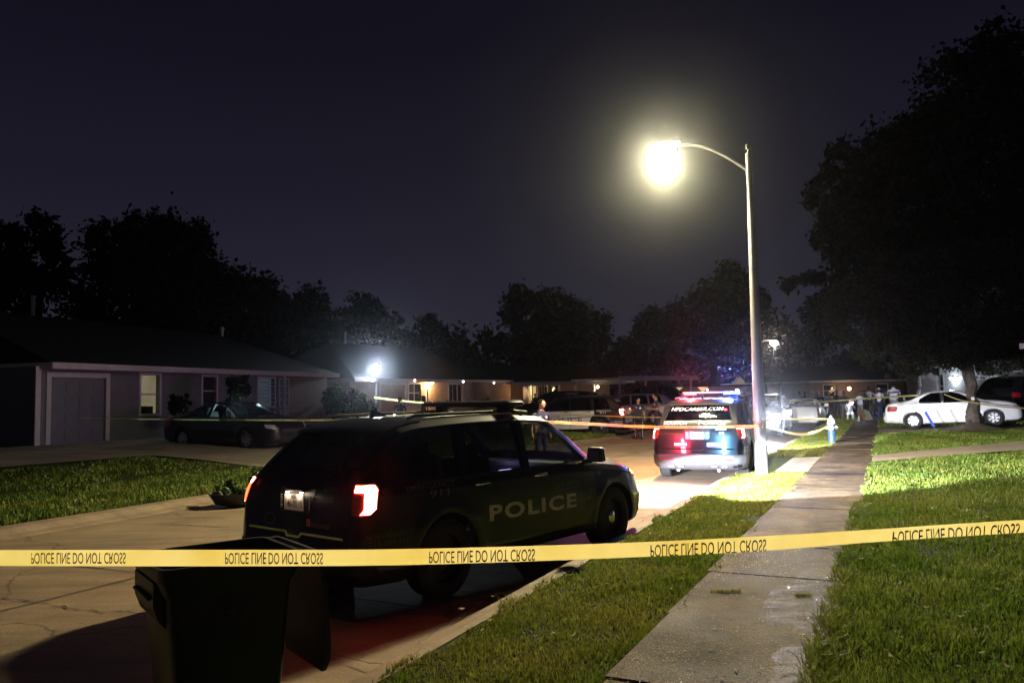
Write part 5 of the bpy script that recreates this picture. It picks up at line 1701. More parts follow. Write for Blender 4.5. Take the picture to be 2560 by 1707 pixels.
l_ = point('tube_light', tl - F6.n * .25 - Vector((0, 0, .1)), 30, (.8, .95, 1), .15); l_.parent = r6
settle(r6)
# gutter corner of a nearer house at the right edge
g_ = empty('house', AT(2575, 875, 20), 0, 'white eave corner of a house just entering at the right edge', 'house')
c_ = AT(2549, 872, 20)
F7 = Front((c_.x, c_.y), (c_.x + 5.0, c_.y - 3.4), .6)
mb = MB(); F7.box(mb, 0, 6, 0, .16, c_.z, c_.z + .14); mb.build('gutter', MT['trim_white'], g_)
mb = MB(); F7.box(mb, .12, 6, .2, 4, .5, c_.z - .02); mb.build('wall', MT['siding'], g_)
mb = MB(); mb.add([F7.P(-.05, -.02, c_.z + .15), F7.P(6, -.02, c_.z + .15), F7.P(6, 4, c_.z + 1.6), F7.P(2, 4, c_.z + 1.6), F7.P(-.05, 4, c_.z + .15)], [(0, 1, 2, 3), (0, 3, 4)]); mb.build('roof', MT['roofing'], g_)
mb = MB(); F7.box(mb, .14, .24, .08, .18, c_.z - .5, c_.z); mb.build('downspout', MT['trim_white'], g_)
settle(g_)
# far houses up the street
for i, (px, dep, w_, lab) in enumerate(((1965, 88, 9, 'small far house with a pinkish lit wall right of the lamp pole'), (2060, 84, 12, 'dark far house behind the crowd with two small lamps'), (2150, 78, 10, 'dark far house right of the distant street lamp'))):
    c_ = AT(px, 990, dep); F = Front((c_.x - w_ / 2, c_.y), (c_.x + w_ / 2, c_.y + 1), .3); rr = house_root('house', F, lab)
    hw = [(1.5, 2.6, 1.2, 2.3), (w_ - 3, w_ - 1.8, 1.2, 2.3)]
    me = wall_mesh(F, hw, .2, 2.7, 0, w_); link_mesh('wall', me, MT['brick'], rr); solid_walls(F, rr, 0, w_, 0, 7, .2, 2.7, 'brick')
    for h_ in hw: window(F, rr, *h_, light='dark_room')
    roof_hip(F, rr, -.5, w_ + .5, -.5, 7.5, 2.75, 4.3, 2.5, 2.5)
    for (lx, ly, rad, pw, mm, cc) in {0: ((1935, 971, .22, 50, 'small_led', (1, .95, 1)), (1952, 979, .12, 60, 'porch_led', (1, .5, .3)), (1963, 973, .12, 0, 'small_led', None)),
                                 1: ((2003, 974, .07, 0, 'porch_led', None), (2033, 972, .08, 0, 'small_led', None)), 2: ((2123, 971, .16, 14, 'porch_led', (1, .55, .25)),)}[i]:
        lamp_unit(rr, AT(lx, ly, c_.y - 1.2), rad, mm, 'wall_lamp', pw or None, cc or (1, 1, 1))
    settle(rr)
# woodland that closes the view behind the gardens
rg = np.random.default_rng(5)
bl_ = []
for px in range(-400, 1300, 75):
    bl_.append(bl(px, 925 + 12 * math.sin(px * .02), 82 + 6 * math.sin(px * .05), 95, 95 if px > 850 else 150))
for px in range(1300, 3000, 90):
    bl_.append(bl(px, 938 + 8 * math.sin(px * .03), 125, 110, 70 + 18 * math.sin(px * .05)))
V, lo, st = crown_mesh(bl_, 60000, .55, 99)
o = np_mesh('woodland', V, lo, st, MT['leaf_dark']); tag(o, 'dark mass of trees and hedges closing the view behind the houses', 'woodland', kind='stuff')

# shrubs
def shrub(px, py, dep, wpx, hpx, n, leaf, label, m='shrub', seed=1, name='shrub', group=None):
    k = dep / FPX; c_ = AT(px, py, dep)
    root = empty(name, (c_.x, c_.y, max(.1, c_.z - hpx * k)), 0, label, 'shrub', group)
    bb = []
    rr = random.Random(seed)
    for i in range(7):
        a = rr.uniform(-1, 1)
        bb.append((a * wpx * k * .55, rr.uniform(-.3, .3) * wpx * k, hpx * k * (1 + rr.uniform(-.35, .25) - .3 * abs(a)), wpx * k * .45, wpx * k * .4, hpx * k * .5))
    V, lo, st = crown_mesh(bb, n, leaf, seed)
    np_mesh('foliage', V, lo, st, MT[m], root)
    mb = MB()
    for i in range(5): limb(mb, (rr.uniform(-.05, .05), rr.uniform(-.05, .05), -.1), (bb[i][0], bb[i][1], bb[i][2]), .03, .01, seed + i)
    mb.build('stem', MT['bark'], root, smooth=True)
    return root
shrub(900, 1015, 37.5, 48, 30, 2600, .16, 'rounded green bush lit by the white corner light', seed=41)
shrub(835, 985, 38.6, 26, 60, 2400, .16, 'climbing vine on the right corner of the garage house', seed=42, name='climbing_plant')
shrub(795, 930, 39, 52, 22, 700, .14, 'twiggy vine straggling over the garage house roof edge', 'leaf', seed=43, name='climbing_plant')
shrub(600, 965, 27.5, 42, 48, 3000, .12, 'dark bushy tree standing in front of the garage house', 'leaf_dark', seed=44, name='bush')
shrub(455, 1000, 27, 40, 36, 1800, .12, 'dark bush right of the lit window', 'leaf_dark', seed=45, name='bush')
shrub(1120, 1008, 47, 45, 10, 1600, .14, 'low clipped hedge under the tan house window', seed=46, name='hedge')
shrub(1215, 1006, 50, 32, 12, 1300, .14, 'low dark rounded hedge before the brick wall', seed=47, name='hedge')
shrub(870, 990, 40, 50, 45, 1800, .16, 'dim loose shrub between the two houses', 'leaf', seed=48)
shrub(1280, 1010, 50, 22, 14, 700, .14, 'small dark shrub at the porch of the carport house', 'leaf_dark', seed=49)
# ------------------------------------------------------------------ people
MT['skin'] = mat('skin', (.42, .24, .16), .55, 0, .08, 20)
MT['skin_dark'] = mat('dark skin', (.10, .05, .033), .55, 0, .08, 20)
MT['hair'] = mat('black hair', (.008, .007, .006), .85, 0, .3, 60, .4, 90, spec=.1)
MT['navy'] = mat('navy uniform cloth', (.022, .026, .06), .85, 0, .15, 12, .2, 80)
MT['navy_dark'] = mat('dark uniform trousers', (.018, .018, .045), .85, 0, .15, 12, .2, 80)
MT['shoe'] = mat('black shoe', (.015, .015, .015), .4, 0, .2, 20)
MT['cloth_white'] = mat('white cotton', (.72, .72, .76), .85, 0, .1, 8, .2, 60)
MT['cloth_grey'] = mat('grey cloth', (.22, .22, .25), .85, 0, .15, 8, .2, 60)
MT['cloth_black'] = mat('black cloth', (.02, .02, .022), .85, 0, .2, 8, .2, 60)
MT['cloth_blue'] = mat('blue cloth', (.05, .07, .22), .85, 0, .15, 8, .2, 60)
MT['cloth_pink'] = mat('pink cloth', (.5, .30, .28), .85, 0, .15, 8, .2, 60)
MT['cloth_green'] = mat('faded green cloth', (.16, .20, .17), .85, 0, .15, 8, .2, 60)
MT['eye'] = mat('eye', (.6, .6, .6), .2, 0, .05, 20)
MT['pupil'] = mat('pupil', (.01, .01, .01), .2, 0, .05, 20)
MT['lips'] = mat('lips', (.32, .12, .10), .5, 0, .1, 20)
MT['badge'] = mat('silver badge', (.7, .7, .72), .35, .4, .05, 30)

def head_mesh(b, c, yaw, tilt, k, m_skin, m_eye, m_pupil, m_lips):
    """a head with brow, nose, mouth, chin and ears; c is its centre, it looks along +x turned by yaw"""
    M_ = Matrix.Translation(c) @ Matrix.Rotation(yaw, 4, 'Z') @ Matrix.Rotation(-tilt, 4, 'Y') @ Matrix.Scale(k, 4)
    nu, nv = 28, 20; vs, fs = [], []
    for j in range(nv + 1):
        ph = math.pi * j / nv
        for i in range(nu):
            th = 2 * math.pi * i / nu
            x, y, z = math.sin(ph) * math.cos(th), math.sin(ph) * math.sin(th), math.cos(ph)
            X, Y, Z = x * .098, y * .076, z * .118
            if Z < -.02: 
                t = (-.02 - Z) / .098; Y *= 1 - .38 * t; X = X * (1 - .25 * t) + .018 * t if X > 0 else X * (1 - .45 * t)
            if x > 0:
                f = max(0, x) ** 3
                X += .030 * math.exp(-((y * .076) / .011) ** 2) * math.exp(-((Z + .018) / .020) ** 2) * f       # nose
                X += .009 * math.exp(-((Z - .030) / .012) ** 2) * f                                       # brow
                for s_ in (-1, 1): X -= .012 * math.exp(-((y * .076 - s_ * .031) / .014) ** 2) * math.exp(-((Z - .008) / .012) ** 2) * f
                X += .010 * math.exp(-((y * .076) / .022) ** 2) * math.exp(-((Z + .058) / .010) ** 2) * f      # lips
                X += .010 * math.exp(-((y * .076) / .02) ** 2) * math.exp(-((Z + .092) / .014) ** 2)          # chin
            vs.append(M_ @ Vector((X, Y, Z)))
    for j in range(nv):
        for i in range(nu): fs.append((j * nu + i, (j + 1) * nu + i, (j + 1) * nu + (i + 1) % nu, j * nu + (i + 1) % nu))
    b.add(vs, fs, m_skin)
    for s_ in (-1, 1):
        b.lathe([(.001, -.013), (.011, -.006), (.013, 0), (.011, .006), (.001, .013)], 10, m_eye, M_ @ Matrix.Translation((.078, s_ * .031, .008)))
        b.lathe([(.001, -.004), (.006, 0), (.001, .004)], 8, m_pupil, M_ @ Matrix.Translation((.0905, s_ * .031, .008)) @ Matrix.Rotation(math.pi / 2, 4, 'Y'))
        b.lathe([(.001, -.030), (.013, -.018), (.017, .006), (.012, .024), (.001, .030)], 10, m_skin, M_ @ Matrix.Translation((-.004, s_ * .079, -.002)) @ Matrix.Scale(.45, 4, (0, 1, 0)))
    b.add([M_ @ Vector(v) for v in ((.107, -.020, -.056), (.107, .020, -.056), (.1085, .012, -.050), (.1085, -.012, -.050), (.105, -.012, -.064), (.105, .012, -.064))], [(0, 1, 2, 3), (4, 5, 1, 0)], m_lips)
    return M_

def person(label, loc, face, H=1.75, top='navy', bottom='navy_dark', skin='skin', hair='short', arms=('down', 'down'), look=0.0, tilt=0.0, pose='stand', sleeves='short', group=None, fingers=True, build=1.0, cap=None, shoes='shoe', extra=None, step=.05, z=0.0):
    """face: compass heading (degrees, 0 = +y, 90 = +x) the body faces"""
    k = H / 1.75; W_ = build
    V, E_, Rr, lab = [], [], [], []
    def add(p, r_): V.append(Vector(p) * k); Rr.append(r_ * k); return len(V) - 1
    def link(a, b_, l): E_.append((a, b_)); lab.append(l)
    if pose == 'sit': dz = -.45
    else: dz = 0
    pel = add((0, 0, .94 + dz), .135 * W_); bel = add((.01, 0, 1.10 + dz), .128 * W_); che = add((.0, 0, 1.28 + dz), .145 * W_); nb = add((-.01, 0, 1.43 + dz), .075); nk = add((.005, 0, 1.53 + dz), .056)
    hd = add((.015, 0, 1.60 + dz), .055)
    link(pel, bel, 1); link(bel, che, 1); link(che, nb, 1); link(nb, nk, 0); link(nk, hd, 0)
    for sg, mode in ((1, arms[0]), (-1, arms[1])):      # left, right
        sh = add((-.01, sg * .175 * (1 + (W_ - 1) * .7), 1.385 + dz), .062 * W_)
        EL = {'down': ((-.03, sg * .235, 1.11), (.02, sg * .255, .87)), 'fold': ((.06, sg * .24, 1.13), (.24, -sg * .05, 1.17)), 'hold': ((.0, sg * .25, 1.12), (.26, sg * .20, 1.06)),
              'reach': ((.10, sg * .32, 1.20), (.25, sg * .50, 1.12)), 'up': ((.16, sg * .24, 1.18), (.26, sg * .16, 1.40)), 'hip': ((-.08, sg * .36, 1.16), (.06, sg * .20, 1.00)), 'lap': ((.03, sg * .24, 1.12), (.26, sg * .12, 1.00))}[mode]
        e_ = add(Vector(EL[0]) + Vector((0, 0, dz)), .045); w_ = add(Vector(EL[1]) + Vector((0, 0, dz)), .030)
        mid_ = add((V[sh] / k).lerp(V[e_] / k, .6), .052 * W_)
        link(che if False else nb, sh, 1); link(sh, mid_, 1); link(mid_, e_, 1 if sleeves == 'long' else 0); link(e_, w_, 1 if sleeves == 'long' else 0)
        d = ((V[w_] - V[e_]) / k).normalized()
        side = Vector((0, sg, 0)); side = (side - d * side.dot(d)).normalized() if abs(side.dot(d)) < .95 else Vector((1, 0, 0)); up_ = d.cross(side)
        p = V[w_] / k + d * .045; palm = add(p, .030); link(w_, palm, 0)
        fwd_ = up_ if mode != 'down' else Vector((1, 0, 0))
        if fingers:
            ac = (fwd_ - d * fwd_.dot(d)).normalized(); nrm = d.cross(ac)
            for q, (o_, L_) in enumerate(((-.026, .060), (-.009, .072), (.009, .066), (.026, .052))):
                b0 = p + d * .035 + ac * o_
                f1 = add(b0, .0095); f2 = add(b0 + d * L_ * .5 - nrm * sg * .006, .0085); f3 = add(b0 + d * L_ * .9 - nrm * sg * .022, .0075)
                link(palm, f1, 0); link(f1, f2, 0); link(f2, f3, 0)
            t1 = add(p + ac * .034 + d * .0, .011); t2 = add(p + ac * .050 + d * .028, .0095); link(palm, t1, 0); link(t1, t2, 0)
        else:
            f1 = add(p + d * .06, .022); f2 = add(p + d * .11, .012); link(palm, f1, 0); link(f1, f2, 0)
        if sg == 1: wl_ = V[palm].copy()
        else: wr_ = V[palm].copy()
    for sg in (1, -1):
        hp = add((0, sg * .088, .86 + dz), .092 * W_)
        if pose == 'sit':
            kn = add((.42, sg * .13, .47), .062); an = add((.40, sg * .14, .10), .042); hl = add((.37, sg * .14, .045), .038); to = add((.58, sg * .16, .035), .032)
            th_ = add((.2, sg * .11, .46), .080)
            link(pel, hp, 2); link(hp, th_, 2); link(th_, kn, 2); cf = add((.40, sg * .135, .30), .052); link(kn, cf, 2); link(cf, an, 2)
        else:
            sx_ = step * sg
            kn = add((sx_ * .6 + .02, sg * .10, .50), .060); an = add((sx_ * 1.1 - .02, sg * .105, .10), .042); hl = add((sx_ * 1.1 - .04, sg * .105, .045), .036); to = add((sx_ * 1.1 + .15, sg * .135, .032), .030)
            cf = add((sx_ * .85 - .02, sg * .105, .32), .054)
            link(pel, hp, 2); link(hp, kn, 2); link(kn, cf, 2); link(cf, an, 2)
        link(an, hl, 3); link(hl, to, 3)
    me = bpy.data.meshes.new('body'); me.from_pydata([tuple(v) for v in V], E_, [])
    ob = bpy.data.objects.new('tmp', me); C.objects.link(ob)
    md = ob.modifiers.new('s', 'SKIN'); md.use_smooth_shade = True; md.branch_smoothing = .6
    for i, sv in enumerate(me.skin_vertices[0].data): sv.radius = (Rr[i], Rr[i] * (1.0)); sv.use_root = (i == 0)
    ob.modifiers.new('d', 'SUBSURF').levels = 1
    dg = bpy.context.evaluated_depsgraph_get(); dg.update()
    m2 = bpy.data.meshes.new_from_object(ob.evaluated_get(dg)); bpy.data.objects.remove(ob)
    # flatten the trunk a little and colour by the nearest bone
    segs = [(V[a], V[b_], l, Rr[a]) for (a, b_), l in zip(E_, lab)]
    for v in m2.vertices:
        zz = v.co.z / k - dz
        if abs(v.co.y) < .186 * k * W_ and .90 < zz < 1.44 and abs(v.co.x) < .18 * k * W_:
            g_ = min(1, (zz - .90) / .12, (1.44 - zz) / .10); v.co.x *= 1 - .20 * g_; v.co.y *= 1 + .30 * g_
    b = MB()
    b.add([v.co.copy() for v in m2.vertices], [tuple(p.vertices) for p in m2.polygons])
    mi = []
    for p in m2.polygons:
        c_ = p.center; best = (1e9, 0)
        for (a, b2, l, r0) in segs:
            d = b2 - a; t = max(0, min(1, (c_ - a).dot(d) / d.length_squared)); dd = (c_ - (a + d * t)).length - r0 * .5
            if dd < best[0]: best = (dd, l)
        mi.append(best[1])
    b.m = mi
    yaw = R(look)
    hc = V[hd] + Vector((.028, 0, .055)) * k
    M_ = head_mesh(b, hc, yaw, R(tilt), k, 0, 4, 5, 6)
    root = empty('person', (0, 0, 0), 0, label, 'person', group)
    body = b.build('body', [MT[skin], MT[top], MT[bottom], MT[shoes], MT['eye'], MT['pupil'], MT['lips']], root, smooth=True, sharp=60, fix=False)
    # hair / cap
    if hair:
        hb_ = MB(); vs, fs = [], []; nu, nv = 24, 11
        low = {'short': .62, 'long': .74, 'bun': .64}[hair]
        for j in range(nv + 1):
            for i in range(nu):
                th = 2 * math.pi * i / nu
                front = max(0, math.cos(th)); ph = math.pi * low * j / nv * (1 - .50 * front ** 1.3) + .0
                g_ = 1.08 + (.10 if hair == 'long' else .02) * (1 - front) + .015 * math.sin(th * 7 + j)
                vs.append(M_ @ Vector((math.sin(ph) * math.cos(th) * .098 * g_ - .006, math.sin(ph) * math.sin(th) * .076 * (g_ + .03), math.cos(ph) * .118 * 1.07 + .004)))
        for j in range(nv):
            for i in range(nu): fs.append((j * nu + i, (j + 1) * nu + i, (j + 1) * nu + (i + 1) % nu, j * nu + (i + 1) % nu))
        hb_.add(vs, fs)
        if hair == 'bun': hb_.lathe([(.001, -.04), (.03, -.02), (.038, 0), (.03, .02), (.001, .04)], 12, 0, M_ @ Matrix.Translation((-.115, 0, -.01)))
        hb_.build('hair', MT['hair'], root, smooth=True, fix=True)
    if cap:
        cb_ = MB(); cb_.lathe([(.001, .135), (.06, .122), (.092, .08), (.10, .045), (.098, .04)], 20, 0, M_ @ Matrix.Translation((-.004, 0, .0)) @ Matrix.Scale(.9, 4, (0, 1, 0)))
        cb_.add([M_ @ Vector(v) for v in ((.08, -.06, .045), (.16, -.045, .035), (.175, 0, .035), (.16, .045, .035), (.08, .06, .045), (.08, 0, .052))], [(0, 1, 2, 5), (5, 2, 3, 4)])
        cb_.build('cap', MT[cap], root, smooth=True)
    if extra: extra(root, k, wl_, wr_, M_)
    root.location = (loc[0], loc[1], z); root.rotation_euler = (0, 0, math.pi / 2 - R(face))
    return root

def officer_kit(root, k, wl_, wr_, M_, stripe=False):
    b = MB(); b.lathe([(.165, .93), (.172, .935), (.172, .975), (.165, .98)], 24, 0, Matrix.Scale(k, 4) @ Matrix.Scale(.80, 4, (1, 0, 0)))
    b.box((-.02, -.19, .88), (.09, .05, .20)); b.box((.12, .08, .96), (.05, .07, .09)); b.box((.10, .17, .93), (.06, .05, .12)); b.box((-.09, .14, .96), (.05, .08, .08))
    b.build('duty_belt', MT['cloth_black'], root, bevel=.006)
    b = MB(); n = 12; c_ = Vector((.135, .085, 1.33)) * k
    pts = [c_ + Vector((0, .034 * math.cos(t) * (1 + .12 * math.cos(5 * t)), .040 * math.sin(t) * (1 + .12 * math.cos(5 * t)))) for t in [2 * math.pi * i / 30 for i in range(30)]]
    b.add(pts + [p - Vector((.02, 0, 0)) for p in pts], [tuple(range(30)), tuple(reversed(range(30, 60)))] + [(i, (i + 1) % 30, 30 + (i + 1) % 30, 30 + i) for i in range(30)])
    b.build('badge', MT['badge'], root)
    b = MB(); b.box(Vector((.138, -.085, 1.35)) * k, (.008, .07, .018)); b.build('name_tag', MT['badge'], root)
    b = MB()
    for sg in (1, -1): b.box(Vector((0, sg * .252, 1.32)) * k, (.075, .012, .085))
    b.build('shoulder_patch', MT['decal_gold'], root, bevel=.004)
    b = MB(); b.box(Vector((.15, 0, 1.18)) * k, (.03, .065, .09)); b.tube([Vector((.155, .0, 1.22)) * k, Vector((.155, .0, 1.26)) * k], .012, 8); b.build('body_camera', MT['plastic'], root, bevel=.006)
# near officer beyond the bonnet
o1 = AT(1352, 1040, 19.8)
person('officer in dark blue short-sleeved uniform looking up to the right beyond the near bonnet', (o1.x, o1.y), 152, 1.77, arms=('down', 'down'), look=28, tilt=16, extra=officer_kit, build=1.22)
def kit2(root, k, wl_, wr_, M_):
    officer_kit(root, k, wl_, wr_, M_)
    b = MB()
    for sg in (1, -1): b.tube([Vector((0, sg * .176, .86)) * k, Vector((.03 * sg, sg * .158, .5)) * k, Vector((.05 * sg, sg * .150, .12)) * k], .008, 6)
    b.build('trouser_stripe', MT['cloth_white'], root)
o2 = G(1598, 1099, 0)
person('officer standing on the road by the tape, head turned right, left arm stretched out', (o2.x, o2.y), 190, 1.70, arms=('down', 'reach'), look=35, hair='bun', extra=kit2)
o3 = AT(1642, 1040, 32.6)
person('officer with folded arms facing the one on the road, half behind the flashing vehicle', (o3.x, o3.y), 255, 1.86, arms=('fold', 'fold'), look=-10, extra=officer_kit)
MT['torch_led'] = glow('torch lamp', (.95, .92, 1), 60)
def torch(root, k, wl_, wr_, M_):
    b = MB(); b.tube([wr_ + Vector((-.03, 0, 0)), wr_ + Vector((.12, 0, 0))], [.016, .022], 10); b.build('flashlight', MT['plastic'], root)
    b = MB(); b.tube([wr_ + Vector((.121, 0, 0)), wr_ + Vector((.126, 0, 0))], .035, 10); b.build('flashlight_lens', MT['torch_led'], root)
o4 = AT(1000, 1015, 33)
person('officer in dark clothes holding a small lit flashlight in front of the tan house', (o4.x, o4.y), 178, 1.78, arms=('hold', 'hold'), extra=torch, z=.12)
# someone sitting in the lit porch
p5 = AT(1338, 990, 56.5)
person('person silhouetted against the lit porch window', (p5.x, p5.y), 200, 1.7, top='cloth_black', bottom='cloth_black', fingers=False, z=.3)
# the crowd
def cr(px, dep, face, label, **kw):
    p_ = AT(px, 1000, dep); s_, r_ = SRof(p_.x, p_.y)
    kw.setdefault('z', max(0, zg(s_, r_) if r_ > RCURB else 0)); kw.setdefault('fingers', False)
    return person(label, (p_.x, p_.y), face, group=None, **kw)
cr(2235, 37.5, 30, 'broad person in a pale oversized T-shirt with back turned above the sedan boot', H=1.85, top='cloth_white', bottom='cloth_grey', skin='skin_dark', build=1.25, arms=('fold', 'fold'), sleeves='short', z=.3)
cr(2150, 46, 200, 'person in white T-shirt and grey shorts at the kerb end of the crowd', H=1.72, top='cloth_white', bottom='cloth_grey', skin='skin_dark', arms=('up', 'down'), z=.0)
cr(2174, 49, 215, 'person in white jersey behind the seated people', H=1.78, top='cloth_white', bottom='cloth_black', skin='skin_dark', z=.2, arms=('hip', 'down'))
cr(2199, 46, 235, 'person in white T-shirt, white cap and blue trousers beside the broad one', H=1.74, top='cloth_white', bottom='cloth_blue', skin='skin_dark', cap='cloth_white', z=.15)
def phone(root, k, wl_, wr_, M_):
    b = MB(); b.box(wl_ + Vector((.06, 0, .04)), (.012, .08, .15)); b.build('phone', MT['plastic'], root)
    b = MB(); b.box(wl_ + Vector((.069, 0, .09)), (.004, .05, .05)); b.build('phone_lamp', MT['hot_led'], root)
    l_ = point('phone_light', wl_ + Vector((.15, 0, .09)), 110, (.85, .9, 1), .03); l_.parent = root
cr(2124, 45, 205, 'seated person with a glaring phone lamp in hand', H=1.72, top='cloth_grey', bottom='cloth_white', skin='skin_dark', pose='sit', arms=('up', 'lap'), extra=phone, z=.05)
cr(2137, 46.5, 190, 'seated person in black beside the phone lamp', H=1.7, top='cloth_black', bottom='cloth_grey', skin='skin_dark', pose='sit', arms=('lap', 'lap'), z=.05)
cr(2110, 47, 210, 'standing person in dark clothes left of the phone lamp', H=1.75, top='cloth_black', bottom='cloth_grey', skin='skin_dark', arms=('hip', 'down'), z=0)
cr(2186, 43, 200, 'seated person in dark clothes with pale shoes', H=1.7, top='cloth_black', bottom='cloth_blue', skin='skin_dark', pose='sit', arms=('lap', 'lap'), shoes='cloth_white', z=.1)
cr(2160, 52, 180, 'person in black partly behind the one in white T-shirt', H=1.7, top='cloth_black', bottom='cloth_black', skin='skin_dark', z=.1)
cr(2031, 50, 160, 'person in pinkish top seen over the white sedan roof', H=1.72, top='cloth_pink', bottom='cloth_black', skin='skin_dark', arms=('up', 'down'), z=0)
cr(2012, 51, 200, 'person in black over the left of the white sedan roof', H=1.75, top='cloth_black', bottom='cloth_black', skin='skin_dark', z=0)
cr(2045, 52, 190, 'person in black with raised arm over the right of the white sedan roof', H=1.72, top='cloth_black', bottom='cloth_grey', skin='skin_dark', arms=('up', 'up'), z=0)
cr(2073, 49, 215, 'person in faded green shirt right of the white sedan', H=1.72, top='cloth_green', bottom='cloth_black', skin='skin_dark', arms=('hold', 'hold'), sleeves='long', z=0)
cr(2092, 52, 180, 'dark-clothed person between the green shirt and the phone lamp', H=1.78, top='cloth_black', bottom='cloth_blue', skin='skin_dark', z=0)
cr(2212, 52, 200, 'person in grey shirt behind the white-capped one', H=1.7, top='cloth_grey', bottom='cloth_black', skin='skin_dark', z=.2)
cr(1998, 56, 190, 'far person in grey at the left end of the crowd', H=1.75, top='cloth_grey', bottom='cloth_black', skin='skin_dark', z=0)
# ------------------------------------------------------------------ street things
MT['galv'] = mat('galvanised steel pole', (.26, .26, .25), .45, .35, .12, 4, .1, 40)
MT['galv_old'] = mat('weathered lamp housing', (.30, .30, .29), .5, .3, .15, 8)
MT['bin_plastic'] = mat('black bin plastic', (.026, .026, .029), .42, 0, .15, 8, .1, 150)
MT['hydrant_blue'] = mat('blue hydrant paint', (.04, .10, .42), .4, 0, .12, 14, .1, 60)
MT['hydrant_white'] = mat('white hydrant paint', (.78, .78, .78), .4, 0, .06, 14, .1, 60)
MT['pvc'] = mat('blue marker plastic', (.06, .09, .42), .5, 0, .08, 14)
MT['lamp_lens'] = glow('lit street lamp lens', (1, .95, .56), 1900)
MT['lamp_far'] = glow('far street lamp lens', (1, .82, .62), 110)
MT['lamp_far2'] = glow('farther street lamp lens', (1, .86, .66), 60)

# main lamp
t = empty('street_lamp', PB, 0, 'tall pale street lamp with curved arm blazing greenish white over the road', 'street lamp')
b = MB(); n_ = 12
b.tube([(0, 0, -.3), (0, 0, 0), (0, 0, 1.2), (0, 0, 6.75)], [.135, .135, .125, .062], 20)
b.build('pole', MT['galv'], t, smooth=True, sharp=60)
b = MB(); b.tube([(0, 0, 6.35), (0, 0, 6.85)], .075, 14); b.tube([(0, 0, 6.85), (0, 0, 6.98)], [.03, .03], 8); b.box((0, 0, 7.0), (.10, .07, .10)); b.build('bracket', MT['galv'], t, smooth=True, sharp=40)
arm_end = Vector((LH.x - PB.x, LH.y - PB.y, 7.42 - PB.z))
dx_ = Vector((arm_end.x, arm_end.y, 0)).normalized()
pts = []
for i in range(15):
    u = i / 14
    pts.append(dx_ * (1.55 * u) + Vector((0, 0, 6.45 + (arm_end.z - 6.45) * math.sin(u * math.pi / 2) ** .9)))
b = MB(); b.tube(pts, [.042 - .012 * i / 14 for i in range(15)], 10); b.build('arm', MT['galv'], t, smooth=True)
ML = Matrix.Translation(arm_end) @ Matrix.Rotation(math.atan2(dx_.y, dx_.x), 4, 'Z')
b = MB(); b.lathe([(.001, .11), (.08, .105), (.15, .07), (.19, .01), (.20, -.03)], 20, 0, ML @ Matrix.Scale(1.5, 4, (1, 0, 0)) @ Matrix.Translation((0, 0, .0)))
b.box(ML @ Vector((-.28, 0, .04)), (.2, .12, .09), rot=ML.to_3x3())
hd_ = b.build('lamp_head', MT['galv_old'], t, smooth=True, sharp=50)
b = MB(); b.lathe([(.20, -.035), (.215, -.09), (.19, -.17), (.12, -.235), (.001, -.26)], 20, 0, ML @ Matrix.Scale(1.25, 4, (1, 0, 0)) @ Matrix.Scale(1.2, 4)); b.build('lens', MT['lamp_lens'], hd_, smooth=True)
# added shell that keeps lens light off gardens and houses, open toward the camera
b = MB(); vs = []; a0_ = math.atan2(-TC, -TS) - math.atan2(dx_.y, dx_.x); MS_ = ML @ Matrix.Scale(1.25, 4, (1, 0, 0)) @ Matrix.Scale(1.2, 4)
pf = [(.212, -.03), (.227, -.09), (.203, -.176), (.130, -.246), (.02, -.272)]
for i in range(41):
    a = a0_ + R(60) + (2 * math.pi - R(120)) * i / 40
    for (rr_, zz) in pf + [(r0_ + .006, z0_ - .004) for r0_, z0_ in reversed(pf)]: vs.append(MS_ @ Vector((rr_ * math.cos(a), rr_ * math.sin(a), zz)))
k_ = 2 * len(pf)
b.add(vs, [(i * k_ + k, i * k_ + (k + 1) % k_, i * k_ + k_ + (k + 1) % k_, i * k_ + k_ + k) for i in range(40) for k in range(k_)]); b.build('glare_shield', MT['plastic'], t, smooth=True, sharp=40)
# distant lamps
def far_lamp(px, py, dep, pole_px, label, lens, power, r_=.30, base_y=None, vis_pole=True):
    h_ = AT(px, py, dep); t = empty('street_lamp', (AT(pole_px, 990, dep).x, dep, 0), 0, label, 'street lamp')
    dx = h_.x - t.location.x
    b = MB(); b.tube([(0, 0, 0), (0, 0, h_.z - .5)], [.11, .06], 12); b.build('pole', MT['galv'], t, smooth=True)
    b = MB(); b.tube([(0, 0, h_.z - .6), (dx * .2, 0, h_.z - .2), (dx * .55, 0, h_.z + .18), (dx, 0, h_.z + .25)], .04, 8); b.build('arm', MT['galv'], t, smooth=True)
    b = MB(); b.lathe([(.001, .32), (.14, .28), (.24, .18), (.24, .14)], 14, 0, Matrix.Translation((dx, 0, h_.z))); b.build('lamp_head', MT['galv_old'], t, smooth=True)
    b = MB(); b.lathe([(r_ * .8, .14), (r_, .05), (r_ * .95, -.08), (r_ * .6, -.2), (.001, -.26)], 14, 0, Matrix.Translation((dx, 0, h_.z))); b.build('lens', MT[lens], t, smooth=True)
    l_ = point('street_light', (dx, 0, h_.z - .35), power, (1, .85, .65), .15); l_.parent = t
far_lamp(1935, 857, 62, 1885, 'distant street lamp shining warm white just right of the near pole', 'lamp_far', 400)
far_lamp(2115, 932, 92, 2101, 'small street lamp with thin pole above the crowd', 'lamp_far2', 250, .2)

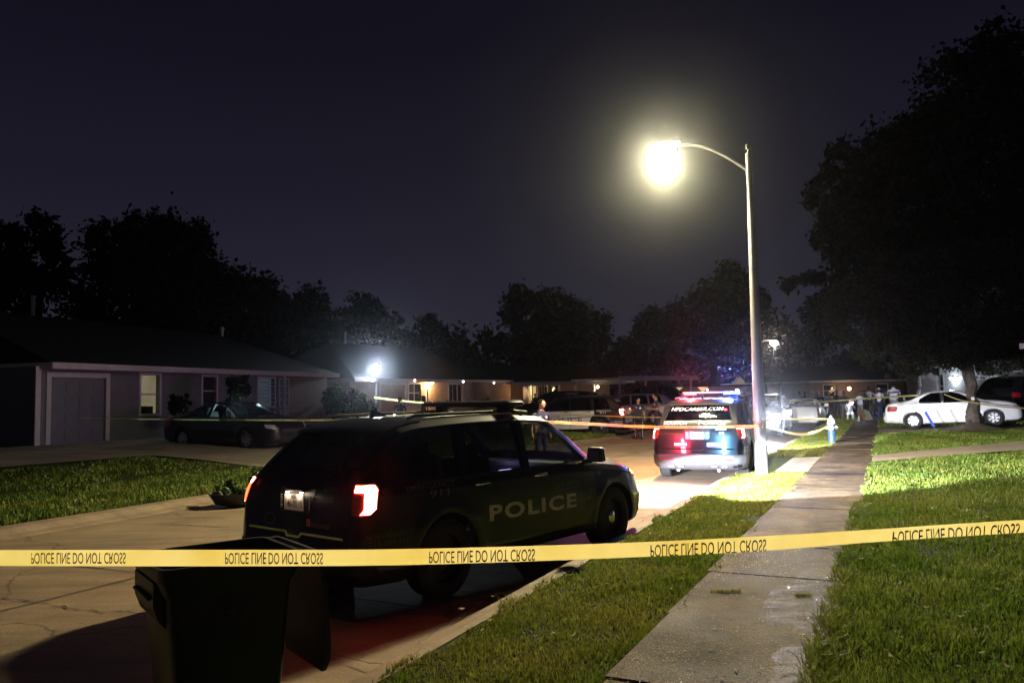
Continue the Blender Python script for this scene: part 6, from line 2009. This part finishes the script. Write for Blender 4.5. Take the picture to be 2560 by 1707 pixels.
# utility pole behind the houses
c_ = AT(1215, 990, 78); t = empty('utility_pole', (c_.x, c_.y, .3), 0, 'thin wooden utility pole against the sky between the trees', 'utility pole')
zt_ = AT(1215, 820, 78).z
b = MB(); b.tube([(0, 0, -.3), (0, 0, zt_)], [.16, .10], 10); b.build('pole', MT['bark_dark'], t)
b = MB(); b.box((0, 0, zt_ - .6), (1.8, .1, .12)); 
for x in (-.75, -.3, .3, .75): b.tube([(x, 0, zt_ - .54), (x, 0, zt_ - .38)], .04, 8)
b.build('crossarm', MT['bark_dark'], t)
for i, (px, y0, y1, dep, lab) in enumerate(((866, 832, 856, 55, 'pale vent pipe rising behind the security light'), (84, 742, 790, 40, 'pale pole end showing among the leftmost trees'))):
    a_, c_ = AT(px, y0, dep), AT(px - 2, y1, dep); t = empty('pipe', (c_.x, c_.y, c_.z - 1.5), 0, lab, 'pipe'); b = MB(); b.tube([(0, 0, 0), (0, 0, a_.z - c_.z + 1.5)], .07 if i == 0 else .10, 8); b.build('shaft', MT['galv'], t); b = MB(); b.tube([(0, 0, a_.z - c_.z + 1.46), (0, 0, a_.z - c_.z + 1.56)], .10 if i == 0 else .14, 8); b.build('cap', MT['galv'], t)

# wheeled bin, lid hanging open
u_ = Vector((.8, .6, 0))          # toward the hinge side
v_ = Vector((-u_.y, u_.x, 0))                                                    # across, away from camera
cen = Vector((-1.67, 4.46, 0))
t = empty('wheeled_bin', (cen.x, cen.y, 0), math.atan2(u_.y, u_.x), 'black wheeled rubbish bin with its lid hanging open at the kerb', 'bin')
def rrect(lx, ly, z, r_=.06, n=4, ox=0):
    o_ = []
    for (cx, cy, a0) in ((lx / 2 - r_, ly / 2 - r_, 0), (-lx / 2 + r_, ly / 2 - r_, 90), (-lx / 2 + r_, -ly / 2 + r_, 180), (lx / 2 - r_, -ly / 2 + r_, 270)):
        for i in range(n + 1):
            a = R(a0 + 90 * i / n); o_.append(Vector((cx + r_ * math.cos(a) + ox, cy + r_ * math.sin(a), z)))
    return o_
b = MB(); LX, LY = .76, .66
rings = [rrect(.50, .50, .05), rrect(.52, .52, .10), rrect(.65, .60, .88, ox=-.01), rrect(.65, .60, .90, ox=-.01), rrect(.69, .62, .93, ox=-.01), rrect(LX - .02, LY - .02, .98), rrect(LX, LY, 1.0), rrect(LX, LY, 1.06), rrect(LX - .05, LY - .05, 1.06), rrect(LX - .07, LY - .07, .98), rrect(.60, .56, .80, ox=-.01), rrect(.46, .46, .12)]
n = len(rings[0]); vs = [v for r_ in rings for v in r_]
fs = [(i * n + k, i * n + (k + 1) % n, (i + 1) * n + (k + 1) % n, (i + 1) * n + k) for i in range(len(rings) - 1) for k in range(n)]
fs += [tuple(reversed(range(n))), tuple((len(rings) - 1) * n + k for k in range(n))]
b.add(vs, fs); b.build('body', MT['bin_plastic'], t, smooth=True, sharp=40)
# pocket and catch bar at the front
b = MB(); b.prism([(-.30, 1.0), (-.385, .985), (-.385, .86), (-.355, .78), (-.30, .72)], lambda p, q: (p, -.22, q), lambda p, q: (p, .22, q)); b.tube([(-.395, -.17, .90), (-.395, .17, .90)], .012, 8); b.build('catch_bar', MT['bin_plastic'], t, bevel=.01, smooth=True)
# lid: thin dished panel hanging from the hinge
b = MB()
hx = LX / 2 + .03
def lidp(s_, y, off): return Vector((hx + .03 + .03 * math.sin(s_ * 2.2) + .03 * s_ + off, y, 1.05 - s_ * .68))
N_ = 10; vs = []
for off in (0, .025):
    for i in range(N_ + 1):
        s_ = i / N_
        for j in range(9):
            yy = (j / 8 - .5) * .70; rr_ = .0
            if s_ > .75: yy *= 1 - .22 * ((s_ - .75) / .25) ** 2.5
            vs.append(lidp(s_, yy, off + .03 * (1 - (2 * j / 8 - 1) ** 2) * math.sin(math.pi * min(1, s_ + .1))))
m_ = (N_ + 1) * 9
fs = []
for i in range(N_):
    for j in range(8):
        a_ = i * 9 + j; fs.append((a_, a_ + 1, a_ + 10, a_ + 9)); fs.append((m_ + a_ + 9, m_ + a_ + 10, m_ + a_ + 1, m_ + a_))
for i in range(N_):
    for j in (0, 8): a_ = i * 9 + j; fs.append((a_, a_ + 9, m_ + a_ + 9, m_ + a_))
for j in range(8):
    for i in (0, N_): a_ = i * 9 + j; fs.append((a_, a_ + 1, m_ + a_ + 1, m_ + a_))
b.add(vs, fs); b.build('lid', MT['bin_plastic'], t, smooth=True, sharp=50)
b = MB(); b.tube([(LX / 2 + .06, -.30, 1.04), (LX / 2 + .06, .30, 1.04)], .018, 10); b.box((LX / 2 + .02, -.28, 1.03), (.10, .05, .05)); b.box((LX / 2 + .02, .28, 1.03), (.10, .05, .05)); b.build('handle', MT['bin_plastic'], t, smooth=True, sharp=40)
for y in (-.27, .27):
    b = MB(); b.lathe([(.001, -.03), (.10, -.03), (.14, -.025), (.15, 0), (.14, .025), (.10, .03), (.001, .03)], 24, 0, Matrix.Translation((.30, y, .15)) @ Matrix.Rotation(math.pi / 2, 4, 'X')); b.build('wheel', MT['tyre'], t, smooth=True, sharp=50)
b = MB(); b.tube([(.30, -.27, .15), (.30, .27, .15)], .014, 8); b.build('axle', MT['galv'], t)
# raised round city seal on the side facing the camera
b = MB(); yS = -.325
for (r0, r1) in ((.078, .070), (.058, .053)):
    ring = []
    for rr_ in (r0, r1):
        for i in range(32): a = 2 * math.pi * i / 32; ring.append(Vector((-.02 + rr_ * math.cos(a), yS + .008 - .05 * (rr_ * math.sin(a)) , .80 + rr_ * math.sin(a))))
    b.add(ring, [(i, (i + 1) % 32, 32 + (i + 1) % 32, 32 + i) for i in range(32)])
st_ = [Vector((-.02 + (.045 if i % 2 == 0 else .018) * math.cos(math.pi / 2 + i * math.pi / 5), yS + .006, .80 + (.045 if i % 2 == 0 else .018) * math.sin(math.pi / 2 + i * math.pi / 5))) for i in range(10)]
b.add(st_, [tuple(range(10))]); b.build('seal', MT['decal_faint'], t)

# bins before the garage house
for (px, dx, lab) in ((118, 0, 'left one of two dark bins before the garage house'), (142, 0, 'right one of two dark bins before the garage house')):
    c_ = AT(px, 1080, 24.6)
    t = empty('wheeled_bin', (c_.x, c_.y, .68), .3, lab, 'bin', 'bins before the garage house')
    b = MB(); rings = [rrect(.46, .46, 0), rrect(.58, .58, .85), rrect(.64, .64, .95)]; n = len(rings[0])
    b.add([v for r_ in rings for v in r_], [(i * n + k, i * n + (k + 1) % n, (i + 1) * n + (k + 1) % n, (i + 1) * n + k) for i in range(2) for k in range(n)] + [tuple(reversed(range(n)))]); b.build('body', MT['bin_plastic'], t, smooth=True, sharp=40)
    b = MB(); rings = [rrect(.68, .66, .95), rrect(.66, .64, 1.02), rrect(.3, .3, 1.07)]
    b.add([v for r_ in rings for v in r_], [(i * n + k, i * n + (k + 1) % n, (i + 1) * n + (k + 1) % n, (i + 1) * n + k) for i in range(2) for k in range(n)] + [tuple(range(2 * n, 3 * n)), tuple(reversed(range(n)))]); b.build('lid', MT['bin_plastic'], t, smooth=True, sharp=40)
    for y in (-.2, .2):
        b = MB(); b.lathe([(.001, -.02), (.12, -.02), (.12, .02), (.001, .02)], 18, 0, Matrix.Translation((-.24, y, .12)) @ Matrix.Rotation(math.pi / 2, 4, 'X')); b.build('wheel', MT['tyre'], t)

# fire hydrant
HP = AT(2080, 1100, 25.6); s_, r_ = SRof(HP.x, HP.y); HP.z = .12
t = empty('fire_hydrant', HP, R(-25), 'blue fire hydrant with white dome and caps on the verge', 'hydrant')
b = MB(); b.lathe([(.16, 0), (.16, .04), (.105, .05), (.10, .34), (.12, .36), (.12, .40), (.10, .42), (.105, .60), (.13, .62), (.13, .66)], 20); b.build('barrel', MT['hydrant_blue'], t, smooth=True, sharp=35)
b = MB(); b.lathe([(.13, .66), (.125, .70), (.10, .80), (.06, .86), (.035, .875), (.035, .92), (.001, .925)], 20); b.build('bonnet', MT['hydrant_white'], t, smooth=True, sharp=40)
for an, r0, L_ in ((0, .06, .20), (180, .06, .20), (-90, .085, .22)):
    M_ = Matrix.Rotation(R(an), 4, 'Z') @ Matrix.Translation((0, 0, .54)) @ Matrix.Rotation(R(90), 4, 'Y')
    b = MB(); b.lathe([(r0 * .8, .08), (r0 * .8, L_ * .6), (r0, L_ * .62), (r0, L_ * .85), (r0 * .4, L_ * .9), (r0 * .35, L_), (.001, L_)], 14, 0, M_); b.build('nozzle_cap', MT['hydrant_white'], t, smooth=True, sharp=40)
# reflective marker stake by the sedan
c_ = AT(2322, 1070, 29.2)
t = empty('marker_stake', (c_.x, c_.y, .3), 0, 'leaning blue marker stake in the lawn before the white sedan', 'marker')
top_ = AT(2313, 1029, 29.2) - t.location; bot_ = AT(2335, 1066, 29.2) - t.location
b = MB(); d_ = (top_ - bot_); b.box((top_ + bot_) / 2, (.10, .02, d_.length), rot=Vector((0, 0, 1)).rotation_difference(d_).to_matrix()); b.build('panel', MT['pvc'], t, bevel=.005)
b = MB(); b.tube([bot_ + d_ * .1, bot_ - d_ * .45], .008, 6); b.build('stem', MT['galv'], t)
# brown cardboard on the pavement before the crowd, palm trunk, bottle, planter
MT['card'] = mat('brown cardboard', (.34, .20, .11), .8, 0, .2, 6)
MT['canvas'] = mat('pale canvas', (.42, .40, .28), .85, 0, .15, 6)
c_ = AT(2165, 1045, 43); t = empty('folded_box', (c_.x, c_.y, .15), .3, 'brown folded cardboard box on the pavement before the crowd', 'box')
b = MB(); b.add([(-.45, 0, 0), (.15, 0, 0), (-.1, .1, .62), (-.4, .1, .58), (-.45, .05, 0), (.15, .05, 0), (-.1, .14, .62), (-.4, .14, .58)], [(0, 1, 2, 3), (7, 6, 5, 4), (0, 4, 5, 1), (1, 5, 6, 2), (2, 6, 7, 3), (3, 7, 4, 0)]); b.build('box_side', MT['card'], t)
b = MB(); b.add([(-.05, -.05, 0), (.5, .0, 0), (.42, .2, .5), (.1, .2, .62), (-.05, 0, 0), (.5, .05, 0), (.42, .24, .5), (.1, .24, .62)], [(0, 1, 2, 3), (7, 6, 5, 4), (0, 4, 5, 1), (1, 5, 6, 2), (2, 6, 7, 3), (3, 7, 4, 0)]); b.build('box_flap', MT['canvas'], t)
c_ = AT(2147, 1044, 42); t = empty('bottle', (c_.x, c_.y, .18), 0, 'small white bottle standing on the pavement by the cardboard box', 'bottle')
b = MB(); b.lathe([(.04, 0), (.045, .02), (.045, .2), (.02, .26), (.02, .3), (.001, .3)], 12); b.build('bottle_body', MT['hydrant_white'], t, smooth=True)
b = MB(); b.lathe([(.022, .29), (.022, .32), (.001, .32)], 10); b.build('cap', MT['pvc'], t)
tree(AT(2300, 1030, 39) * 1 - Vector((0, 0, AT(2300, 1030, 39).z - .3)), [bl(2298, 905, 39, 26, 22), bl(2270, 920, 39, 18, 12), bl(2330, 925, 39, 18, 12)], 900, .22, 'young tree with pale trunk behind the white sedan roof', 71, .13, 'leaf', 'galv', trunk_to=AT(2300, 935, 39))
# root mound of the front tree
tb = G(2437, 1064, .42)
b = MB(); b.lathe([(1.5, -.16), (1.0, -.03), (.5, .06), (.2, .16), (.001, .2)], 22, 0, Matrix.Translation((tb.x, tb.y, .36)))
o = b.build('mulch_mound', mat('mulch', (.12, .085, .06), .95, 0, .4, 6, 1, 30), smooth=True); o['kind'] = 'structure'
# second stem leaning against the first
tr_ = [o for o in bpy.data.objects if o.name.startswith('tree') and 'leaning forked trunk' in o.get('label', '')][0]
b = MB(); limb(b, Vector((-.30, -.15, -.1)), AT(2428, 985, 32.2) - tr_.location, .15, .14, 77, 6, .02); limb(b, AT(2428, 985, 32.2) - tr_.location, AT(2405, 905, 32.2) - tr_.location, .14, .08, 78, 6, .03)
limb(b, AT(2410, 925, 32.2) - tr_.location, AT(2358, 888, 31.6) - tr_.location, .11, .05, 79, 6, .03)
b.build('trunk', MT['bark'], tr_, smooth=True)
# low plant in a dark pot at the far kerb behind the near vehicle
c_ = G(612, 1262, .0); t = empty('potted_plant', (c_.x, c_.y, .0), .4, 'leafy plant in a low black tub at the far kerb behind the nearest vehicle', 'plant')
b = MB(); b.lathe([(.20, 0), (.34, .05), (.42, .24), (.40, .24), (.3, .1), (.001, .1)], 18, 0, Matrix.Scale(1.5, 4, (1, 0, 0))); b.build('tub', MT['bin_plastic'], t, smooth=True, sharp=40)
V, lo, st = crown_mesh([(0, 0, .38, .5, .3, .2), (.25, 0, .42, .25, .2, .2), (-.3, 0, .36, .25, .2, .14)], 900, .07, 66); np_mesh('foliage', V, lo, st, MT['shrub'], t)
# round dark drain lid and a scrap on the near kerb
c_ = G(1340, 1478, .06); b = MB(); b.lathe([(.15, .0), (.14, .012), (.12, .014), (.10, .010), (.001, .012)], 24, 0, Matrix.Translation((c_.x, c_.y, .012)) @ Matrix.Scale(1.2, 4, (1, 0, 0)))
o = b.build('valve_cover', MT['plastic'], smooth=True); tag(o, 'small round dark cover sunk in the near kerb gutter', 'cover')

# two weedy tufts in the pavement joints, dead leaves
for (px, py, lab) in ((1815, 1480, 'long weedy tuft growing from a joint in the middle of the pavement'), (2008, 1490, 'small weedy tuft in the joint near the right edge of the pavement')):
    c_ = G(px, py, .19); t = empty('grass_tuft', c_, 0, lab, 'weed')
    rg = np.random.default_rng(px); n = 160; w_ = .13 if px < 1900 else .06
    x = rg.uniform(-w_, w_, n); y = rg.normal(0, .012, n); hh = rg.uniform(.01, .035, n); lx = rg.normal(0, .02, n); ly = rg.normal(0, .02, n)
    V = np.empty((n, 3, 3)); V[:, 0] = np.stack([x - .003, y, x * 0], 1); V[:, 1] = np.stack([x + .003, y, x * 0], 1); V[:, 2] = np.stack([x + lx, y + ly, hh], 1)
    np_mesh('blades', V.reshape(-1, 3), np.arange(3 * n), np.arange(n) * 3, MT['verge'], t)
rg = np.random.default_rng(21); n = 1300
s_ = rg.uniform(3, 24, n); r_ = np.where(rg.uniform(0, 1, n) < .75, rg.uniform(-3.6, 5, n), rg.uniform(-12, -3.4, n))
x = s_ * TS + r_ * TC; y = s_ * TC - r_ * TS; z = np.where(r_ < -3.3, .03, np.where((r_ > -1.62) & (r_ < -.45), .196, npz(s_, r_) + .05)); k = rg.uniform(.016, .034, n); an = rg.uniform(0, 6.28, n); tl = rg.uniform(0, .6, n) * k
V = np.empty((n, 4, 3)); ca, sa = np.cos(an) * k, np.sin(an) * k
V[:, 0] = np.stack([x - ca, y - sa, z + tl], 1); V[:, 1] = np.stack([x + sa * .45, y - ca * .45, z + .003], 1); V[:, 2] = np.stack([x + ca, y + sa, z + tl * .6], 1); V[:, 3] = np.stack([x - sa * .45, y + ca * .45, z + .004], 1)
MT['litter'] = mat('dead leaves', (.16, .10, .045), .8, 0, .4, 9)
o = np_mesh('leaf_litter', V.reshape(-1, 3), np.arange(4 * n), np.arange(n) * 4, MT['litter']); tag(o, 'small dead leaves scattered over the grass, pavement and road', 'leaves', kind='stuff')
# wet grit sparkling on the near pavement
rg = np.random.default_rng(9)
n = 9000
s_ = rg.uniform(3.0, 9.5, n); r_ = rg.uniform(-1.6, -.48, n)
dn = .5 + .5 * np.sin(s_ * 1.9 + 1.2) * np.sin(r_ * 3.3 + 2.2) + .25 * np.sin(s_ * 5.3) * np.sin(r_ * 7)
keep = (rg.uniform(0, 1, n) < np.clip(dn, 0, 1) ** 1.6) & (s_ + rg.normal(0, 1.2, n) < 8.2); s_, r_ = s_[keep], r_[keep]; n = len(s_)
x = s_ * TS + r_ * TC; y = s_ * TC - r_ * TS; k = rg.uniform(.0018, .0062, n)
O = np.array([[1, 0, 0], [0, 1, 0], [-1, 0, 0], [0, -1, 0], [0, 0, .9], [0, 0, -.4]])
an = rg.uniform(0, 6.28, n); ca, sa = np.cos(an), np.sin(an)
V = np.empty((n, 6, 3))
for i in range(6):
    V[:, i, 0] = x + (O[i, 0] * ca - O[i, 1] * sa) * k * rg.uniform(.7, 1.4, n); V[:, i, 1] = y + (O[i, 0] * sa + O[i, 1] * ca) * k; V[:, i, 2] = .194 + O[i, 2] * k
T = np.array([[0, 1, 4], [1, 2, 4], [2, 3, 4], [3, 0, 4]])
MT['grit'] = mat('wet white grit', (.9, .9, .9), .10, 0, .2, 40, spec=1.0)
o = np_mesh('grit', V.reshape(-1, 3), (np.arange(n)[:, None, None] * 6 + T[None]).ravel(), np.arange(n * 4) * 3, MT['grit'])
tag(o, 'wet white grit glittering on the near end of the pavement', 'grit', kind='stuff')

# ------------------------------------------------------------------ tapes
def tape_mat():
    m, nt, p = newmat('yellow barrier tape')
    out = [n for n in nt.nodes if n.type == 'OUTPUT_MATERIAL'][0]
    t_ = N(nt, 'ShaderNodeTexCoord'); n_ = N(nt, 'ShaderNodeTexNoise'); n_.inputs['Scale'].default_value = 3; n_.inputs['Detail'].default_value = 4
    nt.links.new(t_.outputs['Object'], n_.inputs['Vector'])
    rp = N(nt, 'ShaderNodeValToRGB'); rp.color_ramp.elements[0].position = .3; rp.color_ramp.elements[0].color = (.86, .71, .20, 1); rp.color_ramp.elements[1].position = .7; rp.color_ramp.elements[1].color = (.96, .85, .38, 1)
    nt.links.new(n_.outputs['Fac'], rp.inputs[0]); nt.links.new(rp.outputs[0], p.inputs['Base Color']); p.inputs['Roughness'].default_value = .35
    tr = N(nt, 'ShaderNodeBsdfTranslucent'); nt.links.new(rp.outputs[0], tr.inputs[0])
    mx = N(nt, 'ShaderNodeMixShader'); mx.inputs[0].default_value = .85
    nt.links.new(p.outputs[0], mx.inputs[1]); nt.links.new(tr.outputs[0], mx.inputs[2]); nt.links.new(mx.outputs[0], out.inputs[0])
    return m
MT['tape'] = tape_mat()
MT['tape_ink'] = mat('black tape ink', (.012, .009, .006), .5, 0, .2, 20)
def spline(pts, n):
    """Catmull-Rom through rows of numbers"""
    P = [np.array(p, float) for p in pts]; P = [2 * P[0] - P[1]] + P + [2 * P[-1] - P[-2]]; o_ = []
    for i in range(1, len(P) - 2):
        for k in range(n):
            t = k / n; a, b_, c, d = P[i - 1], P[i], P[i + 1], P[i + 2]
            o_.append(.5 * ((2 * b_) + (-a + c) * t + (2 * a - 5 * b_ + 4 * c - d) * t * t + (-a + 3 * b_ - 3 * c + d) * t ** 3))
    o_.append(P[-2]); return o_
def tape(label, rows, text=None, period=.93, tlen=.46, thh=.050, start=.2, n=12, flip=True, group=None, toff=.005, off_top=.012, wav=.003):
    """rows: (top point, bottom point) pairs"""
    data = spline([list(a) + list(b_) for a, b_ in rows], n)
    tops = [Vector(d[:3]) for d in data]; bots = [Vector(d[3:]) for d in data]
    L = [0]
    for i in range(1, len(tops)): L.append(L[-1] + ((tops[i] + bots[i]) / 2 - (tops[i - 1] + bots[i - 1]) / 2).length)
    root = tops[0].copy()
    b = MB()
    for i, (a, c) in enumerate(zip(tops, bots)):
        m = (a + c) / 2; w = Vector((0, wav * math.sin(i * 1.7) + wav * .8 * math.sin(i * .6) + wav * math.sin(i * 4.3), 0))
        b.v += [tuple(a - root), tuple(m + w - root), tuple(c - root)]
    for i in range(len(tops) - 1):
        for k in (0, 1): b.f.append((i * 3 + k, i * 3 + k + 1, (i + 1) * 3 + k + 1, (i + 1) * 3 + k)); b.m.append(0)
    o = b.build('police_tape', MT['tape'], smooth=True, fix=False); o.location = root
    tag(o, label, 'tape', group)
    if text:
        s0 = start
        while s0 + tlen < L[-1]:
            if flip is not None:
                me = text_mesh(text, tlen, thh, .006); bm = bmesh.new(); bm.from_mesh(me); bpy.data.meshes.remove(me)
                k = math.ceil(0 / .05) * .05 + .05
                while k < tlen:
                    bmesh.ops.bisect_plane(bm, geom=bm.verts[:] + bm.edges[:] + bm.faces[:], plane_co=(k, 0, 0), plane_no=(1, 0, 0)); k += .05
                bmesh.ops.triangulate(bm, faces=bm.faces[:])
                # cut what the folded lower edge hides
                ok = True
                for v in bm.verts:
                    s_ = s0 + v.co.x; i = min(len(L) - 2, max(0, int(np.searchsorted(L, s_)) - 1)); f = (s_ - L[i]) / max(1e-6, L[i + 1] - L[i])
                    a = tops[i].lerp(tops[i + 1], f); c = bots[i].lerp(bots[i + 1], f); w = (c - a).length; dn = (c - a).normalized()
                    down = off_top + (v.co.y if flip else thh - v.co.y)
                    al = (tops[i + 1] - tops[i]).normalized(); nn = al.cross(dn).normalized()
                    if nn.dot(Vector((0, 0, CAMH)) - a) < 0: nn = -nn
                    wv = 0; hgt = 1 - abs(2 * down / w - 1); wv = (1 - f) * (wav * math.sin(i * 1.7) + wav * .8 * math.sin(i * .6) + wav * math.sin(i * 4.3)) + f * (wav * math.sin((i + 1) * 1.7) + wav * .8 * math.sin((i + 1) * .6) + wav * math.sin((i + 1) * 4.3))
                    v.co = a + dn * min(down, w - .001) + Vector((0, wv * hgt, 0)) + nn * toff - root
                me = bpy.data.meshes.new('lettering'); bm.to_mesh(me); bm.free(); link_mesh('lettering', me, MT['tape_ink'], o)
            s0 += period
    return o
TXT = 'POLICE LINE DO NOT CROSS'
rows = [(-260, 1374.5, 1414.5, 3.80), (0, 1374, 1414, 3.70), (450, 1373.5, 1415, 3.60), (900, 1373, 1413.5, 3.48), (1250, 1366, 1405, 3.38), (1614, 1354, 1391, 3.28), (1900, 1340, 1377, 3.20), (2165, 1324, 1356, 3.14), (2420, 1307, 1339, 3.08), (2800, 1285, 1317, 2.98)]
tp = tape('wide yellow tape stretched across the whole foreground in front of the bin', [(AT(x, a, d), AT(x, c, d)) for x, a, c, d in rows], TXT, .94, .46, .050, .735, 14, wav=.0045)
rows = [(Vector((PB.x - .09, PB.y - .15, 1.20)), Vector((PB.x - .09, PB.y - .15, 1.135)))]
def hb(px, py, d, h=.07): a = AT(px, py, d); return (a + Vector((0, 0, h / 2)), a - Vector((0, 0, h / 2)))
rows += [(Vector((4.70, 16.20, 1.20)), Vector((4.70, 16.17, 1.14))), (Vector((3.0, 16.78, 1.20)), Vector((3.0, 16.75, 1.145))), hb(1450, 1058, 17.9, .068), hb(1345, 1054, 18.6, .072), hb(1100, 1050, 20, .06), hb(700, 1050, 22.4, .045), hb(400, 1048, 24, .035), hb(150, 1043, 24.9, .03)]
tape('yellow tape running from the lamp pole behind the near vehicle to the garage house', rows[::-1], 'POLICE LINE DO NOT CROSS', .94, .46, .045, .3, 10)
tape('thin yellow tape behind the white-doored vehicle passing the officer on the road', [hb(1400, 1036, 33.5, .05), hb(1500, 1039, 33.2, .05), hb(1580, 1042, 31.8, .05), hb(1660, 1043, 31.5, .045), hb(1740, 1044, 30, .05)], n=6)
tape('sagging yellow tape from the lamp pole down and up to the hydrant', [hb(1905, 1066, 16.4, .05), hb(1935, 1071, 17.6, .05), hb(1975, 1082, 20, .06), hb(2010, 1085, 22, .07), hb(2045, 1077, 24, .07), hb(2074, 1062, 25.5, .06)], n=8)
tape('taut thin tape from the lamp pole to the hydrant top', [hb(1905, 1047, 16.4, .03), hb(1990, 1047, 21, .04), hb(2074, 1047, 25.45, .05)], n=6)
tape('yellow tape crossing in front of the crowd to the white sedan', [hb(1850, 988, 44, .08), hb(1920, 995, 42, .05), hb(2035, 1004, 37, .05), hb(2160, 996, 34, .06), hb(2296, 988, 31.5, .075)], n=6)
tape('dull yellow tape sagging from the white sedan roof round the trunk to the right', [hb(2360, 985, 29.9, .05), hb(2400, 1000, 29.8, .05), hb(2440, 1007, 29.6, .06), hb(2500, 1016, 29.2, .05), hb(2590, 1022, 28, .05)], n=6)
tape('yellow tape before the tan house from the white post', [hb(935, 993, 40, .10), hb(990, 1000, 41, .08), hb(1055, 1006, 43, .08), hb(1110, 1008, 45, .08)], n=5)
tape('orange-lit tape in front of the carport house porch', [hb(1283, 1001, 50, .09), hb(1380, 1005, 50, .08), hb(1480, 1007, 50, .07)], n=5)
# ------------------------------------------------------------------ thin haze added to give the lamps a halo
b = MB(); b.box((0, 110, 40), (500, 380, 84))
hz = b.mesh('haze')
m, nt, p = newmat('humid night air')
nt.nodes.remove(p)
out = [n for n in nt.nodes if n.type == 'OUTPUT_MATERIAL'][0]
pv = N(nt, 'ShaderNodeVolumePrincipled'); pv.inputs['Density'].default_value = .0005; pv.inputs['Color'].default_value = (.9, .92, 1, 1); pv.inputs['Anisotropy'].default_value = .97
nt.links.new(pv.outputs[0], out.inputs['Volume'])
o = link_mesh('haze', hz, m); o['kind'] = 'stuff'; o['label'] = 'thin humid night air glowing round the lamps'; o['category'] = 'haze'
